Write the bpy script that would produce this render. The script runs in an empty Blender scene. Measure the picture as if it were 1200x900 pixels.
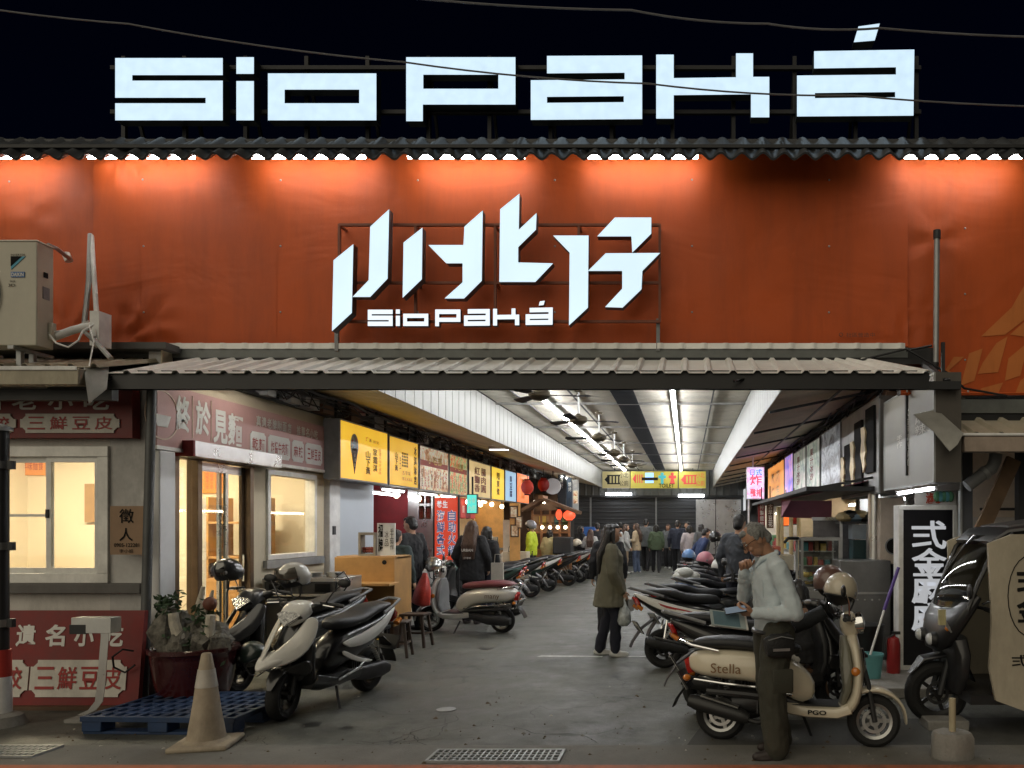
import bpy, bmesh, math, random
from mathutils import Vector, Matrix, noise
from mathutils.geometry import tessellate_polygon
R = math.radians
rnd = random.Random(7)
sc = bpy.context.scene
COL = sc.collection

# ------------------------------------------------------------------ camera, sky, light, exposure
F, VX, VY, CZ = 900.0, 805.0, 614.0, 1.65          # focal length and eye point in photo pixels, eye height
cam_d = bpy.data.cameras.new('camera')
cam = bpy.data.objects.new('camera', cam_d)
COL.objects.link(cam)
cam.location = (0, 0, CZ)
cam.rotation_euler = (R(90), 0, 0)
cam_d.sensor_width = 36
cam_d.lens = F / 1200 * 36
cam_d.shift_x = (600 - VX) / 1200
cam_d.shift_y = (VY - 450) / 1200
cam_d.clip_start = .05
cam_d.clip_end = 600
sc.camera = cam

SUN_EL, SUN_AZ = 33, 208
w = bpy.data.worlds.new('World')
sc.world = w
w.use_nodes = True
nt = w.node_tree
bg = nt.nodes['Background']
sky = nt.nodes.new('ShaderNodeTexSky')
sky.sky_type = 'NISHITA'
sky.sun_disc = False
sky.sun_elevation = R(SUN_EL)
sky.sun_rotation = R(SUN_AZ)
tint = nt.nodes.new('ShaderNodeMix')
tint.data_type = 'RGBA'
tint.blend_type = 'MULTIPLY'
tint.inputs[0].default_value = 1
tint.inputs[7].default_value = (.25, .35, 1, 1)
nt.links.new(sky.outputs[0], tint.inputs[6])
nt.links.new(tint.outputs[2], bg.inputs[0])
bg.inputs[1].default_value = .0009
sun_d = bpy.data.lights.new('sun', 'SUN')
sun_d.energy = 1.25
sun_d.angle = R(75)
sun_d.color = (1, .9, .7)
sun = bpy.data.objects.new('sun', sun_d)
COL.objects.link(sun)
# street glow falls from high behind the camera
d = Vector((math.sin(R(SUN_AZ)) * math.cos(R(SUN_EL)), math.cos(R(SUN_AZ)) * math.cos(R(SUN_EL)), math.sin(R(SUN_EL))))
sun.rotation_euler = d.to_track_quat('Z', 'Y').to_euler()
sun.location = d * 40

vs = sc.view_settings
vs.view_transform = 'Standard'
vs.look = 'None'
vs.exposure = 0
vs.gamma = 1
vs.use_curve_mapping = False
cy = sc.cycles
cy.use_denoising = True
try:
    cy.denoiser = 'OPENIMAGEDENOISE'
    cy.denoising_input_passes = 'RGB_ALBEDO_NORMAL'
except Exception:
    pass
cy.max_bounces = 7
cy.diffuse_bounces = 3
cy.glossy_bounces = 3
cy.transparent_max_bounces = 12
cy.sample_clamp_indirect = 4
cy.caustics_reflective = False
cy.caustics_refractive = False
try:
    cy.use_light_tree = True
except Exception:
    pass

# ------------------------------------------------------------------ materials
MATS = {}

def M(name, c=(.5, .5, .5), rough=.6, metal=0., var=.18, scale=5., bump=0., bscale=60., coat=0., emit=None, es=0., spec=.5, dirt=0.):
    if name in MATS:
        return MATS[name]
    m = bpy.data.materials.new(name)
    m.use_nodes = True
    n, l = m.node_tree.nodes, m.node_tree.links
    b = n['Principled BSDF']
    b.inputs['Base Color'].default_value = (*c, 1)
    b.inputs['Roughness'].default_value = rough
    b.inputs['Metallic'].default_value = metal
    b.inputs['Specular IOR Level'].default_value = spec
    if coat:
        b.inputs['Coat Weight'].default_value = coat
        b.inputs['Coat Roughness'].default_value = .06
    tc = n.new('ShaderNodeTexCoord')
    if var or dirt:
        nz = n.new('ShaderNodeTexNoise')
        nz.inputs['Scale'].default_value = scale
        nz.inputs['Detail'].default_value = 6
        nz.inputs['Roughness'].default_value = .65
        l.new(tc.outputs['Object'], nz.inputs['Vector'])
        mr = n.new('ShaderNodeMapRange')
        mr.inputs[1].default_value = .3
        mr.inputs[2].default_value = .7
        mr.inputs[3].default_value = 1 - var
        mr.inputs[4].default_value = 1 + var
        l.new(nz.outputs[0], mr.inputs[0])
        mx = n.new('ShaderNodeMix')
        mx.data_type = 'RGBA'
        mx.blend_type = 'MULTIPLY'
        mx.inputs[0].default_value = 1
        mx.inputs[6].default_value = (*c, 1)
        l.new(mr.outputs[0], mx.inputs[7])
        out = mx.outputs[2]
        if dirt:
            n2 = n.new('ShaderNodeTexNoise')
            n2.inputs['Scale'].default_value = scale * .45
            n2.inputs['Detail'].default_value = 8
            n2.inputs['Roughness'].default_value = .75
            mp = n.new('ShaderNodeMapping')
            mp.inputs['Scale'].default_value = (1, 1, .35)
            l.new(tc.outputs['Object'], mp.inputs[0])
            l.new(mp.outputs[0], n2.inputs['Vector'])
            r2 = n.new('ShaderNodeMapRange')
            r2.inputs[1].default_value = .5
            r2.inputs[2].default_value = .72
            r2.inputs[3].default_value = 0
            r2.inputs[4].default_value = dirt
            l.new(n2.outputs[0], r2.inputs[0])
            m2 = n.new('ShaderNodeMix')
            m2.data_type = 'RGBA'
            m2.inputs[7].default_value = (.07, .058, .045, 1)
            l.new(r2.outputs[0], m2.inputs[0])
            l.new(out, m2.inputs[6])
            out = m2.outputs[2]
        l.new(out, b.inputs['Base Color'])
        r3 = n.new('ShaderNodeMapRange')
        r3.inputs[3].default_value = max(.02, rough * .8)
        r3.inputs[4].default_value = min(1, rough * 1.25)
        l.new(nz.outputs[0], r3.inputs[0])
        l.new(r3.outputs[0], b.inputs['Roughness'])
    if bump:
        nb = n.new('ShaderNodeTexNoise')
        nb.inputs['Scale'].default_value = bscale
        nb.inputs['Detail'].default_value = 4
        l.new(tc.outputs['Object'], nb.inputs['Vector'])
        bp = n.new('ShaderNodeBump')
        bp.inputs['Strength'].default_value = bump
        bp.inputs['Distance'].default_value = .02
        l.new(nb.outputs[0], bp.inputs['Height'])
        l.new(bp.outputs[0], b.inputs['Normal'])
    if emit is not None:
        b.inputs['Emission Color'].default_value = (*emit, 1)
        b.inputs['Emission Strength'].default_value = es
    MATS[name] = m
    return m

def lit(name, c=(1, .1, .12), es=.8, var=0., scale=9.):
    """a translucent sign face lit from inside: colour and glow are the same"""
    if name in MATS:
        return MATS[name]
    m = M(name, tuple(x * .6 for x in c), .35, var=0, emit=c, es=es)
    if var:
        n, l = m.node_tree.nodes, m.node_tree.links
        b = n['Principled BSDF']
        tc = n.new('ShaderNodeTexCoord')
        nz = n.new('ShaderNodeTexNoise')
        nz.inputs['Scale'].default_value = scale
        nz.inputs['Detail'].default_value = 3
        l.new(tc.outputs['Object'], nz.inputs['Vector'])
        mr = n.new('ShaderNodeMapRange')
        mr.inputs[1].default_value = .3
        mr.inputs[2].default_value = .7
        mr.inputs[3].default_value = es * (1 - var)
        mr.inputs[4].default_value = es * (1 + var)
        l.new(nz.outputs[0], mr.inputs[0])
        l.new(mr.outputs[0], b.inputs['Emission Strength'])
    return m

def picture(name, cols, scale=6, es=.5, stretch=(1, 1, 1)):
    """printed photo of food or landscape: voronoi/noise patches run through a colour ramp, lit from behind"""
    if name in MATS:
        return MATS[name]
    m = M(name, (.3, .3, .3), .35, var=0)
    n, l = m.node_tree.nodes, m.node_tree.links
    b = n['Principled BSDF']
    tc = n.new('ShaderNodeTexCoord')
    mp = n.new('ShaderNodeMapping')
    mp.inputs['Scale'].default_value = stretch
    nz = n.new('ShaderNodeTexNoise')
    nz.inputs['Scale'].default_value = scale
    nz.inputs['Detail'].default_value = 4
    nz.inputs['Roughness'].default_value = .65
    nz.inputs['Distortion'].default_value = 1.2
    l.new(tc.outputs['Object'], mp.inputs[0])
    l.new(mp.outputs[0], nz.inputs['Vector'])
    cr = n.new('ShaderNodeValToRGB')
    e = cr.color_ramp.elements
    while len(e) < len(cols):
        e.new(.5)
    for i, c in enumerate(cols):
        e[i].position = .3 + .4 * i / (len(cols) - 1)
        e[i].color = (*c, 1)
    l.new(nz.outputs[0], cr.inputs[0])
    l.new(cr.outputs[0], b.inputs['Base Color'])
    l.new(cr.outputs[0], b.inputs['Emission Color'])
    b.inputs['Emission Strength'].default_value = es
    return m

def glassmat(name='thin_glass', tint=(.93, .95, .94), refl=.12):
    if name in MATS:
        return MATS[name]
    m = bpy.data.materials.new(name)
    m.use_nodes = True
    n, l = m.node_tree.nodes, m.node_tree.links
    n.remove(n['Principled BSDF'])
    t = n.new('ShaderNodeBsdfTransparent')
    t.inputs[0].default_value = (*tint, 1)
    g = n.new('ShaderNodeBsdfGlossy')
    g.inputs['Roughness'].default_value = .03
    fr = n.new('ShaderNodeLayerWeight')
    pw = n.new('ShaderNodeMath')
    pw.operation = 'POWER'
    pw.inputs[1].default_value = 4
    l.new(fr.outputs['Facing'], pw.inputs[0])
    ad = n.new('ShaderNodeMath')
    ad.operation = 'MULTIPLY_ADD'
    ad.inputs[1].default_value = .5
    ad.inputs[2].default_value = .02 + refl * .3
    l.new(pw.outputs[0], ad.inputs[0])
    mx = n.new('ShaderNodeMixShader')
    l.new(ad.outputs[0], mx.inputs[0])
    l.new(t.outputs[0], mx.inputs[1])
    l.new(g.outputs[0], mx.inputs[2])
    l.new(mx.outputs[0], n['Material Output'].inputs[0])
    MATS[name] = m
    return m

def asphalt():
    m = bpy.data.materials.new('worn_asphalt')
    m.use_nodes = True
    n, l = m.node_tree.nodes, m.node_tree.links
    b = n['Principled BSDF']
    tc = n.new('ShaderNodeTexCoord')
    def nz(s, d=6, r=.6, v=None):
        x = n.new('ShaderNodeTexNoise')
        x.inputs['Scale'].default_value = s
        x.inputs['Detail'].default_value = d
        x.inputs['Roughness'].default_value = r
        l.new(v or tc.outputs['Object'], x.inputs['Vector'])
        return x.outputs[0]
    def ramp(v, a, bb, lo, hi):
        x = n.new('ShaderNodeMapRange')
        x.inputs[1].default_value, x.inputs[2].default_value = a, bb
        x.inputs[3].default_value, x.inputs[4].default_value = lo, hi
        l.new(v, x.inputs[0])
        return x.outputs[0]
    def mul(a, bb):
        x = n.new('ShaderNodeMath')
        x.operation = 'MULTIPLY'
        l.new(a, x.inputs[0])
        l.new(bb, x.inputs[1])
        return x.outputs[0]
    big = ramp(nz(.55, 5, .6), .3, .7, .62, 1.34)
    mid = ramp(nz(3.1, 6, .75), .3, .7, .74, 1.24)
    grit = ramp(nz(120, 2, .5), .3, .7, .7, 1.3)
    mp = n.new('ShaderNodeMapping')
    mp.inputs['Scale'].default_value = (3.2, .16, 1)
    l.new(tc.outputs['Object'], mp.inputs[0])
    streak = ramp(nz(1.3, 5, .6, mp.outputs[0]), .3, .7, .86, 1.14)
    # cracks: warped cell borders, only where a mask lets them through
    wv = n.new('ShaderNodeMix')
    wv.data_type = 'RGBA'
    wv.inputs[0].default_value = .42
    nzc = n.new('ShaderNodeTexNoise')
    nzc.inputs['Scale'].default_value = 1.7
    nzc.inputs['Detail'].default_value = 6
    l.new(tc.outputs['Object'], nzc.inputs['Vector'])
    l.new(tc.outputs['Object'], wv.inputs[6])
    l.new(nzc.outputs[1], wv.inputs[7])
    vo = n.new('ShaderNodeTexVoronoi')
    vo.feature = 'DISTANCE_TO_EDGE'
    vo.inputs['Scale'].default_value = .8
    l.new(wv.outputs[2], vo.inputs['Vector'])
    crack = ramp(vo.outputs[0], .0, .008, .3, 1)
    mask = ramp(nz(.5, 4), .5, .58, 0, 1)
    mxc = n.new('ShaderNodeMix')
    mxc.inputs[2].default_value = 1
    l.new(mask, mxc.inputs[0])
    l.new(crack, mxc.inputs[3])
    tot = mul(mul(mul(big, mid), mul(grit, streak)), mxc.outputs[0])
    # oil spots
    oil = ramp(nz(1.9, 4, .6), .58, .68, 1, .5)
    tot = mul(tot, oil)
    mx = n.new('ShaderNodeMix')
    mx.data_type = 'RGBA'
    mx.blend_type = 'MULTIPLY'
    mx.inputs[0].default_value = 1
    mx.inputs[6].default_value = (.1, .101, .087, 1)
    l.new(tot, mx.inputs[7])
    l.new(mx.outputs[2], b.inputs['Base Color'])
    l.new(ramp(nz(2.2, 5, .7), .3, .7, .34, .74), b.inputs['Roughness'])
    bp = n.new('ShaderNodeBump')
    bp.inputs['Strength'].default_value = .5
    bp.inputs['Distance'].default_value = .006
    l.new(mul(grit, mxc.outputs[0]), bp.inputs['Height'])
    l.new(bp.outputs[0], b.inputs['Normal'])
    return m

def tarp(name, c):
    m = M(name, c, .55, var=.07, scale=1.3, spec=.35)
    n, l = m.node_tree.nodes, m.node_tree.links
    b = n['Principled BSDF']
    tc = n.new('ShaderNodeTexCoord')
    mp = n.new('ShaderNodeMapping')
    mp.inputs['Scale'].default_value = (.5, 1, 1)
    mp.inputs['Rotation'].default_value = (0, .5, 0)
    l.new(tc.outputs['Object'], mp.inputs[0])
    a = n.new('ShaderNodeTexNoise')
    a.inputs['Scale'].default_value = 1.6
    a.inputs['Detail'].default_value = 3
    a.inputs['Distortion'].default_value = .8
    l.new(mp.outputs[0], a.inputs['Vector'])
    wv = n.new('ShaderNodeTexWave')
    wv.wave_type = 'BANDS'
    wv.bands_direction = 'Z'
    wv.inputs['Scale'].default_value = 42
    l.new(tc.outputs['Object'], wv.inputs['Vector'])
    ad = n.new('ShaderNodeMath')
    ad.operation = 'MULTIPLY_ADD'
    ad.inputs[1].default_value = .02
    l.new(wv.outputs[1], ad.inputs[0])
    l.new(a.outputs[0], ad.inputs[2])
    bp = n.new('ShaderNodeBump')
    bp.inputs['Strength'].default_value = .28
    bp.inputs['Distance'].default_value = .1
    l.new(ad.outputs[0], bp.inputs['Height'])
    l.new(bp.outputs[0], b.inputs['Normal'])
    # rain streaks and grime
    m2 = n.new('ShaderNodeMapping')
    m2.inputs['Scale'].default_value = (2.6, 1, .4)
    l.new(tc.outputs['Object'], m2.inputs[0])
    st = n.new('ShaderNodeTexNoise')
    st.inputs['Scale'].default_value = 1.5
    st.inputs['Detail'].default_value = 6
    st.inputs['Roughness'].default_value = .7
    l.new(m2.outputs[0], st.inputs['Vector'])
    rs = n.new('ShaderNodeMapRange')
    rs.inputs[1].default_value, rs.inputs[2].default_value = .45, .72
    rs.inputs[3].default_value, rs.inputs[4].default_value = 0, .3
    l.new(st.outputs[0], rs.inputs[0])
    mg = n.new('ShaderNodeMix')
    mg.data_type = 'RGBA'
    mg.inputs[7].default_value = (.16, .035, .012, 1)
    l.new(rs.outputs[0], mg.inputs[0])
    src = b.inputs['Base Color'].links[0].from_socket
    l.new(src, mg.inputs[6])
    l.new(mg.outputs[2], b.inputs['Base Color'])
    return m

# ------------------------------------------------------------------ mesh building
def P(px, py, Y):
    return Vector(((px - VX) * Y / F, Y, CZ - (py - VY) * Y / F))

def px_x(px, Y): return (px - VX) * Y / F
def py_z(py, Y): return CZ - (py - VY) * Y / F
def ground_y(py): return F * CZ / (py - VY)

TXT = {}
SCR = bpy.data.scenes.new('scratch')               # texts and figures are evaluated here, it is removed at the end
def evaluated(o):
    SCR.collection.objects.link(o)
    vl = SCR.view_layers[0]
    vl.update()
    return bpy.data.meshes.new_from_object(o.evaluated_get(vl.depsgraph))
def text_data(body, off=0.):
    k = (body, off)
    if k not in TXT:
        cu = bpy.data.curves.new('t', 'FONT')
        cu.body = body
        cu.offset = off
        cu.resolution_u = 3
        o = bpy.data.objects.new('t', cu)
        me = evaluated(o)
        vs_ = [(v.co.x, v.co.y) for v in me.vertices]
        fs = [tuple(p.vertices) for p in me.polygons]
        bpy.data.objects.remove(o)
        bpy.data.curves.remove(cu)
        bpy.data.meshes.remove(me)
        if vs_:
            bb = (min(v[0] for v in vs_), max(v[0] for v in vs_), min(v[1] for v in vs_), max(v[1] for v in vs_))
        else:
            bb = (0, 1, 0, 1)
        TXT[k] = (vs_, fs, bb)
    return TXT[k]

ROOTM = {}

class MB:
    def __init__(s, T=None):
        s.v, s.f, s.mi, s.mats, s.T = [], [], [], [], T

    def _m(s, m):
        if m not in s.mats:
            s.mats.append(m)
        return s.mats.index(m)

    def add(s, vs_, fs, m, T=None):
        k = len(s.v)
        i = s._m(m)
        for v in vs_:
            v = Vector(v)
            if T is not None:
                v = T @ v
            if s.T is not None:
                v = s.T @ v
            s.v.append(v)
        for f in fs:
            s.f.append([j + k for j in f])
            s.mi.append(i)
        return s

    def bx(s, x0, x1, y0, y1, z0, z1, m, T=None):
        v = [(x, y, z) for x in (x0, x1) for y in (y0, y1) for z in (z0, z1)]
        return s.add(v, [(0, 1, 3, 2), (4, 6, 7, 5), (0, 4, 5, 1), (2, 3, 7, 6), (0, 2, 6, 4), (1, 5, 7, 3)], m, T)

    def bar(s, a, b, w, h, m, up=(0, 0, 1)):
        """a straight bar of w x h section from a to b"""
        a, b = Vector(a), Vector(b)
        t = (b - a).normalized()
        up = Vector(up)
        if abs(t.dot(up)) > .98:
            up = Vector((0, 1, 0))
        sd = t.cross(up).normalized()
        u = sd.cross(t)
        v = [p + sd * i * w / 2 + u * j * h / 2 for p in (a, b) for i in (-1, 1) for j in (-1, 1)]
        return s.add(v, [(0, 1, 3, 2), (4, 6, 7, 5), (0, 4, 5, 1), (2, 3, 7, 6), (0, 2, 6, 4), (1, 5, 7, 3)], m)

    def tube(s, pts, r, m, n=8, closed=False):
        pts = [Vector(p) for p in pts]
        rs = r if isinstance(r, (list, tuple)) else [r] * len(pts)
        N = len(pts)
        vv, ff = [], []
        t0 = (pts[1] - pts[0]).normalized()
        ref = Vector((0, 0, 1)) if abs(t0.z) < .9 else Vector((1, 0, 0))
        u = t0.cross(ref).normalized()
        for i, p in enumerate(pts):
            if closed:
                t = (pts[(i + 1) % N] - pts[i - 1]).normalized()
            else:
                t = (pts[min(i + 1, N - 1)] - pts[max(i - 1, 0)]).normalized()
            u = (u - t * u.dot(t)).normalized()
            w_ = t.cross(u)
            for k in range(n):
                a = 2 * math.pi * k / n
                vv.append(p + (u * math.cos(a) + w_ * math.sin(a)) * rs[i])
        for i in range(N if closed else N - 1):
            j = (i + 1) % N
            for k in range(n):
                k2 = (k + 1) % n
                ff.append((i * n + k, i * n + k2, j * n + k2, j * n + k))
        if not closed:
            ff.append(tuple(range(n)))
            ff.append(tuple((N - 1) * n + k for k in range(n)))
        return s.add(vv, ff, m)

    def lathe(s, prof, m, T=None, n=24):
        """profile of (radius, height) turned about local z"""
        vv, ff = [], []
        for (r, z) in prof:
            for k in range(n):
                a = 2 * math.pi * k / n
                vv.append((r * math.cos(a), r * math.sin(a), z))
        for i in range(len(prof) - 1):
            for k in range(n):
                k2 = (k + 1) % n
                ff.append((i * n + k, i * n + k2, (i + 1) * n + k2, (i + 1) * n + k))
        if prof[0] != prof[-1]:
            ff.append(tuple(range(n)))
            ff.append(tuple((len(prof) - 1) * n + k for k in range(n)))
        return s.add(vv, ff, m, T)

    def ell(s, c, r, m, n=14, T=None, z0=-1., z1=1.):
        prof = []
        for i in range(n // 2 + 1):
            a = -math.pi / 2 + math.pi * i / (n // 2)
            z = max(z0, min(z1, math.sin(a)))
            prof.append((max(.001, math.sqrt(max(0, 1 - z * z))), z))
        X = Matrix.Translation(Vector(c)) @ (T.to_4x4() if T is not None else Matrix.Identity(4)) @ Matrix.Diagonal((*r, 1))
        return s.lathe(prof, m, X, n)

    def sweep(s, path, m, e=2.4, n=16, y=0., T=None):
        """superelliptic body along a path in the xz plane: (x, z, half width, half thickness[, y])"""
        N = len(path)
        vv, ff = [], []
        for i, q in enumerate(path):
            x, z, a, b = q[:4]
            yy = q[4] if len(q) > 4 else y
            p, q2 = path[max(i - 1, 0)], path[min(i + 1, N - 1)]
            tx, tz = q2[0] - p[0], q2[1] - p[1]
            L = math.hypot(tx, tz) or 1
            ux, uz = -tz / L, tx / L
            for k in range(n):
                t = 2 * math.pi * k / n
                c_, s_ = math.cos(t), math.sin(t)
                dy = a * math.copysign(abs(c_) ** (2 / e), c_)
                du = b * math.copysign(abs(s_) ** (2 / e), s_)
                vv.append((x + ux * du, yy + dy, z + uz * du))
        for i in range(N - 1):
            for k in range(n):
                k2 = (k + 1) % n
                ff.append((i * n + k, i * n + k2, (i + 1) * n + k2, (i + 1) * n + k))
        ff.append(tuple(range(n)))
        ff.append(tuple((N - 1) * n + k for k in range(n)))
        return s.add(vv, ff, m, T)

    def plate(s, pts, th, m, nrm=None):
        """a bent panel: 3D outline, given thickness"""
        pts = [Vector(p) for p in pts]
        nn = Vector((0, 0, 0))
        for i in range(len(pts)):
            a, b = pts[i], pts[(i + 1) % len(pts)]
            nn += a.cross(b)
        nn = Vector(nrm) if nrm is not None else nn
        nn.normalize()
        k = len(pts)
        tri = tessellate_polygon([pts])
        vv = [p + nn * th / 2 for p in pts] + [p - nn * th / 2 for p in pts]
        ff = [tuple(t) for t in tri] + [tuple(j + k for j in t) for t in tri]
        ff += [(i, (i + 1) % k, (i + 1) % k + k, i + k) for i in range(k)]
        return s.add(vv, ff, m)

    def patch(s, rows, th, m):
        """a curved panel of even thickness through a grid of points"""
        nr, nc = len(rows), len(rows[0])
        g = [[Vector(p) for p in r] for r in rows]
        top, bot = [], []
        for i in range(nr):
            for j in range(nc):
                du = g[min(i + 1, nr - 1)][j] - g[max(i - 1, 0)][j]
                dv = g[i][min(j + 1, nc - 1)] - g[i][max(j - 1, 0)]
                n_ = du.cross(dv).normalized() * th / 2
                top.append(g[i][j] + n_)
                bot.append(g[i][j] - n_)
        k = nr * nc
        ff = []
        for i in range(nr - 1):
            for j in range(nc - 1):
                a = i * nc + j
                ff += [(a, a + 1, a + nc + 1, a + nc), (a + k, a + k + nc, a + k + nc + 1, a + k + 1)]
        ring = list(range(nc)) + [i * nc + nc - 1 for i in range(1, nr)] + [(nr - 1) * nc + j for j in range(nc - 2, -1, -1)] + [i * nc for i in range(nr - 2, 0, -1)]
        ff += [(ring[i], ring[(i + 1) % len(ring)], ring[(i + 1) % len(ring)] + k, ring[i] + k) for i in range(len(ring))]
        return s.add(top + bot, ff, m)

    def prism(s, loops, O, U, W, N, m, ms=None):
        """2D loops (outer, holes...) set on the frame O + u U + w W and extruded by the vector N; front face m, sides ms"""
        O, U, W, N = Vector(O), Vector(U), Vector(W), Vector(N)
        tri = tessellate_polygon([[Vector((p[0], p[1], 0)) for p in lp] for lp in loops])
        flat = [p for lp in loops for p in lp]
        k = len(flat)
        fr = [O + U * p[0] + W * p[1] + N for p in flat]
        bk = [O + U * p[0] + W * p[1] for p in flat]
        s.add(fr, [tuple(t) for t in tri], m)
        s.add(bk, [tuple(t) for t in tri], ms or m)
        o = 0
        for lp in loops:
            kk = len(lp)
            s.add([fr[o + i] for i in range(kk)] + [bk[o + i] for i in range(kk)], [(i, (i + 1) % kk, (i + 1) % kk + kk, i + kk) for i in range(kk)], ms or m)
            o += kk
        return s

    def text(s, body, O, U, W, w, h, m, d=.003, off=0.):
        if off > .01 and ord(body[0]) > 0x2e80:         # heavier brush strokes: the glyph laid down several times, slightly shifted
            k = off * .45
            for i, (a, c) in enumerate(((-k, -k), (k, -k), (-k, k), (k, k))):
                s.text(body, Vector(O) + Vector(U) * a * w + Vector(W) * c * h, U, W, w, h, m, d + .0003 * (i + 1), .008)
        """lettering fitted to a w x h rectangle whose lower left corner is O; U right, W up (unit vectors)"""
        vs_, fs, bb = text_data(body, off)
        O, U, W = Vector(O), Vector(U), Vector(W)
        N = U.cross(W).normalized() * d
        su, sw = w / max(1e-6, bb[1] - bb[0]), h / max(1e-6, bb[3] - bb[2])
        s.add([O + U * ((x - bb[0]) * su) + W * ((y - bb[2]) * sw) + N for x, y in vs_], fs, m)
        return s

    def column(s, body, O, U, W, w, h, m, d=.003, off=0., gap=.12):
        """a column of characters filling w x h downwards; O is the lower left corner of the whole column"""
        k = len(body)
        ch = h / (k + gap * (k - 1))
        for i, c in enumerate(body):
            s.text(c, Vector(O) + Vector(W) * (h - ch * (i + 1) - ch * gap * i), U, W, w, ch, m, d, off)
        return s

    def row(s, body, O, U, W, w, h, m, d=.003, off=0., gap=.15):
        k = len(body)
        cw = w / (k + gap * (k - 1))
        for i, c in enumerate(body):
            if c != ' ':
                s.text(c, Vector(O) + Vector(U) * (cw * (1 + gap) * i), U, W, cw, h, m, d, off)
        return s

    def corr(s, O, A, B, N, la, lb, pitch, hgt, m, kind='trap', th=.006):
        """corrugated sheet: profile runs along A, ribs run along B, heights along N"""
        O, A, B, N = Vector(O), Vector(A), Vector(B), Vector(N)
        prof = []
        k = max(1, int(round(la / pitch)))
        p = la / k
        for i in range(k):
            if kind == 'trap':
                prof += [(i * p, 0), (i * p + p * .62, 0), (i * p + p * .72, hgt), (i * p + p * .86, hgt), (i * p + p * .96, 0)]
            elif kind == 'step':
                prof += [(i * p, 0), (i * p + p * .93, 0), (i * p + p * .94, -hgt), (i * p + p * .985, -hgt), (i * p + p * .995, 0)]
            else:
                prof += [(i * p + p * j / 8, hgt * .5 * (1 - math.cos(2 * math.pi * j / 8))) for j in range(8)]
        prof.append((la, 0))
        vv, ff = [], []
        for (a, z) in prof:
            for b in (0, lb):
                for t in (0, -th):
                    vv.append(O + A * a + B * b + N * (z + t))
        for i in range(len(prof) - 1):
            a, b = i * 4, i * 4 + 4
            ff += [(a, a + 2, b + 2, b), (a + 1, b + 1, b + 3, a + 3), (a, b, b + 1, a + 1), (a + 2, a + 3, b + 3, b + 2)]
        ff += [(0, 1, 3, 2), tuple((len(prof) - 1) * 4 + j for j in (0, 2, 3, 1))]
        return s.add(vv, ff, m)

    def build(s, name, parent=None, world=False, bevel=0., smooth=38, seg=2, sub=0):
        """one mesh object. parent given: vertices are in the parent's frame (world=True: in world space)"""
        me = bpy.data.meshes.new(name)
        vv = s.v
        loc = Vector((0, 0, 0))
        if parent is None:
            xs, ys, zs = [v.x for v in vv], [v.y for v in vv], [v.z for v in vv]
            loc = Vector(((min(xs) + max(xs)) / 2, (min(ys) + max(ys)) / 2, min(zs)))
            vv = [v - loc for v in vv]
        elif world:
            I = root_matrix(parent).inverted()
            vv = [I @ v for v in vv]
        me.from_pydata([tuple(v) for v in vv], [], s.f)
        for m in s.mats:
            me.materials.append(m)
        me.polygons.foreach_set('material_index', s.mi)
        bm = bmesh.new()
        bm.from_mesh(me)
        bmesh.ops.recalc_face_normals(bm, faces=bm.faces)
        bm.to_mesh(me)
        bm.free()
        me.polygons.foreach_set('use_smooth', [True] * len(me.polygons))
        me.set_sharp_from_angle(angle=R(smooth))
        o = bpy.data.objects.new(name, me)
        COL.objects.link(o)
        o.location = loc
        if parent is not None:
            o.parent = parent
        if bevel:
            b = o.modifiers.new('edge', 'BEVEL')
            b.width = bevel
            b.segments = seg
            b.limit_method = 'ANGLE'
            b.angle_limit = R(40)
            b.harden_normals = False
        if sub:
            q = o.modifiers.new('sub', 'SUBSURF')
            q.levels = q.render_levels = sub
        return o

def root_matrix(o):
    m = Matrix.LocRotScale(o.location, o.rotation_euler, o.scale)
    return root_matrix(o.parent) @ m if o.parent else m

def tag(o, label, cat, group=None):
    o['label'] = label
    o['category'] = cat
    if group:
        o['group'] = group
    return o

def struct(o):
    o['kind'] = 'structure'
    return o

def thing(name, label, cat, loc=(0, 0, 0), rz=0., scale=1., group=None):
    o = bpy.data.objects.new(name, None)
    COL.objects.link(o)
    o.location = loc
    o.rotation_euler = (0, 0, rz)
    o.scale = (scale,) * 3
    o.empty_display_size = .2
    return tag(o, label, cat, group)

KIDS = {}
def copy_tree(o, loc=None, rz=None, label=None, swap=None, scale=None, parent=None, skip=()):
    c = o.copy()
    COL.objects.link(c)
    if parent is not None:
        c.parent = parent
    if loc is not None:
        c.location = loc
    if rz is not None:
        c.rotation_euler = (0, 0, rz)
    if scale is not None:
        c.scale = (scale,) * 3
    if label:
        c['label'] = label
    if swap:
        for sl in c.material_slots:
            if sl.material and sl.material.name in swap:
                m = swap[sl.material.name]
                sl.link = 'OBJECT'
                sl.material = m
    for ch in list(o.children):
        if ch.name.split('.')[0] in skip:
            continue
        copy_tree(ch, parent=c, swap=swap)
    return c

X_, Y_, Z_ = Vector((1, 0, 0)), Vector((0, 1, 0)), Vector((0, 0, 1))
XN, YN, ZN = -X_, -Y_, -Z_

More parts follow.
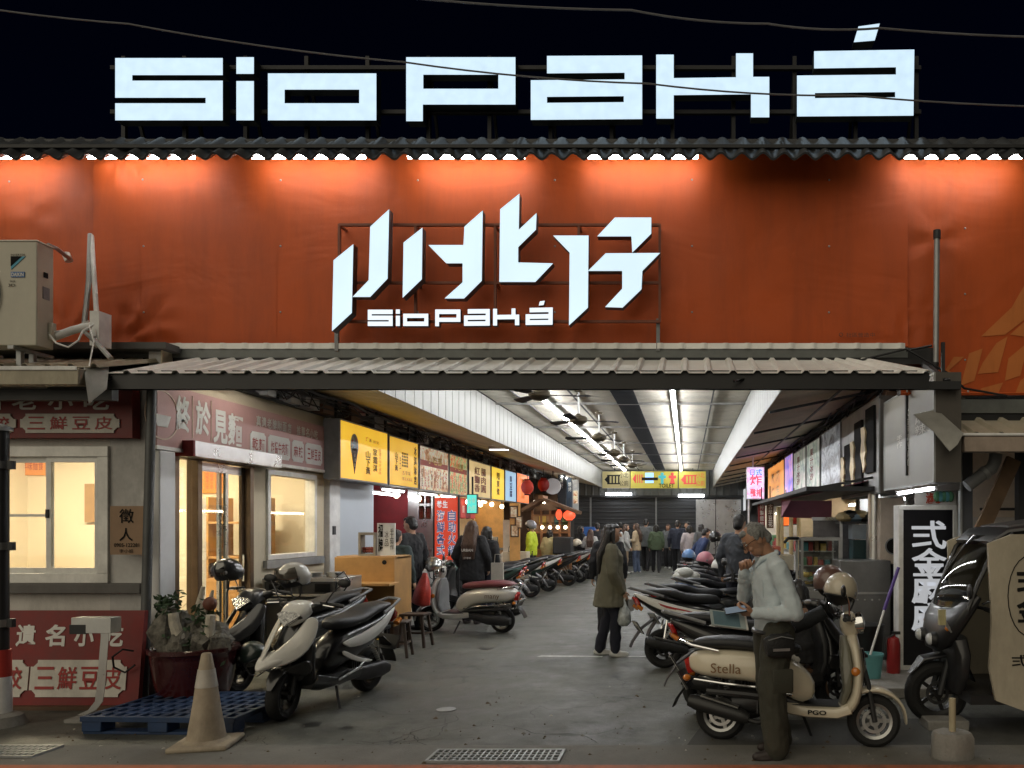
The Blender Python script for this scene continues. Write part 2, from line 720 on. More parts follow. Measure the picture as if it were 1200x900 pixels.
# ---- shared materials
m_black = M('black_plastic', (.012, .012, .013), .45, var=.2)
m_rubber = M('tyre_rubber', (.012, .012, .012), .8, var=.25, scale=20, bump=.2)
m_dark = M('dark_steel', (.03, .031, .033), .55, .3, dirt=.2)
m_steel = M('stainless_steel', (.55, .55, .54), .28, .95, var=.12, scale=4)
m_chrome = M('chrome', (.75, .75, .75), .12, 1., var=.05)
m_galv = M('galvanised_metal', (.36, .37, .37), .5, .6, dirt=.5)
m_white = M('white_paint', (.76, .76, .75), .5, dirt=.22)
m_white_clean = M('white_enamel', (.75, .75, .74), .4, var=.06)
m_grey = M('grey_paint', (.22, .225, .23), .6, dirt=.4)
m_conc = M('concrete', (.27, .26, .24), .85, scale=3, bump=.3, dirt=.6)
m_cream = M('cream_plaster', (.58, .5, .36), .8, var=.1, scale=2)
m_wood = M('varnished_pine', (.42, .23, .08), .45, var=.25, scale=2.5)
m_wood_dark = M('dark_wood', (.09, .045, .022), .55, var=.3)
m_red = M('red_board', (.19, .012, .01), .5, dirt=.2)
m_ink = M('black_ink', (.01, .01, .01), .85, var=0, spec=.2)
m_wht_ink = M('white_lettering', (.75, .74, .7), .5, var=.08)
m_red_ink = M('red_lettering', (.35, .03, .025), .5, var=.08)
m_plate = M('white_plate', (.66, .63, .56), .5, dirt=.25)
m_glass = glassmat()
m_gold = M('gold_lettering', (.55, .36, .12), .4, .3, var=.1)
tube_on = M('lit_tube', (1, 1, 1), .4, var=0, emit=(.93, .97, 1), es=14)
tube_soft = M('lit_tube_soft', (1, 1, 1), .4, var=0, emit=(.95, .97, 1), es=13)
bulb_warm = M('warm_bulb', (1, 1, 1), .4, var=0, emit=(1, .8, .5), es=9)

# ================================================================== SETTING
g = MB()
g.add([(-60, -25, 0), (60, -25, 0), (60, 120, 0), (-60, 120, 0)], [(0, 1, 2, 3)], asphalt())
ground = struct(g.build('ground'))

m_gutter = M('gutter_concrete', (.17, .165, .15), .85, var=.2, scale=2.2, bump=.3, dirt=.5)
g = MB()
g.add([(-30, 5.16, .004), (30, 5.16, .004), (30, 5.72, .004), (-30, 5.72, .004)], [(0, 1, 2, 3)], m_gutter)
struct(g.build('gutter_strip'))
g = MB()
m_kerbline = M('faded_red_road_paint', (.42, .13, .06), .7, var=.25, scale=6, dirt=.7)
g.add([(-30, 4.9, .004), (30, 4.9, .004), (30, 5.235, .008), (-30, 5.235, .008)], [(0, 1, 2, 3)], m_kerbline)
struct(g.build('road_edge_line'))
# worn white marking across the passage mouth
g = MB()
m_mark = M('worn_white_road_paint', (.6, .6, .57), .7, var=.35, scale=9, dirt=.4)
y = ground_y(769)
g.add([(px_x(630, y), y - .06, .004), (px_x(706, y), y - .09, .004), (px_x(707, y), y - .0, .004), (px_x(634, y), y + .05, .004)], [(0, 1, 2, 3)], m_mark)
g.add([(px_x(722, y), y - .07, .004), (px_x(757, y), y - .06, .004), (px_x(757, y), y + .0, .004), (px_x(722, y), y + .0, .004)], [(0, 1, 2, 3)], m_mark)
struct(g.build('road_marking'))
# shadow band at the right, painted onto the road as a darker sheet
g = MB()
m_road_shade = M('painted_road_shade', (.075, .075, .07), .8, var=.25, scale=5, bump=.4, bscale=90)
g.add([(.0, 5.72, .004), (3.2, 5.72, .004), (3.1, 6.55, .004), (.15, 6.42, .004)], [(0, 1, 2, 3)], m_road_shade)
struct(g.build('road_shade'))
# crumbs of litter, gravel and dry leaves swept along the kerb and lane
g = MB()
lm = (M('litter_paper', (.45, .43, .38), .8), M('litter_leaf', (.09, .06, .03), .8), M('litter_grit', (.2, .19, .17), .9))
for i in range(420):
    yy = rnd.choice((rnd.uniform(5.25, 7.4), rnd.uniform(5.3, 6.2), rnd.uniform(6, 22)))
    xx_ = rnd.uniform(-5, 2.2)
    r_ = rnd.choice((.004, .006, .008, .012, .02)) * (1 if i % 9 else 1.6)
    a = rnd.uniform(0, 6.28)
    k = rnd.randint(4, 6)
    pts = [(xx_ + r_ * rnd.uniform(.6, 1.2) * math.cos(a + 6.28 * j / k), yy + r_ * rnd.uniform(.6, 1.2) * math.sin(a + 6.28 * j / k)) for j in range(k)]
    m = lm[0] if i % 11 == 0 else lm[1 + i % 2]
    h_ = .008 + r_ * .3
    g.add([(x, y, .001) for x, y in pts] + [(xx_, yy, h_)], [(j, (j + 1) % k, k) for j in range(k)], m)
lo_ = g.build('litter')
lo_['kind'] = 'stuff'
lo_['label'] = 'grit, dry leaves and scraps of paper on the road'
# cracks, tyre marks and oil drips
g = MB()
m_crk = M('crack_dark', (.05, .05, .045), .9, var=.2)
def crack(x, y, a, L, w_):
    n = int(L / .045)
    l_, r_ = [], []
    for i in range(n + 1):
        k = w_ * .65 * (.3 + rnd.random()) * (1 - abs(2 * i / n - 1) ** 3) + .001
        l_.append((x - math.sin(a) * k, y + math.cos(a) * k, .0035))
        r_.append((x + math.sin(a) * k, y - math.cos(a) * k, .0035))
        x, y = x + math.cos(a) * .045, y + math.sin(a) * .045
        a += rnd.gauss(0, .38) - .05 * (a - a0)
        if rnd.random() < .06 and L > .7:
            crack_q.append((x, y, a + rnd.choice((-1, 1)) * rnd.uniform(.5, 1.1), L * .35, w_ * .7))
    g.add(l_ + r_, [(i, i + 1, i + n + 2, i + n + 1) for i in range(n)], m_crk)
crack_q = [(px_x(505, 6.6), 6.62, -.05, 1.9, .006), (px_x(560, 6.3), 6.33, .1, 1.5, .007), (px_x(300, 6.0), 5.95, .3, 1.2, .004), (px_x(620, 6.9), 6.95, -.2, 1.3, .004),
           (-2.2, 8.2, 1.2, 2.6, .004), (-1.3, 11, .5, 2.2, .005), (-.9, 7.2, 1.0, 1.6, .004), (-2.6, 5.8, .0, 1.4, .005), (1.2, 5.95, .1, 1.6, .005)]
while crack_q:
    q = crack_q.pop(0)
    a0 = q[2]
    crack(*q)
struct(g.build('road_crack'))
g = MB()
m_oil = M('oil_stain', (.035, .035, .032), .4, var=.3, scale=9)
for i in range(90):
    x, y = rnd.choice(((rnd.uniform(-4.6, -2.6), rnd.uniform(6, 20)), (rnd.uniform(-.6, 1.6), rnd.uniform(5.8, 20)), (rnd.uniform(-3, 1), rnd.uniform(5.8, 14))))
    r_ = rnd.choice((.012, .02, .03, .05, .09))
    k = 11
    g.add([(x + r_ * rnd.uniform(.75, 1.2) * math.cos(6.283 * j / k), y + r_ * rnd.uniform(.75, 1.2) * math.sin(6.283 * j / k), .0028 + i * 1e-5) for j in range(k)], [tuple(range(k))], m_oil)
struct(g.build('road_stain'))
# small round cover plate in the lane
g = MB()
yy = ground_y(832)
g.lathe([(.001, .0), (.085, .0), (.085, .005), (.06, .007), (.001, .007)], m_galv, Matrix.Translation((px_x(523, yy), yy, .003)), 24)
tag(g.build('cover_plate'), 'small round metal cover plate set in the asphalt lane', 'cover plate')
# raised floor in front of the stalls on the far right
g = MB()
g.bx(1.75, 6.5, 7.25, 8.6, 0, .1, m_conc)
g.bx(2.2, 6.5, 8.6, 30, 0, .1, m_conc)
struct(g.build('stall_kerb', bevel=.01))

def drain(x0, x1, y0, y1, label, name='drain_grate'):
    t = thing(name, label, 'drain grate', ((x0 + x1) / 2, (y0 + y1) / 2, 0), group='iron drain grates in the gutter')
    b = MB()
    b.bx(x0, x1, y0, y1, .005, .008, m_ink)
    b.build('pit', t, True)
    b = MB()
    b.bx(x0 - .02, x1 + .02, y0 - .02, y0, .004, .02, m_galv)
    b.bx(x0 - .02, x1 + .02, y1, y1 + .02, .004, .02, m_galv)
    b.bx(x0 - .02, x0, y0, y1, .004, .02, m_galv)
    b.bx(x1, x1 + .02, y0, y1, .004, .02, m_galv)
    b.build('frame', t, True)
    b = MB()
    n = int((x1 - x0) / .042)
    for i in range(1, n):
        x = x0 + (x1 - x0) * i / n
        b.bx(x - .006, x + .006, y0, y1, .009, .018, m_galv)
    for j in (1, 2, 3):
        yy = y0 + (y1 - y0) * j / 4
        b.bx(x0, x1, yy - .006, yy + .006, .011, .0185, m_galv)
    b.build('grille', t, True)
    return t
drain(px_x(507, 5.4), px_x(655, 5.4), 5.31, 5.55, 'rusty iron drain grate in the gutter in front of the wide passage')
drain(px_x(-40, 5.5), px_x(48, 5.5), 5.42, 5.66, 'iron drain grate in the gutter below the red board', 'drain_grate')

# ================================================================== MARKET HALL
HY0, HY1 = 7.75, 30.0
hall = thing('market_hall', 'covered night market hall behind the orange front with corrugated ceiling and long tube lights', 'market hall', (-1.2, 18, 0))
m_ceil = M('ceiling_sheet', (.7, .65, .55), .55, var=.1, scale=1.2, dirt=.45)
m_ceil_y = M('yellowed_ceiling_sheet', (.5, .41, .24), .55, var=.15, scale=1.2, dirt=.35)
m_ceil_d = M('brown_ceiling_sheet', (.56, .46, .34), .6, var=.2, scale=1.2, dirt=.45)
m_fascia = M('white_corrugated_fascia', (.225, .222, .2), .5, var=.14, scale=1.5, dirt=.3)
m_seam = M('seam_dark', (.06, .06, .06), .7)
CX0, CX1, CEZ = -3.28, 1.0, 3.75
b = MB()
b.corr((CX0, HY0, CEZ), Y_, X_, ZN, HY1 - HY0, 2.1, .3, .018, m_ceil, 'step')
b.corr((CX0 + 2.43, HY0, CEZ), Y_, X_, ZN, HY1 - HY0, CX1 - CX0 - 2.43, .3, .018, m_ceil, 'step')
b.build('ceiling_sheet', hall, True)
b = MB()
for x in (-2.75, -1.85, .42):
    b.bx(x - .012, x + .012, HY0, HY1, CEZ - .03, CEZ - .012, m_seam)
for y in (10, 13.2, 16.4, 19.6, 22.8, 26):
    b.bx(CX0, CX1, y - .03, y + .03, CEZ - .05, CEZ - .016, M('ceiling_joist', (.25, .24, .22), .6, dirt=.4))
b.build('ceiling_joists', hall, True)
b = MB()
m_ridge = M('dark_vent_panel', (.02, .021, .024), .55, var=.2, scale=2)
b.corr((-1.19, HY0, CEZ - .03), Y_, X_, ZN, HY1 - HY0 - 1, .36, .12, .02, m_ridge, 'trap')
b.build('vent_panel', hall, True)
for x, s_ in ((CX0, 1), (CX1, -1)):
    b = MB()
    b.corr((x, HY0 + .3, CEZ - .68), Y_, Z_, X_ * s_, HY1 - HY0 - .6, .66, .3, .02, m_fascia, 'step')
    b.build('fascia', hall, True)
# low side ceilings, sloping up from the fascia towards the stalls
b = MB()
nl = Vector((-.23, 0, -1)).normalized()
b.corr((CX0 - .01, HY0, CEZ - .67), Y_, Vector((-1, 0, .2)).normalized(), nl, 12.2 - HY0, 3.0, .34, .02, m_ceil_y, 'step')
b.corr((CX0 - .01, 12.2, CEZ - .67), Y_, Vector((-1, 0, .2)).normalized(), nl, HY1 - 12.2, 3.0, .34, .02, m_ceil_d, 'step')
nr = Vector((.23, 0, -1)).normalized()
b.corr((CX1 + .01, HY0, CEZ - .68), Y_, Vector((1, 0, .2)).normalized(), nr, HY1 - HY0, 3.0, .34, .045, m_ceil_d, 'step')
for k in range(9):
    y = 9.5 + k * 2.2
    b.bar((CX1 + .02, y, CEZ - .72), (2.5, y, CEZ - .42), .035, .03, m_dark)
b.bar((1.7, 8.2, 3.13), (1.7, 27, 3.13), .02, .02, m_black)
b.build('side_ceiling', hall, True)
# outer shell
m_shell = M('hall_shell', (.1, .1, .1), .8, dirt=.3)
b = MB()
b.bx(-12, 9, HY0, HY1 + .3, 4.35, 4.5, m_shell)
b.build('roof', hall, True)
b = MB()
b.bx(-7.5, -7.35, 10.75, HY1, 0, 4.35, m_shell)
b.bx(4.4, 4.55, 8.9, HY1, 0, 4.35, m_shell)
b.build('side_wall', hall, True)
m_back = M('black_shutter', (.022, .023, .026), .5, var=.15, scale=1.5)
b = MB()
b.bx(-7.5, 4.55, HY1, HY1 + .15, 0, 4.35, m_shell)
b.corr((-4.4, HY1 - .03, .02), Z_, X_, YN, 2.7, 5.2, .14, .016, m_back, 'trap')
b.build('back_wall', hall, True)
b = MB()
m_zinc = M('dull_zinc_sheet', (.3, .31, .31), .42, .7, dirt=.3)
b.corr((-7.3, HY1 - .05, 2.76), X_, Z_, YN, 11.6, 1.0, .28, .03, M('dark_zinc_sheet', (.13, .135, .135), .5, .5, dirt=.3), 'trap')
b.build('back_cladding', hall, True)
b = MB()
b.bx(.35, 2.1, HY1 - .16, HY1 - .06, .05, 2.6, m_steel)
b.bx(1.1, 1.13, HY1 - .17, HY1 - .16, .05, 2.6, m_dark)
b.build('steel_door', hall, True)
b = MB()
for x in (-3.75, -1.2):
    b.bx(x - .03, x + .03, HY1 - .14, HY1 - .08, 0, 2.75, m_grey)
b.bx(-4.4, 2.2, HY1 - .2, HY1 - .05, 2.68, 2.76, m_dark)
b.build('shutter_guide', hall, True)
# tie beam under the fascias at the far end and the steel portal at the mouth
b = MB()
b.bx(-12, 9, HY0 - .1, HY0, 3.42, 5.42, m_shell)
b.bx(3.3, 9, HY0 - .1, HY0, 2.98, 3.42, m_shell)
b.bx(-12, -5.2, HY0 - .1, HY0, 2.9, 3.42, m_shell)
b.build('front_wall', hall, True)
b = MB()
b.bx(-5.7, 2.4, 7.45, 7.58, 3.2, 3.36, m_dark)
for x in (-5.1, -4.2, -2.6, -.6, 1.2, 2.3):
    b.bar((x, 7.5, 3.22), (x, 6.78, 2.9), .05, .05, m_dark)
b.bx(-5.6, 2.4, 6.72, 6.78, 2.83, 2.9, m_dark)
b.build('portal_beam', hall, True)
# side trusses above the sign rows
for x0, s_ in ((-4.95, 1), (2.45, -1)):
    b = MB()
    ya, yb = (7.7, 28)
    b.bx(x0 - .03, x0 + .03, ya, yb, 3.12, 3.18, m_dark)
    b.bx(x0 - .03, x0 + .03, ya, yb, 3.4, 3.45, m_dark)
    y = ya
    k = 0
    while y < yb - .7:
        b.bar((x0, y, 3.15), (x0, y + .7, 3.42) if k % 2 == 0 else (x0, y + .7, 3.15), .035, .035, m_dark)
        b.bx(x0 - .02, x0 + .02, y - .02, y + .02, 3.15, 3.43, m_dark)
        y += .7
        k += 1
    b.build('side_truss', hall, True)
# tangled conduits along the trusses
def bundle(x0, s_, label, y0, y1):
    b = MB()
    for i in range(16):
        pts = []
        z = 3.14 + rnd.random() * .3
        x = x0 + s_ * rnd.random() * .28
        y = y0 + rnd.random() * .5
        while y < y1:
            pts.append((x + rnd.uniform(-.05, .05), y, z + rnd.uniform(-.05, .05)))
            y += rnd.uniform(.35, .8)
        b.tube(pts, rnd.choice((.008, .01, .014, .02)), rnd.choice((m_black, m_black, m_dark, m_grey)), 5)
    for i in range(26):
        y = rnd.uniform(y0, y1)
        x = x0 + s_ * .2
        z = 3.3
        b.tube([(x, y, z), (x + s_ * .08, y + .1, z - .2), (x + s_ * .05, y + .3, z - rnd.uniform(.1, .22)), (x, y + .5, z)], .008, m_black, 5)
    for i in range(22):
        y = rnd.uniform(y0, y1)
        b.bx(x0 + s_ * .1 - .07, x0 + s_ * .1 + .07, y, y + rnd.uniform(.15, .5), 3.12, 3.12 + rnd.uniform(.1, .26), rnd.choice((m_black, m_dark, m_grey, m_galv, m_wood_dark)))
    return tag(b.build('cable_bundle'), label, 'cables')
bundle(-4.95, 1, 'black tangle of cables, ducts and boxes above the yellow lit signs', 7.9, 27)
bundle(2.45, -1, 'black tangle of cables and ducts above the orange and silver signs', 8.0, 27)

# ceiling lights of the hall
M('hall_tube', (1, 1, 1), .4, var=0, emit=(.96, .98, 1), es=85)
def tube_line(x, label, es):
    t = thing('tube_light_row', label, 'tube lights', (x, 18, CEZ - .1), group='long rows of tube lights under the hall ceiling')
    m = M('hall_tube', (1, 1, 1), .4, var=0, emit=(.95, .98, 1), es=es)
    y = 8.3
    while y < 28.2:
        b = MB()
        b.bx(x - .04, x + .04, y, y + 1.16, CEZ - .075, CEZ - .035, m_white_clean)
        b.build('batten', t, True)
        b = MB()
        b.tube([(x, y + .03, CEZ - .1), (x, y + 1.13, CEZ - .1)], .019, m, 8)
        b.build('tube', t, True)
        y += 1.22
    return t
def added_side_lamp(x, y, label):
    z = 3.09 + .2 * abs(x - (CX0 if x < 0 else CX1)) - (.05 if y < 9 else .09)
    t = thing('tube_light', label, 'tube light', (x, y, z), group='added tube lights under the low side ceilings')
    b = MB()
    L = .3 if y < 9 else .6
    b.bx(x - .035, x + .035, y - L, y + L, z + .02, z + .06, m_white_clean)
    b.build('batten', t, True)
    b = MB()
    L = .27 if y < 9 else .57
    b.tube([(x, y - L, z), (x, y + L, z)], .016, M('added_side_tube', (1, 1, 1), .4, var=0, emit=(1, .97, .9), es=52), 8)
    b.build('tube', t, True)
tube_line(-2.33, 'bright white tube light row beside the ceiling fans', 85)
tube_line(-.22, 'bright white tube light row between dark vent panel and white fascia', 85)
added_side_lamp(-3.85, 8.08, 'assumed tube light hidden just behind the canopy, nearer the long pink sign')  # assumed lamp out of view, added to light the low ceiling and shop wall
added_side_lamp(-4.4, 8.08, 'assumed tube light hidden just behind the canopy, over the long pink sign')  # second assumed lamp, also unseen, added to brighten the shop's side wall
added_side_lamp(1.75, 8.08, 'added tube light hidden just behind the canopy, lighting the stalls by the silver sign')  # lamp out of view, added to light the stall area
added_side_lamp(-3.9, 24.5, 'added tube light under the low ceiling near the cart with blue crate')  # added lamp for light at the far end of the side aisle
for i, (px0, px1, py, lab) in enumerate(((710, 740, 579, 'short white tube light on the black back shutter below the yellow toilet sign'),
                                         (795, 825, 581, 'short white tube light above the steel door at the back'))):
    Y = HY1 - .35
    t = thing('tube_light', lab, 'tube light', (px_x((px0 + px1) / 2, Y), Y, py_z(py, Y)))
    b = MB()
    b.bx(px_x(px0, Y), px_x(px1, Y), Y, Y + .05, py_z(py, Y) + .03, py_z(py, Y) + .07, m_white_clean)
    b.bx(px_x((px0 + px1) / 2, Y) - .02, px_x((px0 + px1) / 2, Y) + .02, Y + .05, HY1 - .2, py_z(py, Y) + .03, py_z(py, Y) + .06, m_dark)
    b.build('batten', t, True)
    b = MB()
    b.tube([(px_x(px0, Y), Y, py_z(py, Y)), (px_x(px1, Y), Y, py_z(py, Y))], .05, tube_on, 8)
    b.build('tube', t, True)

# ceiling fans
def fan(x, y, z, rot, label, first=[None]):
    m_brass = M('aged_brass', (.1, .08, .05), .5, .6, dirt=.4)
    m_blade = M('dark_fan_blade', (.014, .011, .01), .6)
    t = thing('ceiling_fan', label, 'ceiling fan', (x, y, z), R(rot), group='ceiling fans in a line under the hall ceiling')
    b = MB()
    b.tube([(0, 0, .05), (0, 0, CEZ - z - .03)], .014, m_white, 8)
    b.lathe([(.01, .0), (.06, .02), (.07, .05), (.01, .06)], m_brass, Matrix.Translation((0, 0, CEZ - z - .1)), 16)
    b.build('rod', t)
    b = MB()
    b.lathe([(.01, -.09), (.07, -.085), (.13, -.04), (.14, .0), (.12, .035), (.05, .055), (.02, .08)], m_brass, None, 20)
    b.build('motor', t)
    for k in range(3):
        T = Matrix.Rotation(R(120 * k), 4, 'Z')
        b = MB(T)
        b.bar((.1, 0, -.02), (.22, 0, -.02), .05, .012, m_brass)
        b.plate([(.2, -.05, -.03), (.6, -.065, -.04), (.64, 0, -.02), (.6, .065, 0), (.2, .05, -.01)], .008, m_blade)
        b.build('blade', t)
    return t
for i, (px, py, Y, r_) in enumerate(((632, 461, 9.6, 8), (678, 491, 11.7, 20), (702, 512, 14.1, 55), (720, 530, 17.1, 10), (731, 538, 19.2, 40), (741, 545, 21.6, 70))):
    lab = ('dark bladed ceiling fan just behind the canopy edge', 'brass ceiling fan on a white rod, second from the canopy', 'brass ceiling fan third from the canopy',
           'small brass ceiling fan fourth from the canopy', 'small ceiling fan fifth from the canopy', 'ceiling fan deepest in the hall, nearest the toilet sign')[i]
    fan(px_x(px, Y), Y, py_z(py, Y), r_, lab)

# toilet sign over the far end
Y = 28.2
def zz(py): return py_z(py, Y)
def xx(px): return px_x(px, Y)
m_ylw = lit('yellow_sign_face', (.55, .46, .05), .38)
m_tan = lit('tan_sign_face', (.36, .3, .13), .35)
m_teal = lit('teal_print', (.05, .4, .45), .6)
m_redlit = lit('red_print', (.6, .05, .04), .6)
t = thing('toilet_sign', 'wide yellow hanging sign reading TOILET at the far end of the hall', 'sign', (xx(766), Y, zz(573)))
for a, c, m in ((706, 738, m_tan), (739, 794, m_ylw), (795.5, 827, m_ylw)):
    b = MB()
    b.bx(xx(a), xx(c), Y, Y + .12, zz(572), zz(552.5), m)
    if a == 706 or a == 795.5:
        col = m_ink if a == 706 else m_redlit
        o = xx(a + 3)
        for k in range(4):
            b.bx(o + .12 + .12 * k, o + .17 + .12 * k, Y - .006, Y - .002, zz(567), zz(557), col)
        b.bx(o + .08, o + .56, Y - .007, Y - .003, zz(558), zz(556.5), col)
        b.bx(o + .08, o + .56, Y - .007, Y - .003, zz(567.5), zz(566), col)
        b.prism([[(0, 0), (.16, .18), (.16, -.18)]], (o - .02, Y - .002, zz(562)), X_, Z_, YN * .004, col)
        b.text('小北', (xx(a + 20), Y - .002, zz(560)), X_, Z_, .32, .2, col, .004)
        b.text('公廁', (xx(a + 20), Y - .002, zz(569.5)), X_, Z_, .32, .2, col, .004)
    else:
        for k in range(4):
            b.bx(xx(744) + .08 * k, xx(744) + .04 + .08 * k, Y - .006, Y - .002, zz(566), zz(556), m_redlit)
        b.prism([[(0, 0), (.12, .16), (.12, -.16)]], (xx(741), Y - .002, zz(561)), X_, Z_, YN * .004, m_redlit)
        b.bx(xx(756), xx(766), Y - .006, Y - .002, zz(566), zz(554), lit('blue_print', (.35, .6, 1), 1))
        b.bx(xx(752), xx(771), Y - .0075, Y - .0065, zz(563), zz(559.5), m_ink)
        for px, col, skirt in ((776, m_teal, 0), (788, m_redlit, 1)):
            b.ell((xx(px), Y - .01, zz(555.5)), (.06, .01, .06), col, 10)
            b.prism([[(-.14, .12), (.14, .12), (.14, .02), (.05, .0), (.1 if skirt else .05, -.2), (-.1 if skirt else -.05, -.2), (-.05, 0), (-.14, .02)]], (xx(px), Y - .002, zz(561)), X_, Z_, YN * .005, col)
        b.text('TOILET', (xx(772), Y - .002, zz(571.5)), X_, Z_, xx(790) - xx(772), .15, m_ink, .008, .02)
    b.build('panel', t, True)
b = MB()
for px in (720, 766, 812):
    b.bar((xx(px), Y + .06, zz(552.5)), (xx(px), Y + .06, CEZ - .04), .02, .02, m_dark)
b.build('hanger', t, True)

# ================================================================== ORANGE FRONT
BY = 7.58
m_tarp = tarp('orange_tarpaulin', (.5, .082, .0105))
m_tarp_r = tarp('orange_tarpaulin_side', (.48, .08, .0105))
m_print = tarp('faint_printed_logo', (.55, .17, .04))
def tarp_dy(x, z, wrinkle):
    dy = .012 * noise.noise((x * .9, z * .7, 3.1)) + .005 * noise.noise((x * 3, z * 2, 7))
    for (cx, cz, rr, am, ang) in wrinkle:      # creases that fan out from tie points
        dx, dz = x - cx, z - cz
        r_ = math.hypot(dx, dz)
        if r_ < rr:
            dy += am * (1 - r_ / rr) ** 1.3 * math.sin(ang * math.atan2(dz, dx) + 1) * min(1, r_ * 6)
    return dy
def sheet(name, label, x0, x1, z0, z1, m, wrinkle, yo=0.):
    nx, nz = int((x1 - x0) / .05), int((z1 - z0) / .05)
    vv, ff = [], []
    for i in range(nx + 1):
        for j in range(nz + 1):
            x, z = x0 + (x1 - x0) * i / nx, z0 + (z1 - z0) * j / nz
            vv.append((x, BY - .02 + yo + tarp_dy(x, z, wrinkle), z))
    for i in range(nx):
        for j in range(nz):
            a = i * (nz + 1) + j
            ff.append((a, a + nz + 1, a + nz + 2, a + 1))
    k = len(vv)
    b = MB()
    b.add(vv, ff, m)
    # hem rope and eyelets
    for z in (z0 + .012, z1 - .012):
        b.tube([(x0 + (x1 - x0) * q / 40, BY - .03, z) for q in range(41)], .009, m, 6)
    x = math.ceil(x0 / 1.35) * 1.35
    while x < x1:                                     # welded seams and screw plates
        vs_, fs = [], []
        for j in range(nz + 1):
            z = z0 + (z1 - z0) * j / nz
            for q in (-.016, .016):
                vs_.append((x + q, BY - .0225 + yo + tarp_dy(x + q, z, wrinkle), z))
        b.add(vs_, [(2 * j, 2 * j + 1, 2 * j + 3, 2 * j + 2) for j in range(nz)], m)
        for z in (z0 + .35, z0 + 1.0, z0 + 1.65):
            b.ell((x + .05, BY - .02 + yo + tarp_dy(x + .05, z, wrinkle), z), (.011, .006, .011), m_galv, 8)
        x += 1.35
    for i in range(int((x1 - x0) / .6) + 1):
        b.ell((x0 + .05 + i * .6 if x0 + .05 + i * .6 < x1 else x1 - .05, BY - .035, z0 + .03), (.012, .006, .012), m_steel, 8)
    return b
ZB, ZT, ZR = py_z(408, BY), 5.36, py_z(463, BY)
sx0, sx1 = px_x(112, BY), px_x(1063, BY)
w1 = [(px_x(145, BY), ZT - .03, .5, .03, 9), (px_x(190, BY), ZT - .02, .4, .02, 8), (px_x(140, BY), ZB + .02, .7, .035, 10), (px_x(175, BY), ZB + .25, .5, .02, 7), (px_x(1055, BY), ZB + .02, .45, .03, 9), (px_x(155, BY), ZB + 1.25, .12, .02, 2), (px_x(222, BY), ZB + 1.25, .12, .02, 2), (px_x(218, BY), ZB + .45, .12, .018, 2)]
b = sheet('x', '', sx0, sx1, ZB, ZT, m_tarp, w1)
o = tag(b.build('orange_banner', smooth=80), 'wide orange tarpaulin stretched behind the white illuminated logo', 'banner', 'orange tarpaulins across the front')
b = sheet('x', '', px_x(-150, BY), sx0 + .06, ZB, ZT, m_tarp_r, [(px_x(40, BY), ZB + 1.3, .4, .02, 3), (px_x(80, BY), ZB + .1, .7, .04, 9)], .03)
o = tag(b.build('orange_banner', smooth=80), 'orange tarpaulin behind the beige air conditioner', 'banner', 'orange tarpaulins across the front')
w3 = [(px_x(1098, BY), 4.45, .45, .025, 4), (px_x(1080, BY), ZB + .3, .35, .02, 6)]
b = sheet('x', '', sx1 - .06, px_x(1330, BY), ZR, ZT, m_tarp_r, w3, .03)
# the faint printed logo strokes on this sheet
def tp(px, py): return Vector((px_x(px, BY), BY, py_z(py, BY)))
for pl in ([(1150, 394), (1186, 360), (1204, 328), (1204, 372), (1178, 392)], [(1184, 392), (1206, 372), (1230, 372), (1214, 396)],
           [(1168, 402), (1181, 394), (1170, 436), (1146, 438), (1152, 425)], [(1182, 420), (1206, 400), (1196, 440), (1178, 446)],
           [(1136, 414), (1152, 408), (1142, 446), (1126, 452)], [(1104, 440), (1118, 418), (1130, 418), (1112, 434), (1126, 444), (1124, 452), (1112, 452)],
           [(1196, 446), (1222, 426), (1226, 461), (1190, 461)], [(1150, 455), (1176, 448), (1170, 461), (1148, 461)]):
    bm = bmesh.new()
    bm.faces.new([bm.verts.new(tp(*q)) for q in pl])
    for ax, no in ((0, (1, 0, 0)), (2, (0, 0, 1))):
        lo, hi = min(v.co[ax] for v in bm.verts), max(v.co[ax] for v in bm.verts)
        c = lo + .04
        while c < hi:
            bmesh.ops.bisect_plane(bm, geom=bm.verts[:] + bm.edges[:] + bm.faces[:], plane_co=Vector(no) * c, plane_no=no)
            c += .04
    bm.verts.index_update()
    b.add([(v.co.x, BY + .004 + tarp_dy(v.co.x, v.co.z, w3), v.co.z) for v in bm.verts], [[v.index for v in f_.verts] for f_ in bm.faces], m_print)
    bm.free()
o = tag(b.build('orange_banner', smooth=80), 'orange tarpaulin with faint printed logo strokes and a grey pole before it', 'banner', 'orange tarpaulins across the front')
# small printed credit at the foot of the wide banner: tiny mark and characters
b = MB()
b.text('社區營造中', (px_x(990, BY), BY - .062, py_z(397, BY)), X_, Z_, .28, .045, M('faint_print', (.12, .05, .03), .6), .003)
b.lathe([(.014, 0), (.02, 0), (.02, .003), (.014, .003), (.014, 0)], M('faint_print'), Matrix.Translation((px_x(984, BY), BY - .062, py_z(394, BY))) @ Matrix.Rotation(R(90), 4, 'X'), 14)
tag(b.build('printed_credit'), 'tiny line of dark printed characters near the foot of the orange banner', 'lettering')

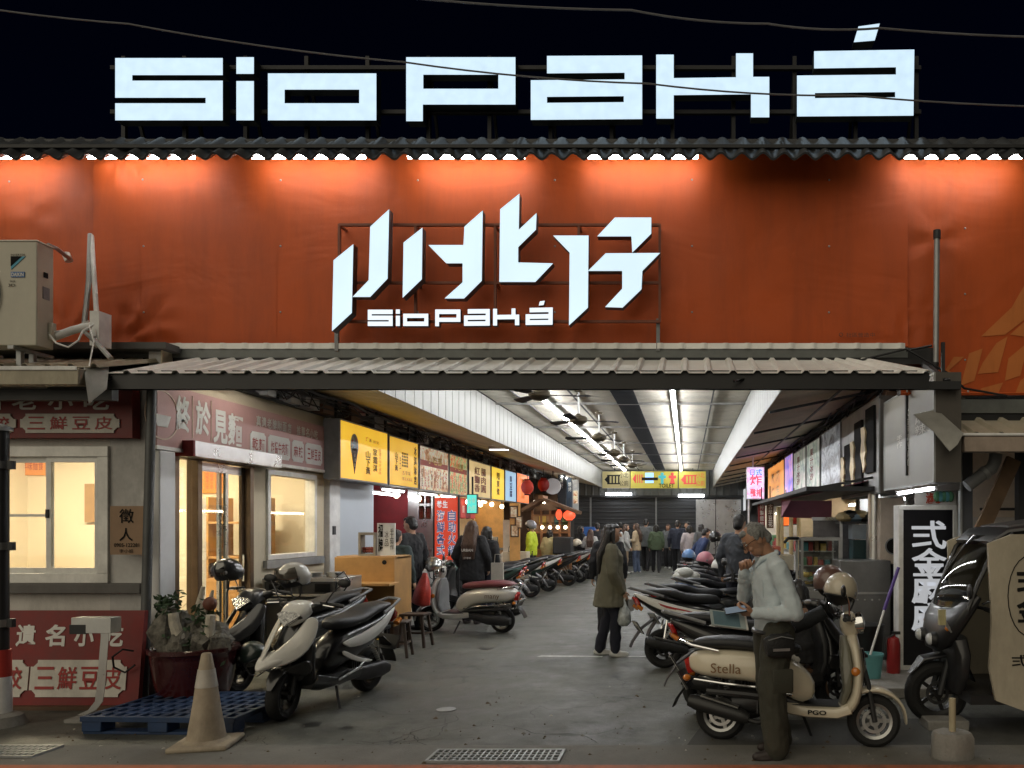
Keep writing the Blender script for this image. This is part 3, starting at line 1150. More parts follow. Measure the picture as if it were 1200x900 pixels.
# --- tiled eave with tube lights
eave = thing('tiled_eave', 'wavy dark grey tiled eave running along the top of the orange front', 'eave', (-1, 7.4, 5.06))
m_tile = M('grey_roof_tile', (.06, .064, .07), .4, var=.3, scale=3, dirt=.3)
EX0, EX1 = -12.1, 5.3
bvec = Vector((0, .42, .36))
nvec = Vector((0, -.36, .42)).normalized()
b = MB()
b.corr((EX0, 7.13, 5.045), X_, bvec.normalized(), nvec, EX1 - EX0, .36, .195, .058, m_tile, 'sine', .02)
b.build('tile_course', eave, True, smooth=60)
b = MB()
b.corr((EX0 + .03, 7.29, 5.2), X_, bvec.normalized(), nvec, EX1 - EX0, .3, .195, .04, m_tile, 'sine', .022)
b.build('tile_course', eave, True, smooth=60)
b = MB()
b.bx(EX0, EX1, 7.48, 7.62, 5.34, 5.4, M('ridge_capping', (.035, .037, .042), .5))
b.bx(EX0, EX1, 7.18, 7.22, 5.17, 5.2, m_dark)
for i in range(12):
    x = EX0 + 1 + i * 1.45
    b.bar((x, 7.2, 5.18), (x, 7.6, 5.4), .04, .04, m_dark)
b.build('purlin', eave, True)
m_etube = M('eave_tube', (1, 1, 1), .4, var=0, emit=(1, .97, .93), es=46)
EY, EZ = 7.33, 5.15
for i, (a, c) in enumerate(((-80, 48), (103, 228), (293, 428), (478, 615), (683, 818), (1060, 1200))):
    lab = ('eave tube light above the beige air conditioner', 'eave tube light above the sheet seam and creases', 'eave tube light between the first two strokes of the sign and the creased corner',
           'eave tube light straight above the first strokes of the white logo', 'eave tube light above the last stroke of the white logo', 'eave tube light above the grey pole')[i]
    t = thing('tube_light', lab, 'tube light', (px_x((a + c) / 2, EY), EY, EZ), group='white tube lights under the tiled eave')
    b = MB()
    b.bx(px_x(a, EY), px_x(c, EY), EY - .02, EY + .02, EZ + .016, EZ + .045, m_white_clean)
    b.build('batten', t, True)
    b = MB()
    b.tube([(px_x(a, EY), EY, EZ), (px_x(c, EY), EY, EZ)], .014, m_etube, 8)
    b.build('tube', t, True)

# --- big letters over the roof
m_face = lit('sign_white_face', (.62, .82, 1.), .9, .07, 9)
m_return = M('letter_return', (.10, .13, .15), .4, .5)
BIG = {
 'S': [[(135, 68), (261, 68), (261, 88), (155, 88), (155, 94.5), (261, 94.5), (261, 141), (135, 141), (135, 121), (241, 121), (241, 114.5), (135, 114.5)]],
 'i': [[(277, 67), (297.5, 67), (297.5, 86.5), (277, 86.5)]], 'i2': [[(277, 95), (297.5, 95), (297.5, 141), (277, 141)]],
 'o': [[(314, 86), (441, 86), (441, 141), (314, 141)], [(333.5, 105), (421, 105), (421, 121), (333.5, 121)]],
 'P': [[(476, 67), (604, 67), (604, 122.5), (495.5, 122.5), (495.5, 142), (476, 142)], [(496, 87.5), (584, 87.5), (584, 104), (496, 104)]],
 'a': [[(641, 65.5), (752.5, 65), (752.5, 139.5), (622, 140.5), (622, 94), (732, 93), (732, 85.2), (641, 86)], [(641, 113.5), (731, 112.7), (731, 119.7), (641, 120.5)]],
 'k': [[(769, 64), (789.5, 64), (789.5, 91.5), (862.5, 90.5), (862.5, 62.5), (882.5, 62.5), (882.5, 90), (901.5, 90), (901.5, 137.5), (880, 137.5), (880, 110.5), (789.5, 111.5), (789.5, 139), (769, 139)]],
 'a2': [[(954, 60), (1071.5, 58), (1070.5, 135.5), (934, 136.5), (934, 88.5), (1050, 87.3), (1050, 78.8), (954, 80.2)], [(955, 109), (1049, 107.8), (1049, 114), (955, 115)]],
 'acute': [[(1006, 31), (1031, 27.5), (1025, 47.5), (1000.5, 49.5)]],
}
def letters(root, Y, fx, fz, depth, face, ret, tr):
    for k, loops in BIG.items():
        L = [[tr(p) for p in lp] for lp in loops]
        b = MB()
        b.prism([[(fx(p[0]), fz(p[1])) for p in lp] for lp in L], (0, Y, 0), X_, Z_, YN * depth, face, ret)
        b.build('letter', root, True)
YL = 7.95
t = thing('illuminated_sign', 'huge white lit letters Sio Paká standing above the tiled eave against the night sky', 'illuminated sign', (px_x(603, YL), YL, 5.5))
letters(t, YL, lambda p: px_x(p, YL - .12), lambda p: py_z(p, YL - .12), .12, m_face, m_return, lambda p: p)
b = MB()
m_frame_d = M('sign_frame_paint', (.008, .009, .012), .6)
for py in (78, 130):
    b.bx(px_x(128, YL), px_x(1080, YL), YL + .01, YL + .05, py_z(py, YL) - .02, py_z(py, YL) + .02, m_frame_d)
for px in range(140, 1080, 72):
    b.bx(px_x(px, YL) - .02, px_x(px, YL) + .02, YL + .05, YL + .09, 5.4, py_z(62, YL), m_frame_d)
    b.bar((px_x(px, YL), YL + .09, py_z(70, YL)), (px_x(px, YL), YL + .9, 4.5), .03, .03, m_frame_d)
b.build('support_frame', t, True)

# --- the logo on the orange banner
YS = 7.36
t = thing('illuminated_logo', 'white lit angular characters over small letters Sio Paká on the orange banner', 'illuminated sign', (px_x(583, YS), YS, 3.4))
LOGO = [
 [(58, 265), (123, 212), (118, 437), (53, 497)],
 [(178, 155), (240, 98), (235, 325), (178, 385), (120, 385), (173, 330)],
 [(287, 207), (349, 158), (347, 327), (284, 388)],
 [(368, 215), (483, 215), (486, 155), (546, 102), (543, 332), (485, 390), (421, 390), (480, 337), (480, 275), (427, 275)],
 [(603, 98), (666, 47), (664, 165), (722, 110), (720, 165), (662, 222), (662, 272), (776, 275), (718, 336), (600, 336)],
 [(776, 184), (892, 184), (890, 420), (828, 478), (830, 240)],
 [(920, 187), (978, 125), (1097, 125), (1097, 178), (1035, 240), (1032, 187)],
 [(890, 300), (948, 242), (1126, 241), (1068, 300), (1065, 360), (1003, 420), (946, 418), (1002, 358), (1002, 300)],
]
m_logo = lit('logo_white_face', (.68, .87, 1.), .92, .05, 2)
dp = .1
for pl in LOGO:
    b = MB()
    b.prism([[(px_x(370 + x / 2.79, YS - dp), py_z(210 + y / 2.79, YS - dp)) for x, y in pl]], (0, YS, 0), X_, Z_, YN * dp, m_logo, m_return)
    b.build('stroke', t, True)
ks = (647.8 - 431) / (1071.5 - 135)
letters(t, YS, lambda p: px_x(p, YS - .06), lambda p: py_z(p, YS - .06), .06, lit('logo_small_face', (.8, .9, 1.), .95), m_return,
        lambda p: (431 + (p[0] - 135) * ks, 382 + (p[1] - 141) * .262))
b = MB()
m_fr = M('rust_orange_bar', (.2, .05, .02), .55, dirt=.4)
fy = YS + .03
def fx(p): return px_x(p, fy)
def fz(p): return py_z(p, fy)
for py in (263, 331, 376.5):
    b.bx(fx(397), fx(773), fy, fy + .03, fz(py) - .012, fz(py) + .012, m_fr)
for px in (397, 486.5, 580, 678, 773):
    b.bx(fx(px) - .012, fx(px) + .012, fy + .002, fy + .028, fz(377), fz(262), m_fr)
for px in (392, 771):
    b.bx(fx(px) - .018, fx(px) + .018, fy + .035, fy + .065, fz(410), fz(372), m_grey)
for px in (397, 486.5, 580, 678, 773):
    for py in (263, 331):
        b.bar((fx(px), fy + .03, fz(py)), (fx(px), BY, fz(py)), .02, .02, m_fr)
b.build('frame', t, True)

# --- gutter box and corrugated canopy over the mouth of the passage
t = thing('canopy', 'white corrugated metal canopy with dark edge beam over the passage mouth', 'canopy', (-1.9, 7, 2.8))
m_can = M('canopy_sheet', (.78, .78, .75), .5, .1, var=.12, scale=2.5, dirt=.3)
sl = Vector((0, .8, .285))
slu = sl.normalized()
snv = Vector((0, -.285, .8)).normalized()
x0, x1 = px_x(128, 6.7), px_x(1092, 6.7)
b = MB()
k = len(b.v)
b.corr((x0, 6.68, 2.965), X_, slu, snv, x1 - x0, .82, .21, .024, m_can, 'trap', .006)
for i, v in enumerate(b.v):                       # the ends lean in towards the wall
    f = (v.y - 6.68) / .76
    if v.x > 1.2:
        v.x -= f * .38 * min(1, (v.x - 1.2) / .8)
    if v.x < -4.2:
        v.x += f * .16 * min(1, (-4.2 - v.x) / .8)
b.build('roof_sheet', t, True)
b = MB()
b.bx(x0 + .02, x1 - .02, 6.71, 6.75, 2.83, 2.972, m_black)
b.bx(x0 + .02, x1 - .02, 6.752, 6.78, 2.83, 3.0, m_black)  # second bar added to block tube light through the rib gaps
b.bar((x1 - .03, 6.75, 2.9), (x1 - .4, 7.5, 3.2), .05, .1, m_black)
b.bar((x0 + .05, 6.75, 2.9), (x0 + .2, 7.5, 3.2), .05, .1, m_black)
b.build('edge_beam', t, True)
b = MB()
m_gb = M('grey_green_beam', (.13, .14, .135), .5, .2, dirt=.4)
b.bx(px_x(138, 7.5), px_x(1062, 7.5), 7.44, 7.56, py_z(419, 7.44), py_z(407.5, 7.44), m_gb)
b.corr((px_x(140, 7.45), 7.43, py_z(409, 7.44)), X_, Z_, YN, px_x(1060, 7.45) - px_x(140, 7.45), .055, .21, .012, m_can, 'trap', .005)
b.build('box_beam', t, True)
b = MB()
for px in (250, 420, 590, 775, 980):
    b.bar((px_x(px, 6.75), 6.75, 2.86), (px_x(px, 7.5), 7.5, 3.2), .04, .05, m_black)
b.build('bracket', t, True)

# roof over the noodle shop front
t = thing('corrugated_roof', 'weathered beige corrugated roof with gutter over the noodle shop front', 'roof', (-6.4, 7, 2.8))
m_rf = M('weathered_beige_sheet', (.4, .36, .27), .6, .1, var=.15, scale=2, dirt=.6)
b = MB()
rx0, rx1 = -11.0, px_x(126, 6.7)
b.corr((rx0, 6.6, 3.0), X_, Vector((0, .85, .23)).normalized(), Vector((0, -.23, .85)).normalized(), rx1 - rx0, .92, .2, .03, m_rf, 'trap', .006)
b.build('roof_sheet', t, True)
b = MB()
b.bx(rx0, px_x(97, 6.55), 6.5, 6.6, 2.83, 2.97, m_rf)
b.bx(rx0, px_x(97, 6.55) - .01, 6.49, 6.5, 2.95, 2.985, m_white)
b.build('gutter', t, True, bevel=.008)
b = MB()
b.plate([P(98, 430, 6.6), P(128, 428, 6.75), P(125, 456, 6.6), P(104, 473, 6.5), P(101, 452, 6.5)], .006, M('bent_flashing', (.45, .45, .43), .5, .3, dirt=.4))
b.build('flashing', t, True)
b = MB()
b.bx(rx0, rx1, 6.75, 6.83, 2.74, 2.84, m_black)
for x in (-9.5, -8, -6.5, -5.2):
    b.bar((x, 6.62, 2.88), (x, 7.5, 3.1), .05, .06, m_black)
b.build('rafter', t, True)

# beam and roof of the corner stall on the other side
t = thing('corrugated_roof', 'stained corrugated roof with pinkish gutter over the stall behind the three-wheeler', 'roof', (3.4, 7.2, 2.4))
b = MB()
qx0 = px_x(1090, 7.0)
b.corr((qx0 + .2, 6.88, 2.45), X_, Vector((0, .65, .24)).normalized(), Vector((0, -.24, .65)).normalized(), 4.2, .72, .22, .03, m_rf, 'trap', .006)
b.build('roof_sheet', t, True)
b = MB()
b.bx(px_x(1128, 6.85), 6.5, 6.8, 6.9, 2.29, 2.425, M('pinkish_gutter', (.34, .27, .22), .55, dirt=.5))
b.bx(px_x(1124, 6.85), 6.5, 6.79, 6.88, 2.43, 2.455, m_white)
b.build('gutter', t, True, bevel=.006)
b = MB()
b.plate([P(1070, 486, 6.74), P(1098, 480, 6.86), P(1129, 508, 6.7), P(1122, 521, 6.66), P(1113, 529, 6.65), P(1094, 506, 6.68)], .008, M('bent_steel_flap', (.4, .39, .36), .45, .4, dirt=.35))
b.build('flashing', t, True)
b = MB()
b.bx(px_x(1085, 7.55), 6.5, 7.4, 7.54, py_z(484, 7.4), py_z(468, 7.4), m_gb)
b.bx(px_x(1085, 7.55), 6.5, 7.42, 7.52, py_z(494, 7.4), py_z(484.5, 7.4), m_black)
b.build('beam', t, True)

# rear fall pipe / pole on the orange front
b = MB()
b.tube([P(1098, 272, 7.4), P(1096.5, 442, 7.4)], .028, m_galv, 12)
b.tube([P(1098, 270, 7.4), P(1098, 280, 7.4)], .036, m_dark, 12)
b.tube([P(1096, 425, 7.39), P(1094, 450, 7.39)], .036, m_dark, 12)
tag(b.build('steel_pole'), 'upright grey steel pole in front of the orange tarpaulin', 'pole')

# night wires across the sky
def wire(pts, r, label):
    b = MB()
    q = []
    for i in range(len(pts) - 1):
        for k in range(8):
            f = k / 8
            a, c = Vector(pts[i]), Vector(pts[i + 1])
            q.append(a.lerp(c, f) - Z_ * .12 * f * (1 - f))
    q.append(Vector(pts[-1]))
    b.tube(q, r, m_wire, 6)
    return tag(b.build('overhead_wire'), label, 'wire', 'overhead wires across the street')
m_wire = M('wire_sheath', (.16, .16, .17), .6)
wire([P(-120, -8, 6.4), P(150, 28, 6.4), P(475, 73, 6.4), P(760, 98, 6.4), P(1000, 112, 6.4), P(1330, 126, 6.4)], .007, 'thin wire sagging across the lit letters Sio Paká')
wire([P(430, -8, 6.6), P(740, 12, 6.6), P(900, 28, 6.6), P(1030, 33, 6.6), P(1330, 44, 6.6)], .009, 'thin wire crossing just behind the accent above the lit letters')

# ================================================================== NOODLE SHOP ON THE CORNER
WX = -5.0
FY = 7.2
shop = thing('noodle_shop', 'corner noodle shop with lit sliding window and glass door on the passage side', 'shop', (-6.2, 8.9, 0))
m_wall = M('stained_white_wall', (.68, .65, .6), .75, var=.12, scale=2, bump=.12, dirt=.5)
m_tilew = M('grey_streaked_cladding', (.5, .49, .47), .55, .2, var=.3, scale=2, dirt=.6)
m_beige = M('beige_render', (.58, .5, .36), .8, var=.1, scale=1.5, bump=.1, dirt=.2)
m_inner = M('cream_room_wall', (.74, .66, .5), .7, var=.05, scale=1.5)
zt, zb = py_z(523, FY), py_z(683, FY)
wx0, wx1 = px_x(-45, FY), px_x(129, FY)
b = MB()
b.bx(-11, wx0, FY, FY + .15, 0, 3.0, m_wall)
b.bx(wx0, wx1, FY, FY + .15, 0, zb, m_wall)
b.bx(wx0, wx1, FY, FY + .15, zt, 3.0, m_wall)
b.bx(wx1, WX - .001, FY, FY + .15, 0, 3.0, m_tilew)
b.build('front_wall', shop, True)
b = MB()
b.bx(wx0 - .6, -5.06, FY - .1, FY - .002, py_z(692, FY) - .02, zb, M('stained_ledge', (.13, .125, .12), .7, dirt=.5))
b.build('ledge', shop, True, bevel=.006)
# side wall pieces around door and window
DY0, DY1, WY0, WY1 = 7.475, 8.86, 9.12, 10.32
b = MB()
b.bx(WX - .15, WX, FY + .15, DY0, 0, 3.3, m_white)
b.bx(WX - .15, WX, DY0, DY1, 2.36, 3.3, m_white)
b.bx(WX - .15, WX, DY1, WY0, 0, 3.3, m_beige)
b.bx(WX - .15, WX, WY0, WY1, 0, 1.22, m_beige)
b.bx(WX - .15, WX, WY0, WY1, 2.3, 3.3, m_beige)
b.bx(WX - .15, WX, WY1, 10.58, 0, 3.3, m_beige)
b.bx(WX - .002, WX + .012, 7.3, 10.58, 2.98, 3.3, m_beige)
b.build('side_wall', shop, True)
b = MB()
b.bx(WX - .12, WX + .06, 10.63, 10.95, 0, 3.2, m_white)
b.build('white_pillar', shop, True, bevel=.01)
b = MB()
b.bx(WX - .02, WX + .1, FY - .06, FY + .16, 0, 2.34, M('bright_white_paint', (.8, .8, .8), .5, var=.06, dirt=.12))
b.build('white_pillar', shop, True, bevel=.01)
b = MB()
b.bx(-9.2, -9.1, FY + .15, 10.7, 0, 2.95, m_inner)
b.bx(-9.1, WX - .15, 10.6, 10.7, 0, 2.95, m_inner)
b.bx(-9.1, WX - .15, FY + .15, 10.6, 2.9, 2.95, m_inner)
b.bx(-9.1, WX - .15, FY + .15, 10.6, .005, .02, M('room_floor_tile', (.3, .25, .2), .4, var=.1))
b.build('interior', shop, True)
b = MB()
b.bx(-11.1, WX + .1, FY + .02, 10.9, 3.3, 3.36, m_shell)
b.build('roof', shop, True)
# front window
m_alu = M('white_aluminium', (.74, .73, .69), .4, .2, dirt=.2)
win = MB()
for (a, c, e, f) in ((wx0, wx1, zb, zb + .09), (wx0, wx1, zt - .1, zt), (wx1 - .1, wx1, zb + .09, zt - .1), (wx0, wx0 + .08, zb + .09, zt - .1)):
    win.bx(a, c, FY - .03, FY + .1, e, f, m_alu)
wo = win.build('window', shop, True, bevel=.004)
for (a, c, yy) in ((wx0 + .08, px_x(57, FY), .05), (px_x(54, FY), wx1 - .1, .015)):
    b = MB()
    z0, z1 = zb + .09, zt - .1
    b.bx(a, a + .045, FY + yy - .015, FY + yy + .015, z0, z1, m_alu)
    b.bx(c - .045, c, FY + yy - .015, FY + yy + .015, z0, z1, m_alu)
    b.bx(a + .045, c - .045, FY + yy - .015, FY + yy + .015, z0, z0 + .05, m_alu)
    b.bx(a + .045, c - .045, FY + yy - .015, FY + yy + .015, z1 - .05, z1, m_alu)
    if yy > .02:
        b.bx(a + .045, c - .045, FY + yy - .012, FY + yy + .012, py_z(604, FY) - .012, py_z(604, FY) + .012, m_alu)
    else:
        b.bx(a + .005, a + .03, FY - .016, FY - .001, py_z(602, FY) - .04, py_z(602, FY) + .04, m_black)
    b.bx(a + .045, c - .045, FY + yy - .003, FY + yy + .003, z0 + .05, z1 - .05, m_glass)
    b.build('sash', wo, True)
# side window
b = MB()
for (a, c, e, f) in ((WY0, WY1, 1.22, 1.28), (WY0, WY1, 2.24, 2.3), (WY0, WY0 + .06, 1.28, 2.24), (WY1 - .06, WY1, 1.28, 2.24)):
    b.bx(WX - .1, WX + .03, a, c, e, f, m_alu)
b.bx(WX - .05, WX - .044, WY0 + .06, WY1 - .06, 1.28, 2.24, m_glass)
b.build('window', shop, True, bevel=.004)
# glass door: frames, two leaves
m_bronze = M('bronze_frame', (.16, .11, .07), .35, .6, dirt=.1)
d_ = MB()
for y in (DY0 + .03, 7.86, DY1 - .06):
    d_.bx(WX - .1, WX + .02, y - .035, y + .035, .02, 2.34, m_bronze)
d_.bx(WX - .1, WX + .02, DY0, DY1, 2.3, 2.36, m_bronze)
do = d_.build('door', shop, True, bevel=.004)
for (a, c) in ((7.895, 8.4), (8.3, 8.76)):
    b = MB()
    xo = WX - .03 if a < 8 else WX - .07
    b.bx(xo - .015, xo + .015, a, a + .045, .03, 2.29, m_steel)
    b.bx(xo - .015, xo + .015, c - .045, c, .03, 2.29, m_steel if a < 8 else m_bronze)
    b.bx(xo - .015, xo + .015, a + .045, c - .045, .03, .13, m_steel)
    b.bx(xo - .015, xo + .015, a + .045, c - .045, 2.2, 2.29, m_steel)
    b.bx(xo - .003, xo + .003, a + .045, c - .045, .13, 2.2, m_glass)
    b.bx(xo + .016, xo + .04, c - .035, c - .015, 1.0, 1.3, m_chrome)
    b.build('door_leaf', do, True)
b = MB()
b.bx(WX - .05, WX - .044, DY0 + .08, 7.82, .1, 2.3, m_glass)
b.build('side_pane', do, True)
b = MB()
b.bx(WX + .002, WX + .2, 7.5, 9.1, 2.31, 2.465, m_steel)
b.bx(WX + .002, WX + .2, 7.47, 7.5, 2.31, 2.465, m_red)
b.build('door_header', shop, True, bevel=.004)
b = MB()
b.bx(WX + .002, WX + .05, 9.06, 10.5, 1.12, 1.215, m_galv)
b.build('window_sill', shop, True)
b = MB()
b.bx(WX + .061, WX + .075, 10.7, 10.78, 1.5, 1.62, m_dark)
b.build('switch_plate', shop, True)
# assumed lamps in the room, inferred from its lit interior
m_room = M('assumed_room_lamp', (1, 1, 1), .4, var=0, emit=(1, .83, .58), es=110)
for i, x in enumerate((-7.9, -6.1)):
    t = thing('assumed_ceiling_light', ('assumed warm ceiling lamp in the noodle shop above the sliding window', 'assumed warm ceiling lamp in the noodle shop behind the glass door')[i], 'ceiling light', (x, 8.9, 2.84))
    b = MB()
    b.bx(x - .65, x + .65, 8.75, 9.05, 2.86, 2.898, m_white_clean)
    b.build('housing', t, True)
    b = MB()
    b.bx(x - .62, x + .62, 8.77, 9.03, 2.845, 2.858, m_room)
    b.build('diffuser', t, True)
# things seen through the glass
def quick(name, label, cat, fn, bevel=0, group=None, smooth=38):
    b = MB()
    fn(b)
    return tag(b.build(name, bevel=bevel, smooth=smooth), label, cat, group)
m_orange = lit('orange_menu_face', (.85, .3, .05), .35)
def f(b):
    y = 10.57
    b.bx(px_x(222, y), px_x(264, y), y, y + .02, py_z(578, y), py_z(540, y), m_orange)
    for i in range(7):
        b.column('滷牛肉麵湯'[i % 3:] + '小菜', (px_x(225 + i * 5.4, y), y - .001, py_z(573, y)), X_, Z_, .04, .32, m_redlit if i > 2 else M('yellow_print', (.7, .5, .2)), .003)
quick('menu_board', 'orange menu board behind the glass door of the noodle shop', 'menu board', f)
def f(b):
    y = 10.56
    b.bx(px_x(18, y), px_x(52, y), y, y + .02, py_z(557, y), py_z(531, y), m_orange)
    b.row('古早味麵食', (px_x(20, y), y - .001, py_z(551, y)), X_, Z_, .36, .12, m_red_ink)
quick('menu_board', 'orange menu board seen through the sliding window', 'menu board', f)
def f(b):
    y = 10.55
    b.bx(px_x(99, y), px_x(114, y), y, y + .03, py_z(612, y), py_z(567, y), M('brown_board', (.32, .19, .08), .6))
quick('notice_board', 'plain brown board on the cream wall seen through the sliding window', 'board', f)
def f(b):
    y = 10.5
    b.bx(px_x(222, y), px_x(262, y), y, y + .06, .03, py_z(584, y), M('frosted_partition', (.42, .42, .4), .5, .1))
    b.bx(px_x(250, y), px_x(252, y), y - .01, y, .03, py_z(584, y), m_steel)
quick('partition', 'grey partition panel at the back of the noodle shop', 'partition', f)
def f(b):
    b.bx(-7.9, -7.1, 9.7, 10.2, .7, .76, m_wood)
    for x in (-7.85, -7.15):
        for y in (9.75, 10.15):
            b.bx(x - .02, x + .02, y - .02, y + .02, .02, .7, m_dark)
quick('table', 'wooden table inside the noodle shop behind the sliding window', 'table', f)
def f(b):
    b.bx(-9.0, -8.2, 8.0, 8.6, .02, 1.15, M('orange_counter', (.6, .28, .07), .5))
    b.bx(-9.02, -8.15, 7.95, 8.65, 1.15, 1.19, m_wood)
quick('counter', 'orange fronted counter inside behind the lower edge of the sliding window', 'counter', f, .01)
def f(b):
    k = len(b.v)
    for i, (x, z, r_) in enumerate(((-8.75, 1.36, .2), (-8.5, 1.34, .17), (-8.3, 1.3, .13))):
        b.ell((x, 8.3, z), (r_, .16, r_ * .9), M('clear_sack', (.5, .45, .38), .3, var=.3, scale=12, bump=.6, bscale=18), 16)
    for v in b.v[k:]:
        v += Vector((noise.noise(v * 9), noise.noise(v * 9 + Vector((4, 0, 1))), noise.noise(v * 7))) * .05
quick('flour_sack', 'shiny plastic sacks piled on the counter inside the sliding window', 'sack', f, smooth=60)
def f(b):
    b.bx(-6.2, -5.6, 9.9, 10.45, .02, .95, m_wood)
    b.bx(-6.2, -5.6, 9.9, 10.45, 1.2, 1.23, m_wood)
    b.bx(-6.2, -6.17, 9.9, 10.45, .95, 2.0, m_wood)
    b.bx(-5.63, -5.6, 9.9, 10.45, .95, 2.0, m_wood)
    b.bx(-6.2, -5.6, 9.9, 10.45, 1.65, 1.68, m_wood)
quick('shelf', 'pale wooden shelf inside behind the side window', 'shelf', f, .004)
def f(b):
    b.bx(WX + .003, WX + .012, 7.38, 7.46, 1.95, 2.3, m_orange)
    b.bx(WX + .003, WX + .012, 7.38, 7.46, 1.62, 1.95, picture('poster_noodle', [(.05, .05, .05), (.3, .25, .2), (.6, .6, .55), (.1, .08, .06)], 9, .1))
    b.text('麵', (WX + .012, 7.385, 2.16), Y_, Z_, .06, .1, m_red_ink)
    b.text('館', (WX + .012, 7.385, 2.02), Y_, Z_, .06, .1, m_red_ink)
quick('poster', 'narrow orange and grey poster on the white pillar beside the glass door', 'poster', f)

# ---- signs of the noodle shop
def plate_shape(x0, x1, z0, z1, c):
    return [(x0 + c, z0), (x1 - c, z0), (x1 - c, z0 + c * .4), (x1 - c * .4, z0 + c), (x1, z0 + c), (x1, z1 - c), (x1 - c * .4, z1 - c), (x1 - c, z1 - c * .4),
            (x1 - c, z1), (x0 + c, z1), (x0 + c, z1 - c * .4), (x0 + c * .4, z1 - c), (x0, z1 - c), (x0, z0 + c), (x0 + c * .4, z0 + c), (x0 + c, z0 + c * .4)]
Y = 7.08
t = thing('shop_sign', 'dark red sign board with white plates above the sliding window', 'sign', (-6.6, Y, py_z(513, Y)))
b = MB()
b.bx(px_x(-120, Y), px_x(155, Y), Y, Y + .1, py_z(513, Y), py_z(456, Y), m_red)
for (a, c, txt, t0, t1) in ((25, 141, '三鮮豆皮', 34, 133), (-98, 20, '古早水餃', -90, 13)):
    b.prism([plate_shape(px_x(a, Y), px_x(c, Y), py_z(507.5, Y), py_z(485, Y), .05)], (0, Y - .002, 0), X_, Z_, YN * .012, m_plate)
    b.row(txt, (px_x(t0, Y), Y - .014, py_z(503.5, Y)), X_, Z_, px_x(t1, Y) - px_x(t0, Y), py_z(488.5, Y) - py_z(503.5, Y), m_red_ink, .003, .012, .3)
b.row('遺名老小吃', (px_x(-70, Y), Y - .001, py_z(480, Y)), X_, Z_, px_x(128, Y) - px_x(-70, Y), .16, m_wht_ink, .003, .02, .45)
b.build('board', t, True)
Y = 6.84
t = thing('shop_sign', 'dirty red board leaning low against the shop wall under the window', 'sign', (-6.2, Y, 0))
b = MB()
Tm = Matrix.Translation((0, Y, 0)) @ Matrix.Rotation(R(-6), 4, 'X') @ Matrix.Translation((0, -Y, 0))
b.T = Tm
b.bx(px_x(-150, Y), px_x(161, Y), Y, Y + .05, .03, py_z(716, Y), m_red)
for (a, c, txt, t0, t1) in ((33, 146, '三鮮豆皮', 40, 141), (-85, 31, '古早水餃', -78, 24)):
    b.prism([plate_shape(px_x(a, Y), px_x(c, Y), py_z(817, Y), py_z(774, Y), .06)], (0, Y - .002, 0), X_, Z_, YN * .01, m_plate)
    b.row(txt, (px_x(t0, Y), Y - .013, py_z(808, Y)), X_, Z_, px_x(t1, Y) - px_x(t0, Y), py_z(782, Y) - py_z(808, Y), m_red_ink, .003, .012, .18)
b.row('遺名小吃', (px_x(12, Y), Y - .001, py_z(758, Y)), X_, Z_, px_x(138, Y) - px_x(12, Y), py_z(733, Y) - py_z(758, Y), m_wht_ink, .003, .028, .5)
b.build('board', t, True)
b = MB()
b.bx(px_x(-140, Y), px_x(150, Y), Y - .05, Y + .25, .0, .035, m_wood_dark)
tag(b.build('timber_base'), 'dark timber strip on the ground under the leaning red board', 'timber')

m_pink = M('faded_red_sign', (.5, .29, .27), .5, var=.12, scale=1.5, dirt=.12)
t = thing('shop_sign', 'long faded pink sign with white brush characters above the glass door', 'sign', (WX + .06, 9, 2.38))
b = MB()
b.bx(WX + .015, WX + .09, 7.12, 10.56, 2.38, 2.965, m_pink)
b.bx(WX + .012, WX + .1, 10.56, 10.62, 2.35, 2.97, m_alu)
b.bx(WX + .012, WX + .1, 7.1, 10.56, 2.345, 2.38, m_alu)
U = Y_
xs = WX + .091
yy = lambda px: F * -xs / (VX - px)
b.build('board', t, True)
b = MB()
for ch, a, c in (('終', 206, 222), ('於', 229, 246), ('見', 250, 266), ('麵', 267, 284)):
    b.text(ch, (xs, yy(a), 2.55 if ch in '終於' else 2.5), Y_, Z_, yy(c) - yy(a), .34, m_wht_ink, .004, .03)
b.row('真遺老牌附面店 推薦名小吃', (xs, yy(300), 2.77), Y_, Z_, yy(372) - yy(300), .12, m_wht_ink, .004, .02, .2)
for tx, a, c in (('乾麵', 293, 311), ('炸醬牛肉麵', 314, 339.5), ('麻辣', 342, 355.5), ('三鮮豆皮', 357.5, 377)):
    b.prism([plate_shape(yy(a), yy(c), 2.43, 2.7, .03)], (xs, 0, 0), Y_, Z_, X_ * .006, m_wht_ink)
    L = yy(c) - yy(a)
    b.row(tx, (xs + .006, yy(a) + L * .1, 2.49), Y_, Z_, L * .8, .14, m_red_ink, .003, .01, .15)
m_fine = M('cream_line', (.6, .45, .35), .5)
for px in (225.5, 247.5):
    b.bx(xs, xs + .004, yy(px) - .006, yy(px) + .006, 2.5, 2.92, m_fine)
# round emblem with a bowl
Te = Matrix.Translation((xs, yy(190), 2.67)) @ Matrix.Rotation(R(90), 4, 'Y')
b.lathe([(.22, 0), (.235, 0), (.235, .004), (.22, .004), (.22, 0)], m_fine, Te, 32)
b.prism([[(-.12, .0), (.12, .0), (.07, -.11), (-.07, -.11)]], (xs, yy(190), 2.67), Y_, Z_, X_ * .005, m_wht_ink)
b.build('lettering', t, True)

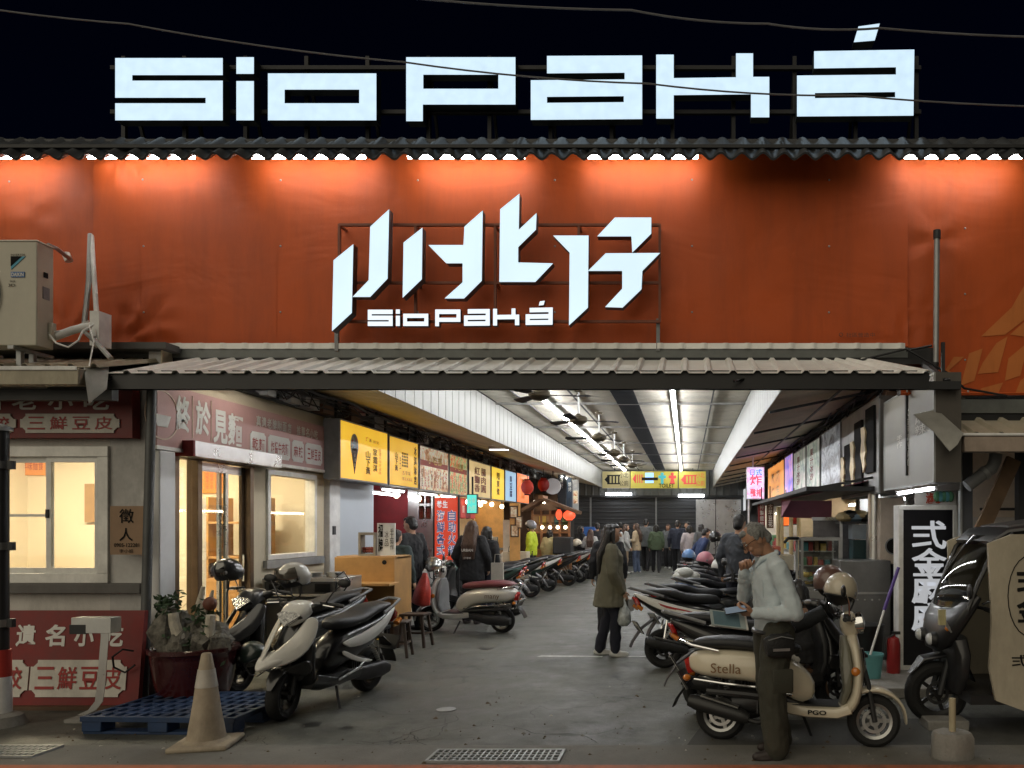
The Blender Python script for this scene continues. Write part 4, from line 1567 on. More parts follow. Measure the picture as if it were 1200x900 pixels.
Y = 7.05
t = thing('paper_notice', 'brown handwritten job notice taped beside the sliding window', 'notice', (px_x(148, Y), Y, py_z(650, Y)))
b = MB()
b.bx(px_x(129, Y), px_x(168, Y), Y, Y + .012, py_z(650, Y), py_z(593, Y), M('kraft_card', (.33, .22, .14), .8, var=.12))
b.build('card', t, True)
b = MB()
b.text('徵', (px_x(140, Y), Y - .001, py_z(613, Y)), X_, Z_, px_x(157, Y) - px_x(140, Y), .13, m_ink, .003, .01)
b.text('人', (px_x(140, Y), Y - .001, py_z(634, Y)), X_, Z_, px_x(156, Y) - px_x(140, Y), .12, m_ink, .003, .01)
b.text('0905-122281', (px_x(134, Y), Y - .001, py_z(641, Y)), X_, Z_, .23, .035, m_ink, .003, .01)
b.text('李小姐', (px_x(140, Y), Y - .001, py_z(648, Y)), X_, Z_, .13, .035, m_ink, .003)
b.build('lettering', t, True)

b = MB()
b.tube([P(178, 450, 7.0), P(168.5, 816, 7.0)], .04, M('corner_post_grey', (.12, .125, .125), .5, .3, dirt=.4), 14)
b.bx(px_x(162, 7.0), px_x(176, 7.0), 6.94, 7.06, 0, .04, m_dark)
tag(b.build('corner_post'), 'dark grey steel post at the corner of the noodle shop', 'post')
# dark clamp pole at the frame edge
t = thing('utility_pole', 'dark pole with ring clamps and red and white foot by the red boards', 'pole', (px_x(2, 6.3), 6.3, 0))
b = MB()
b.tube([(px_x(2, 6.3), 6.3, 0), (px_x(2, 6.3), 6.3, py_z(505, 6.3))], .05, m_black, 16)
b.lathe([(.01, .0), (.075, .0), (.075, .03), (.01, .06)], m_galv, Matrix.Translation((px_x(2, 6.3), 6.3, py_z(505, 6.3))), 16)
b.build('pole', t, True)
for py in (545, 640, 730):
    b = MB()
    b.lathe([(.05, -.03), (.062, -.03), (.062, .03), (.05, .03), (.05, -.03)], m_steel, Matrix.Translation((px_x(2, 6.3), 6.3, py_z(py, 6.3))), 16)
    b.bx(px_x(2, 6.3) + .05, px_x(2, 6.3) + .1, 6.28, 6.32, py_z(py, 6.3) - .035, py_z(py, 6.3) + .035, m_black)
    b.build('clamp', t, True)
b = MB()
b.lathe([(.052, .0), (.07, .0), (.066, .3), (.052, .3)], m_white, Matrix.Translation((px_x(2, 6.3), 6.3, .1)), 16)
b.lathe([(.052, .0), (.067, .0), (.062, .22), (.052, .22)], M('red_sleeve', (.4, .03, .02), .5), Matrix.Translation((px_x(2, 6.3), 6.3, .4)), 16)
b.lathe([(.01, .0), (.17, .0), (.14, .08), (.06, .11)], m_conc, Matrix.Translation((px_x(2, 6.3), 6.3, 0)), 16)
b.build('foot_sleeve', t, True)

# bent stainless strip stand and tubing
def f(b):
    Y = 6.45
    q = [P(x, yv, Y) for x, yv in ((95, 838), (108, 832), (116, 822), (119, 800), (121, 770), (123, 745), (122, 735))]
    b.patch([[p - X_ * .035, p + X_ * .035] for p in q], .004, m_steel)
    b.bx(px_x(90, Y), px_x(136, Y), Y - .06, Y + .06, py_z(741, Y), py_z(723, Y), m_steel)
    b.bx(px_x(88, Y), px_x(107, Y), Y - .062, Y + .062, py_z(742, Y), py_z(731, Y), m_dark)
    b.bx(px_x(86, Y), px_x(126, Y), Y - .1, Y + .1, 0, .03, m_conc)
quick('steel_stand', 'bent stainless steel stand in front of the leaning red board', 'stand', f, .003)

# planter with rocks and driftwood
t = thing('planter', 'glossy maroon glazed pot full of grey rocks and pale driftwood', 'planter', (px_x(228, 7.0), 7.0, 0), 0, 1.1)
b = MB()
b.lathe([(.01, 0), (.22, 0), (.23, .02), (.285, .2), (.31, .4), (.315, .44), (.33, .455), (.33, .485), (.31, .49), (.29, .47), (.28, .43), (.01, .42)], M('maroon_glaze', (.05, .008, .01), .22, coat=.5, var=.3, scale=3, bump=.05, bscale=9), None, 40)
b.build('pot', t)
b = MB()
m_rock = M('grey_rock', (.17, .16, .135), .95, var=.6, scale=16, bump=1, bscale=40, dirt=.5)
for i in range(40):
    a, r_ = rnd.uniform(0, 6.28), rnd.uniform(0, .22)
    s_ = rnd.uniform(.05, .11)
    k = len(b.v)
    b.ell((r_ * math.cos(a), r_ * math.sin(a), .46 + rnd.uniform(0, .14 * (1 - r_ / .4))), (s_ * rnd.uniform(.7, 1.3), s_, s_ * rnd.uniform(.6, 1.5)), m_rock, 10)
    for v in b.v[k:]:
        v += Vector((noise.noise(v * 30), noise.noise(v * 30 + Vector((5, 1, 0))), noise.noise(v * 30 + Vector((0, 7, 3))))) * .045
for (x, y, h, r_) in ((-.2, -.05, .4, .09), (-.13, .05, .34, .08), (.16, .0, .2, .1), (.02, .05, .3, .09)):
    k = len(b.v)
    b.tube([(x, y, .42), (x - .01, y, .42 + h * .5), (x + .015, y, .42 + h)], [r_ * 1.1, r_ * .9, r_ * .55], m_rock, 9)
    for v in b.v[k:]:
        v += Vector((noise.noise(v * 26), noise.noise(v * 26 + Vector((5, 1, 0))), noise.noise(v * 26 + Vector((0, 7, 3))))) * .07
b.build('rocks', t, smooth=22)
b = MB()
m_drift = M('pale_driftwood', (.5, .46, .38), .8, var=.3, scale=14, bump=.5)
b.tube([(.0, -.16, .44), (-.02, -.17, .6), (-.06, -.16, .7), (-.07, -.16, .78)], [.05, .045, .04, .036], m_drift, 9)
b.tube([(.2, -.1, .44), (.2, -.12, .6), (.21, -.12, .76)], [.04, .04, .035], m_drift, 9)
b.tube([(.05, .02, .5), (.09, .02, .7), (.03, .02, .84), (.06, .02, .98)], [.04, .035, .03, .016], m_drift, 9)
b.tube([(.07, .02, .76), (.13, .0, .86), (.15, .0, .95)], [.026, .02, .01], m_drift, 7)
b.build('driftwood', t)
b = MB()
m_leaf = M('dark_leaf', (.03, .06, .025), .6, var=.4)
for i in range(420):
    c = rnd.choice(((-.2, -.06, .82), (.1, 0, .72), (.2, -.08, .56), (-.18, 0, .86), (.06, .02, .76), (-.05, -.1, .56), (.1, -.12, .54)))
    p = Vector(c) + Vector((rnd.gauss(0, .04), rnd.gauss(0, .04), rnd.gauss(0, .045)))
    u = Vector((rnd.uniform(-1, 1), rnd.uniform(-1, 1), rnd.uniform(-1, 1))).normalized() * .032
    v = u.orthogonal().normalized() * .013
    b.add([p - u, p + v, p + u, p - v], [(0, 1, 2, 3)], m_leaf)
b.build('leaves', t)
b = MB()
b.tube([(-.36, -.2, .48), (-.42, -.24, .5), (-.5, -.24, .44), (-.52, -.2, .35), (-.46, -.16, .3), (-.38, -.16, .36)], .008, m_black, 6)
b.build('cable_loop', t)
b = MB()
b.ell((.14, -.02, .84), (.055, .05, .06), M('brown_gourd', (.14, .045, .025), .6), 12)
b.build('gourd', t)

# blue pallet
t = thing('pallet', 'blue plastic pallet lying flat behind the traffic cone', 'pallet', (-4.12, 6.46, 0), R(-2))
m_blue = M('blue_plastic', (.01, .035, .1), .55, var=.3, dirt=.55)
b = MB()
for i in range(13):
    x = -.6 + i * 1.2 / 12
    b.bx(x - .022, x + .022, -.46, .46, .115, .14, m_blue)
for j in range(7):
    y = -.44 + j * .88 / 6
    b.bx(-.6, .6, y - .022, y + .022, .11, .137, m_blue)
b.bx(-.62, .62, -.47, -.43, .1, .141, m_blue)
b.bx(-.62, .62, .43, .47, .1, .141, m_blue)
b.bx(-.62, -.58, -.43, .43, .1, .141, m_blue)
b.bx(.58, .62, -.43, .43, .1, .141, m_blue)
b.build('deck', t, bevel=.003)
for x in (-.53, 0, .53):
    for y in (-.39, 0, .39):
        b = MB()
        b.bx(x - .08, x + .08, y - .075, y + .075, .02, .11, m_blue)
        b.build('block', t, bevel=.008)
b = MB()
for y in (-.39, 0, .39):
    b.bx(-.61, .61, y - .06, y + .06, 0, .02, m_blue)
b.build('runner', t, bevel=.003)

# traffic cone, faded
t = thing('traffic_cone', 'faded dirty cream traffic cone beside the blue pallet', 'traffic cone', (px_x(242, 5.72), 5.72, 0), R(12))
m_cone = M('faded_cone', (.4, .335, .25), .7, var=.18, scale=7, dirt=.5)
b = MB()
b.lathe([(.155, .04), (.13, .06), (.1, .24), (.065, .5), (.034, .68), (.028, .69), (.02, .68), (.05, .5)], m_cone, None, 28)
b.build('cone', t)
b = MB()
b.lathe([(.072, .44), (.0755, .44), (.0565, .57), (.053, .57)], M('worn_cone_band', (.5, .47, .42), .5, var=.25, dirt=.5), None, 28)
b.build('band', t)
b = MB()
b.bx(-.2, .2, -.2, .2, 0, .04, m_cone)
b.build('base', t, bevel=.015)

# ---- air conditioner on the roof
t = thing('air_conditioner', 'beige outdoor air conditioner unit on the corrugated roof', 'air conditioner', (px_x(10, 6.85), 6.85, py_z(410, 6.7)))
m_ac = M('beige_enamel', (.5, .47, .38), .45, var=.08, scale=2, dirt=.15)
Y0, Y1 = 6.68, 6.86
b = MB()
b.bx(px_x(-60, Y0), px_x(43, Y0), Y0, Y1, py_z(405, Y0), py_z(282, Y0), m_ac)
b.bx(px_x(-60, Y0) - .005, px_x(44.5, Y0), Y0 - .008, Y1 + .005, py_z(283.5, Y0), py_z(281, Y0), m_ac)
b.build('casing', t, True, bevel=.012)
b = MB()
xc, zc = px_x(-28, Y0), py_z(345, Y0)
for r_ in (.07, .12, .17, .22):
    b.tube([(xc + r_ * math.cos(a * .262), Y0 - .012, zc + r_ * 1.3 * math.sin(a * .262)) for a in range(24)], .006, m_grey, 5, True)
b.build('fan_guard', t, True)
b = MB()
yq = Y0 - .003
b.prism([[(0, 0), (0, .115), (.125, .115)]], (px_x(13, yq), yq + .001, py_z(316, yq)), X_, Z_, YN * .003, M('cyan_mark', (.03, .3, .45), .4))
b.prism([[(0, .03), (0, .115), (.095, .115)]], (px_x(13, yq), yq - .002, py_z(316, yq)), X_, Z_, YN * .003, m_ink)
b.text('INVERTER', (px_x(13, yq), yq, py_z(300, yq)), X_, Z_, .125, .018, m_ink)
b.bx(px_x(13, yq), px_x(29, yq), yq - .003, yq, py_z(325, yq), py_z(318.5, yq), M('blue_mark', (.03, .12, .35), .4))
b.text('DAIKIN', (px_x(14, yq), yq - .0031, py_z(324, yq)), X_, Z_, .105, .032, m_wht_ink, .002, .02)
b.text('R410A', (px_x(12, yq), yq, py_z(331, yq)), X_, Z_, .045, .02, m_ink)
b.text('3D', (px_x(10, yq), yq, py_z(336, yq)), X_, Z_, .06, .025, m_ink)
b.build('badge', t, True)
b = MB()
xs = px_x(43, Y0) + .001
b.bx(xs, xs + .008, 6.75, 6.79, py_z(327, 6.8), py_z(321, 6.8), m_ink)
b.bx(xs, xs + .005, 6.74, 6.81, py_z(352, 6.8), py_z(338, 6.8), m_grey)
b.bx(xs, xs + .03, 6.8, 6.85, py_z(398, 6.8), py_z(378, 6.8), m_ac)
b.build('side_fittings', t, True)
for px in (-45, 18):
    b = MB()
    b.bx(px_x(px, Y0) - .025, px_x(px, Y0) + .025, Y0 - .05, Y1 + .2, py_z(410, Y0), py_z(406, Y0), m_galv)
    b.bar((px_x(px, Y0), Y0 + .05, py_z(409, Y0)), (px_x(px, Y0), Y0 + .05, 2.98), .04, .04, m_galv)
    b.bar((px_x(px, Y0), Y1, py_z(409, Y0)), (px_x(px, Y0), Y1, 3.05), .04, .04, m_galv)
    b.build('stand', t, True)
b = MB()
b.tube([P(57, 287, 6.84), P(66, 291, 7.0), P(80, 302, 7.3), P(82, 304, 7.45)], .018, m_galv, 8)
b.tube([P(77, 297, 7.4), P(81, 306, 7.4)], .035, m_white, 8)
b.build('conduit', t, True)
def f(b):
    b.tube([P(106, 275, 7.3), P(104, 330, 7.1), P(98, 388, 6.95), P(112, 400, 6.9), P(130, 420, 6.85)], .022, m_galv, 8)
    b.tube([P(107, 276, 7.3), P(110, 320, 7.15), P(113, 365, 7.0), P(112, 395, 6.95)], .02, m_white, 8)
quick('bent_conduit', 'bent grey conduits rising up the orange tarpaulin from the roof edge', 'conduit', f)
def f(b):
    b.tube([P(55, 398, 6.85), P(85, 387, 6.9), P(118, 379, 7.0)], .034, m_white, 10)
    b.bx(px_x(110, 7.0), px_x(121, 7.0), 6.95, 7.1, py_z(406, 7), py_z(366, 7), m_white)
quick('drain_pipe', 'white plastic pipe running from the air conditioner to the wall box', 'pipe', f)
def f(b):
    b.tube([P(58, 392, 6.8), P(66, 402, 6.75), P(80, 407, 6.75), P(92, 399, 6.8), P(97, 388, 6.85), P(110, 380, 6.9)], .008, m_white, 6)
    b.tube([P(104, 380, 6.85), P(110, 400, 6.8), P(104, 432, 6.7)], .006, m_white, 6)
    b.tube([P(56, 390, 6.8), P(80, 386, 6.9), P(104, 376, 6.95)], .006, m_white, 6)
quick('loose_cable', 'loose white cables hanging in loops beside the air conditioner', 'cable', f)
def f(b):
    b.tube([P(860, 447, 6.6) - Z_ * 0, P(930, 432, 7.38), P(1000, 424, 7.38), P(1062, 409, 7.38), P(1110, 437, 7.3), P(1130, 455, 7.3), P(1180, 464, 7.3)], .012, m_black, 6)
    b.tube([P(1062, 411, 7.38), P(1092, 405, 7.36)], .012, m_black, 6)
quick('loose_cable', 'black cable draped along the grey beam to the grey pole', 'cable', f)

# ================================================================== SIGN ROWS
SX = -4.7
def ysl(px): return F * -SX / (VX - px)
def side_sign(px0, px1, z0, z1, face, label, fn=None, side=1, x=SX, th=.22):
    """a lit box sign hung along the passage wall; fn draws lettering in (u, w) metres"""
    yof = (lambda p: F * x / (p - VX))
    ya, yb = sorted((yof(px0), yof(px1)))
    ya += .025
    yb -= .025
    t = thing('sign_box', label, 'sign', (x - side * th / 2, (ya + yb) / 2, z0), group='box signs along the passage')
    b = MB()
    xa, xb = (x - th, x - .012) if side > 0 else (x + .012, x + th)
    b.bx(xa, xb, ya, yb, z0, z1, m_grey if side > 0 else M('weathered_sign_box', (.09, .08, .07), .6, dirt=.4))
    fr = .02
    for (a, c, e, f_) in ((ya, yb, z0, z0 + fr), (ya, yb, z1 - fr, z1), (ya, ya + fr, z0 + fr, z1 - fr), (yb - fr, yb, z0 + fr, z1 - fr)):
        b.bx(x - .012 if side > 0 else x - .006, x + .006 if side > 0 else x + .012, a, c, e, f_, m_galv)
    for y in (ya + .15, yb - .15):
        b.bar(((xa + xb) / 2, y, z1 - .01), ((xa + xb) / 2, y, z1 + .3), .03, .03, m_dark)
    b.build('housing', t, True)
    b = MB()
    b.bx(min(x - side * .011, x + side * .0), max(x - side * .011, x), ya + fr, yb - fr, z0 + fr, z1 - fr, face)
    if fn:
        # frame: origin lower corner as seen, U to the viewer's right, W up
        if side > 0:
            O, U = Vector((x + .001, ya + fr, z0 + fr)), Y_
        else:
            O, U = Vector((x - .001, yb - fr, z0 + fr)), YN
        fn(b, O, U, Z_, yb - ya - 2 * fr, z1 - z0 - 2 * fr)
    b.build('face', t, True)
    return t

Z0, Z1 = 2.26, 3.08
yel = lit('yellow_lightbox', (.87, .50, .035), .88, .12, 1.6)
yel2 = lit('amber_lightbox', (.8, .45, .04), .85, .12, 1.6)
brn = M('brown_print', (.07, .03, .015), .5, var=0)
def s1(b, O, U, W, w, h):
    N = U.cross(W)
    # ice cream cone emblem
    c = O + U * w * .27 + W * h * .52
    b.prism([[(.11 * math.cos(a * .35) * 1.15, .17 * math.sin(a * .35)) for a in range(18)]], c + W * .07, U, W, N * .003, M('pale_blue_print', (.5, .62, .75), .5, var=.2, scale=14))
    b.prism([[(-.11, .0), (.11, .0), (.0, -.36)]], c + W * .03, U, W, N * .005, brn)
    for a in range(3):
        b.prism([[(-.012, 0), (.012, 0), (.012, -.05), (-.012, -.05)]], c + W * (-.04 - a * .07) + U * (.02 * (a % 2)), U, W, N * .007, M('cream_line'))
    for i in range(9):
        a = i * .7
        b.prism([[(-.02, -.02), (.02, -.02), (.02, .02), (-.02, .02)]], c + W * (.1 + .09 * math.sin(a)) + U * (.07 * math.cos(a)), U, W, N * .005, (m_wht_ink, M('pink_print', (.6, .2, .25), .5), M('cream_line'))[i % 3])
    b.column('山下黃', O + U * w * .5 + W * h * .13, U, W, w * .1, h * .44, brn, .004, .02, .1)
    b.column('家霜淇', O + U * w * .66 + W * h * .2, U, W, w * .1, h * .44, brn, .004, .015, .1)
    b.row('巧淋', O + U * w * .5 + W * h * .74, U, W, w * .13, h * .08, brn, .004, .01)
    b.row('甜點', O + U * w * .66 + W * h * .74, U, W, w * .14, h * .06, brn, .004)
    b.column('香濃手作好滋味', O + U * w * .79 + W * h * .16, U, W, w * .06, h * .5, M('orange_print', (.55, .25, .03), .5), .004)
def s2(b, O, U, W, w, h):
    N = U.cross(W)
    b.column('山下黃', O + U * w * .17 + W * h * .3, U, W, w * .1, h * .4, brn, .004, .02)
    b.column('手工', O + U * w * .32 + W * h * .36, U, W, w * .07, h * .26, brn, .004)
    for i in range(4):
        for j in range(5):
            b.prism([[(0, 0), (.05, 0), (.05, .035), (0, .035)]], O + U * (w * .42 + i * .075) + W * (h * .42 + j * .05), U, W, N * .003, M('grey_print', (.25, .18, .08), .5))
    b.row('古早味', O + U * w * .42 + W * h * .24, U, W, w * .3, h * .09, brn, .004)
    b.row('雪花冰甜品', O + U * w * .42 + W * h * .12, U, W, w * .36, h * .07, brn, .004)
    b.column('冰淇淋店', O + U * w * .84 + W * h * .06, U, W, w * .11, h * .86, brn, .004, .03)
def menu(b, O, U, W, w, h):
    N = U.cross(W)
    reds, whites = M('menu_red', (.4, .05, .02), .5), M('menu_cream', (.62, .56, .42), .5)
    b.prism([[(0, 0), (w * .98, 0), (w * .98, .1), (0, .1)]], O + W * (h * .56), U, W, N * .002, reds)
    for i in range(9):
        b.column('滷肉飯炸雞排湯麵'[i % 4:], O + U * w * (.04 + i * .105) + W * h * .06, U, W, w * .055, h * .42, reds if i % 3 else brn, .004)
    b.row('小吃部', O + U * w * .25 + W * h * .63, U, W, w * .5, h * .2, M('menu_gold', (.7, .45, .08), .5), .004, .02)
def tall(txt, m, k=1, off=.02):
    def fn(b, O, U, W, w, h):
        for i in range(k):
            b.column(txt[i * len(txt) // k:(i + 1) * len(txt) // k], O + U * w * (.5 + (i - (k - 1) / 2) * .3 - .12) + W * h * .14, U, W, w * .24, h * .72, m, .004, off)
    return fn
m_food1 = picture('menu_photo_brown', [(.12, .05, .03), (.5, .2, .06), (.75, .6, .4), (.85, .8, .65), (.5, .08, .03)], 5, .42)
m_food2 = picture('menu_photo_green', [(.65, .4, .05), (.7, .1, .04), (.65, .6, .3), (.15, .3, .08), (.75, .7, .5)], 7, .5)
side_sign(397, 455, Z0, Z1, yel, 'yellow lit sign with an ice cream cone, first of the row after the white wall', s1)
side_sign(455, 490.5, Z0, Z1 - .02, yel2, 'yellow lit sign with a grid of small pictures and tall brush characters', s2)
side_sign(491, 526, Z0 - .01, Z1 - .03, m_food1, 'brown and cream menu sign with food photo under red band', menu)
side_sign(526, 548, Z0 - .02, Z1 - .03, m_food2, 'red, yellow and green menu sign beside the brown menu sign', menu)
side_sign(549, 575, Z0 - .02, Z1 - .03, lit('tan_lightbox', (.6, .44, .2), .85, .15, 2), 'tan sign with dark red characters between menu sign and yellow sign', tall('紅麴香腸肉圓', M('dark_red_print', (.25, .04, .02), .5), 2))
side_sign(575.5, 591, Z0 - .02, Z1 - .03, lit('lemon_lightbox', (.9, .62, .06), .95), 'lemon yellow sign with brown characters beside the blue sign', tall('關東煮', brn))
side_sign(591.5, 605, Z0 - .02, Z1 - .02, lit('blue_lightbox', (.33, .52, .7), .95), 'pale blue sign between the lemon and the orange signs', tall('臭豆腐', M('navy_print', (.05, .1, .25), .5)))
side_sign(605.5, 620, Z0 - .02, Z1 - .0, lit('orange_lightbox', (1., .22, .04), .95), 'orange red sign at the end of the box sign row', tall('麻辣鴨血', M('yellow_print')))

# right row
RX = 2.2
m_silver = M('silver_sign_board', (.27, .265, .245), .5, .1, var=.1, scale=1.5, dirt=.2)
def g1(b, O, U, W, w, h):
    b.column('手作', O + U * w * .3 + W * h * .42, U, W, w * .12, h * .14, m_wht_ink, .004)
    b.column('弍金麻辣燙專賣', O + U * w * .48 + W * h * .2, U, W, w * .08, h * .6, m_wht_ink, .004)
    b.column('麻辣', O + U * w * .68 + W * h * .48, U, W, w * .2, h * .22, m_wht_ink, .004)
    N = U.cross(W)
    b.prism([[(-.02, 0), (.02, 0), (.02, h * .9), (.3, h * .9), (.3, h * .94), (-.3, h * .94), (-.3, h * .9), (-.02, h * .9)]], O + U * w * .52 + W * h * .1, U, W, N * .02, m_black)
side_sign(1035.5, 1096, 2.02, 3.0, m_silver, 'dull silver sign with small white characters above two white tubes', g1, -1, RX, .24)
def g2(b, O, U, W, w, h):
    N = U.cross(W)
    for i, (tx, u, z0_, hh) in enumerate((('食', .12, .1, .55), ('八', .42, .06, .8), ('米', .72, .22, .72))):
        b.prism([[(0, 0), (w * .2, 0), (w * .2, h * hh), (0, h * hh)]], O + U * w * (u + .02) + W * h * z0_, U, W, N * .03, m_ink)
        b.prism([[(0, 0), (.12, .1), (.07, .2), (.14, .3), (.08, .45), (.13, .6), (.04, .7), (-.12, .7), (-.08, .5), (-.14, .3), (-.06, .15)]], O + U * w * u + W * h * (z0_ + .02), U, W * (hh * 1.1), N * .05, M('cream_cut_letter', (.75, .6, .34), .5))
corrm = M('grey_ribbed_board', (.4, .4, .4), .5, .3, dirt=.3)
t2 = side_sign(986, 1031, 2.0, 3.12, corrm, 'grey ribbed sign with tall black and cream cut out strokes', g2, -1, RX, .3)
m_mount = picture('mountain_photo', [(.05, .055, .06), (.2, .22, .25), (.45, .5, .55), (.7, .75, .78), (.3, .32, .36)], 2.2, .12, (1, 1, 2.2))
side_sign(962, 985.5, 2.1, 3.12, m_mount, 'grey misty mountain picture sign between white sign and black lettered sign', None, -1, RX)
m_wg = picture('white_green_photo', [(.75, .76, .7), (.7, .72, .66), (.5, .62, .5), (.25, .35, .32), (.7, .68, .6)], 3, .22, (1, 1, .8))
def g3(b, O, U, W, w, h):
    b.column('果汁冰沙', O + U * w * .3 + W * h * .3, U, W, w * .25, h * .58, M('dark_red_print'), .004, .02)
side_sign(945, 961, 2.12, 3.1, m_wg, 'white and green sign with red characters beside the mountain picture', g3, -1, RX)
side_sign(930, 944.5, 2.12, 3.1, m_wg, 'white and green sign with red characters beside the purple sign', g3, -1, RX)
side_sign(919.5, 929.5, 2.12, 3.14, picture('violet_photo', [(.1, .08, .5), (.3, .25, .8), (.65, .35, .6), (.85, .5, .3)], 2.5, .8), 'narrow violet and blue lit sign beside the orange sign', None, -1, RX)
side_sign(900, 919, 2.12, 3.14, lit('orange_panel', (.9, .35, .08), .85, .2, 3), 'glowing orange double sign on the stall row by the hanging pink sign', tall('炭烤肉串', M('pale_yellow_print', (.8, .6, .3), .5), 2), -1, RX)
side_sign(866, 874, 2.15, 3.0, lit('white_lightbox', (.75, .78, .8), .7), 'small white lit sign deep in the hall near the hanging pink sign', tall('串炸', M('dark_red_print')), -1, RX)
side_sign(857, 865, 2.2, 3.0, lit('pinkish_lightbox', (.75, .6, .58), .6), 'small pinkish white sign deepest in its row', tall('燒酒', brn), -1, RX)

# hanging pink and blue lit sign
Y = 17.5
t = thing('hanging_sign', 'pink and blue lit sign hanging on a white rod from the ceiling', 'sign', (px_x(885.5, Y), Y, py_z(585, Y)))
b = MB()
b.bx(px_x(875, Y), px_x(896, Y), Y, Y + .12, py_z(585, Y), py_z(547, Y), m_white)
b.tube([(px_x(882.5, Y), Y + .06, py_z(547, Y)), (px_x(882.5, Y), Y + .06, 3.4)], .02, m_white, 8)
b.tube([(px_x(877.5, Y), Y + .06, 1.2), (px_x(877.5, Y), Y + .06, py_z(585, Y))], .02, m_white, 8)
b.build('housing', t, True)
b = MB()
led = picture('led_face', [(.55, .7, 1.), (.95, .35, .5), (.6, .75, 1.), (1., .5, .6)], 6, 1.1)
b.bx(px_x(876, Y), px_x(895, Y), Y - .01, Y, py_z(584, Y), py_z(548, Y), led)
b.text('炸', (px_x(879, Y), Y - .011, py_z(569, Y)), X_, Z_, .27, .25, lit('led_red', (1, .1, .15), 1.1), .003, .02)
b.text('雞排', (px_x(879, Y), Y - .011, py_z(582, Y)), X_, Z_, .27, .18, lit('led_red'), .003, .02)
b.text('日式', (px_x(879, Y), Y - .011, py_z(557, Y)), X_, Z_, .27, .14, lit('led_blue', (.1, .25, 1), 1.1), .003, .02)
b.build('face', t, True)

# lamps under the signs
def under(x, y, z, L, label, m=tube_soft, along='y'):
    t = thing('tube_light', label, 'tube light', (x, y, z), group='short tube lights under the box signs')
    b = MB()
    a, c = ((x, y - L / 2, z), (x, y + L / 2, z)) if along == 'y' else ((x - L / 2, y, z), (x + L / 2, y, z))
    b.tube([a, c], .016, m, 8)
    b.build('tube', t, True)
    b = MB()
    if along == 'y':
        b.bx(x - .03, x + .03, y - L / 2 - .03, y + L / 2 + .03, z + .018, z + .045, m_white_clean)
    else:
        b.bx(x - L / 2 - .03, x + L / 2 + .03, y - .03, y + .03, z + .018, z + .045, m_white_clean)
    b.build('batten', t, True)
for i, (px, Yv) in enumerate(((462, 12.7), (507, 14.4), (530, 15.6))):
    under(SX - .15, Yv, 2.2, .9, ('white tube under the first yellow signs', 'white tube under the brown menu sign', 'white tube under the red and yellow menu sign')[i])
t3 = [under(RX + .1, 7.45, 1.98, .55, 'white tube under the silver sign, nearer the light box'), under(RX + .1, 8.1, 1.98, .5, 'white tube under the silver sign, nearer the ribbed sign'),
      under(RX - .05, 13.2, 2.08, .8, 'white tube under the white and green signs')]
for i, (px, py, Y) in enumerate(((820, 340, 0),)):
    pass
b = MB()
for (px, py, Y) in ((585, 524, 15.5), (609, 529, 17.2)):
    p = P(px, py, Y)
    b = MB()
    b.bx(p.x - .2, p.x + .2, p.y - .06, p.y + .06, p.z - .05, p.z + .03, m_white_clean)
    b.bx(p.x - .18, p.x + .18, p.y - .05, p.y + .05, p.z - .06, p.z - .052, tube_soft)
    b.bar((p.x, p.y, p.z + .03), (p.x, p.y, p.z + .3), .02, .02, m_dark)
    tag(b.build('flood_lamp'), 'small white lamp hanging below the low ceiling over the ' + ('tan sign' if px < 600 else 'orange red sign'), 'lamp')

# ================================================================== STALLS, LEFT ROW
def stall(name, label, x, y0, y1, side, wallm, counterm, depth=1.5, h=2.3, shelf=True, lampm=None, cz=.95, counter=True):
    t = thing(name, label, 'food stall', (x, (y0 + y1) / 2, 0), group='food stalls along the passage')
    s = -side
    xb = x + s * depth
    b = MB()
    b.bx(min(xb, xb + s * .06), max(xb, xb + s * .06), y0, y1, 0, h + .6, wallm)
    b.build('back_panel', t, True)
    for y in (y0, y1 - .06):
        b = MB()
        b.bx(min(x + s * .05, xb), max(x + s * .05, xb), y, y + .06, 0, h + .3, wallm)
        b.build('partition', t, True)
    if counter:
        b = MB()
        b.bx(min(x, x + s * .55), max(x, x + s * .55), y0 + .08, y1 - .08, .02, cz, counterm)
        b.bx(min(x - s * .03, x + s * .58), max(x - s * .03, x + s * .58), y0 + .07, y1 - .07, cz, cz + .04, m_steel)
        b.build('counter', t, True, bevel=.006)
    if shelf:
        b = MB()
        for z in (1.35, 1.75):
            b.bx(min(xb, xb - s * .3), max(xb, xb - s * .3), y0 + .1, y1 - .1, z, z + .03, m_wood)
            y = y0 + .2
            while y < y1 - .3:
                hh = rnd.uniform(.1, .28)
                ww = rnd.uniform(.08, .2)
                b.bx(min(xb - s * .05, xb - s * .22), max(xb - s * .05, xb - s * .22), y, y + ww, z + .03, z + .03 + hh, rnd.choice(GOODS))
                y += ww + rnd.uniform(.02, .15)
        b.build('shelf', t, True)
    if counter:
        b = MB()
        y = y0 + .2
        while y < y1 - .4:
            ww, hh = rnd.uniform(.15, .4), rnd.uniform(.12, .4)
            b.bx(min(x + s * .1, x + s * .45), max(x + s * .1, x + s * .45), y, y + ww, cz + .041, cz + .04 + hh, rnd.choice(GOODS + [m_steel, m_steel]))
            y += ww + rnd.uniform(.05, .3)
        b.build('counter_goods', t, True, bevel=.008)
    if lampm:
        b = MB()
        b.tube([(x + s * .5, y0 + .2, h - .05), (x + s * .5, y1 - .2, h - .05)], .02, lampm, 8)
        b.bx(x + s * .5 - .03, x + s * .5 + .03, y0 + .15, y1 - .15, h - .03, h + .0, m_white_clean)
        b.build('lamp', t, True)
    return t
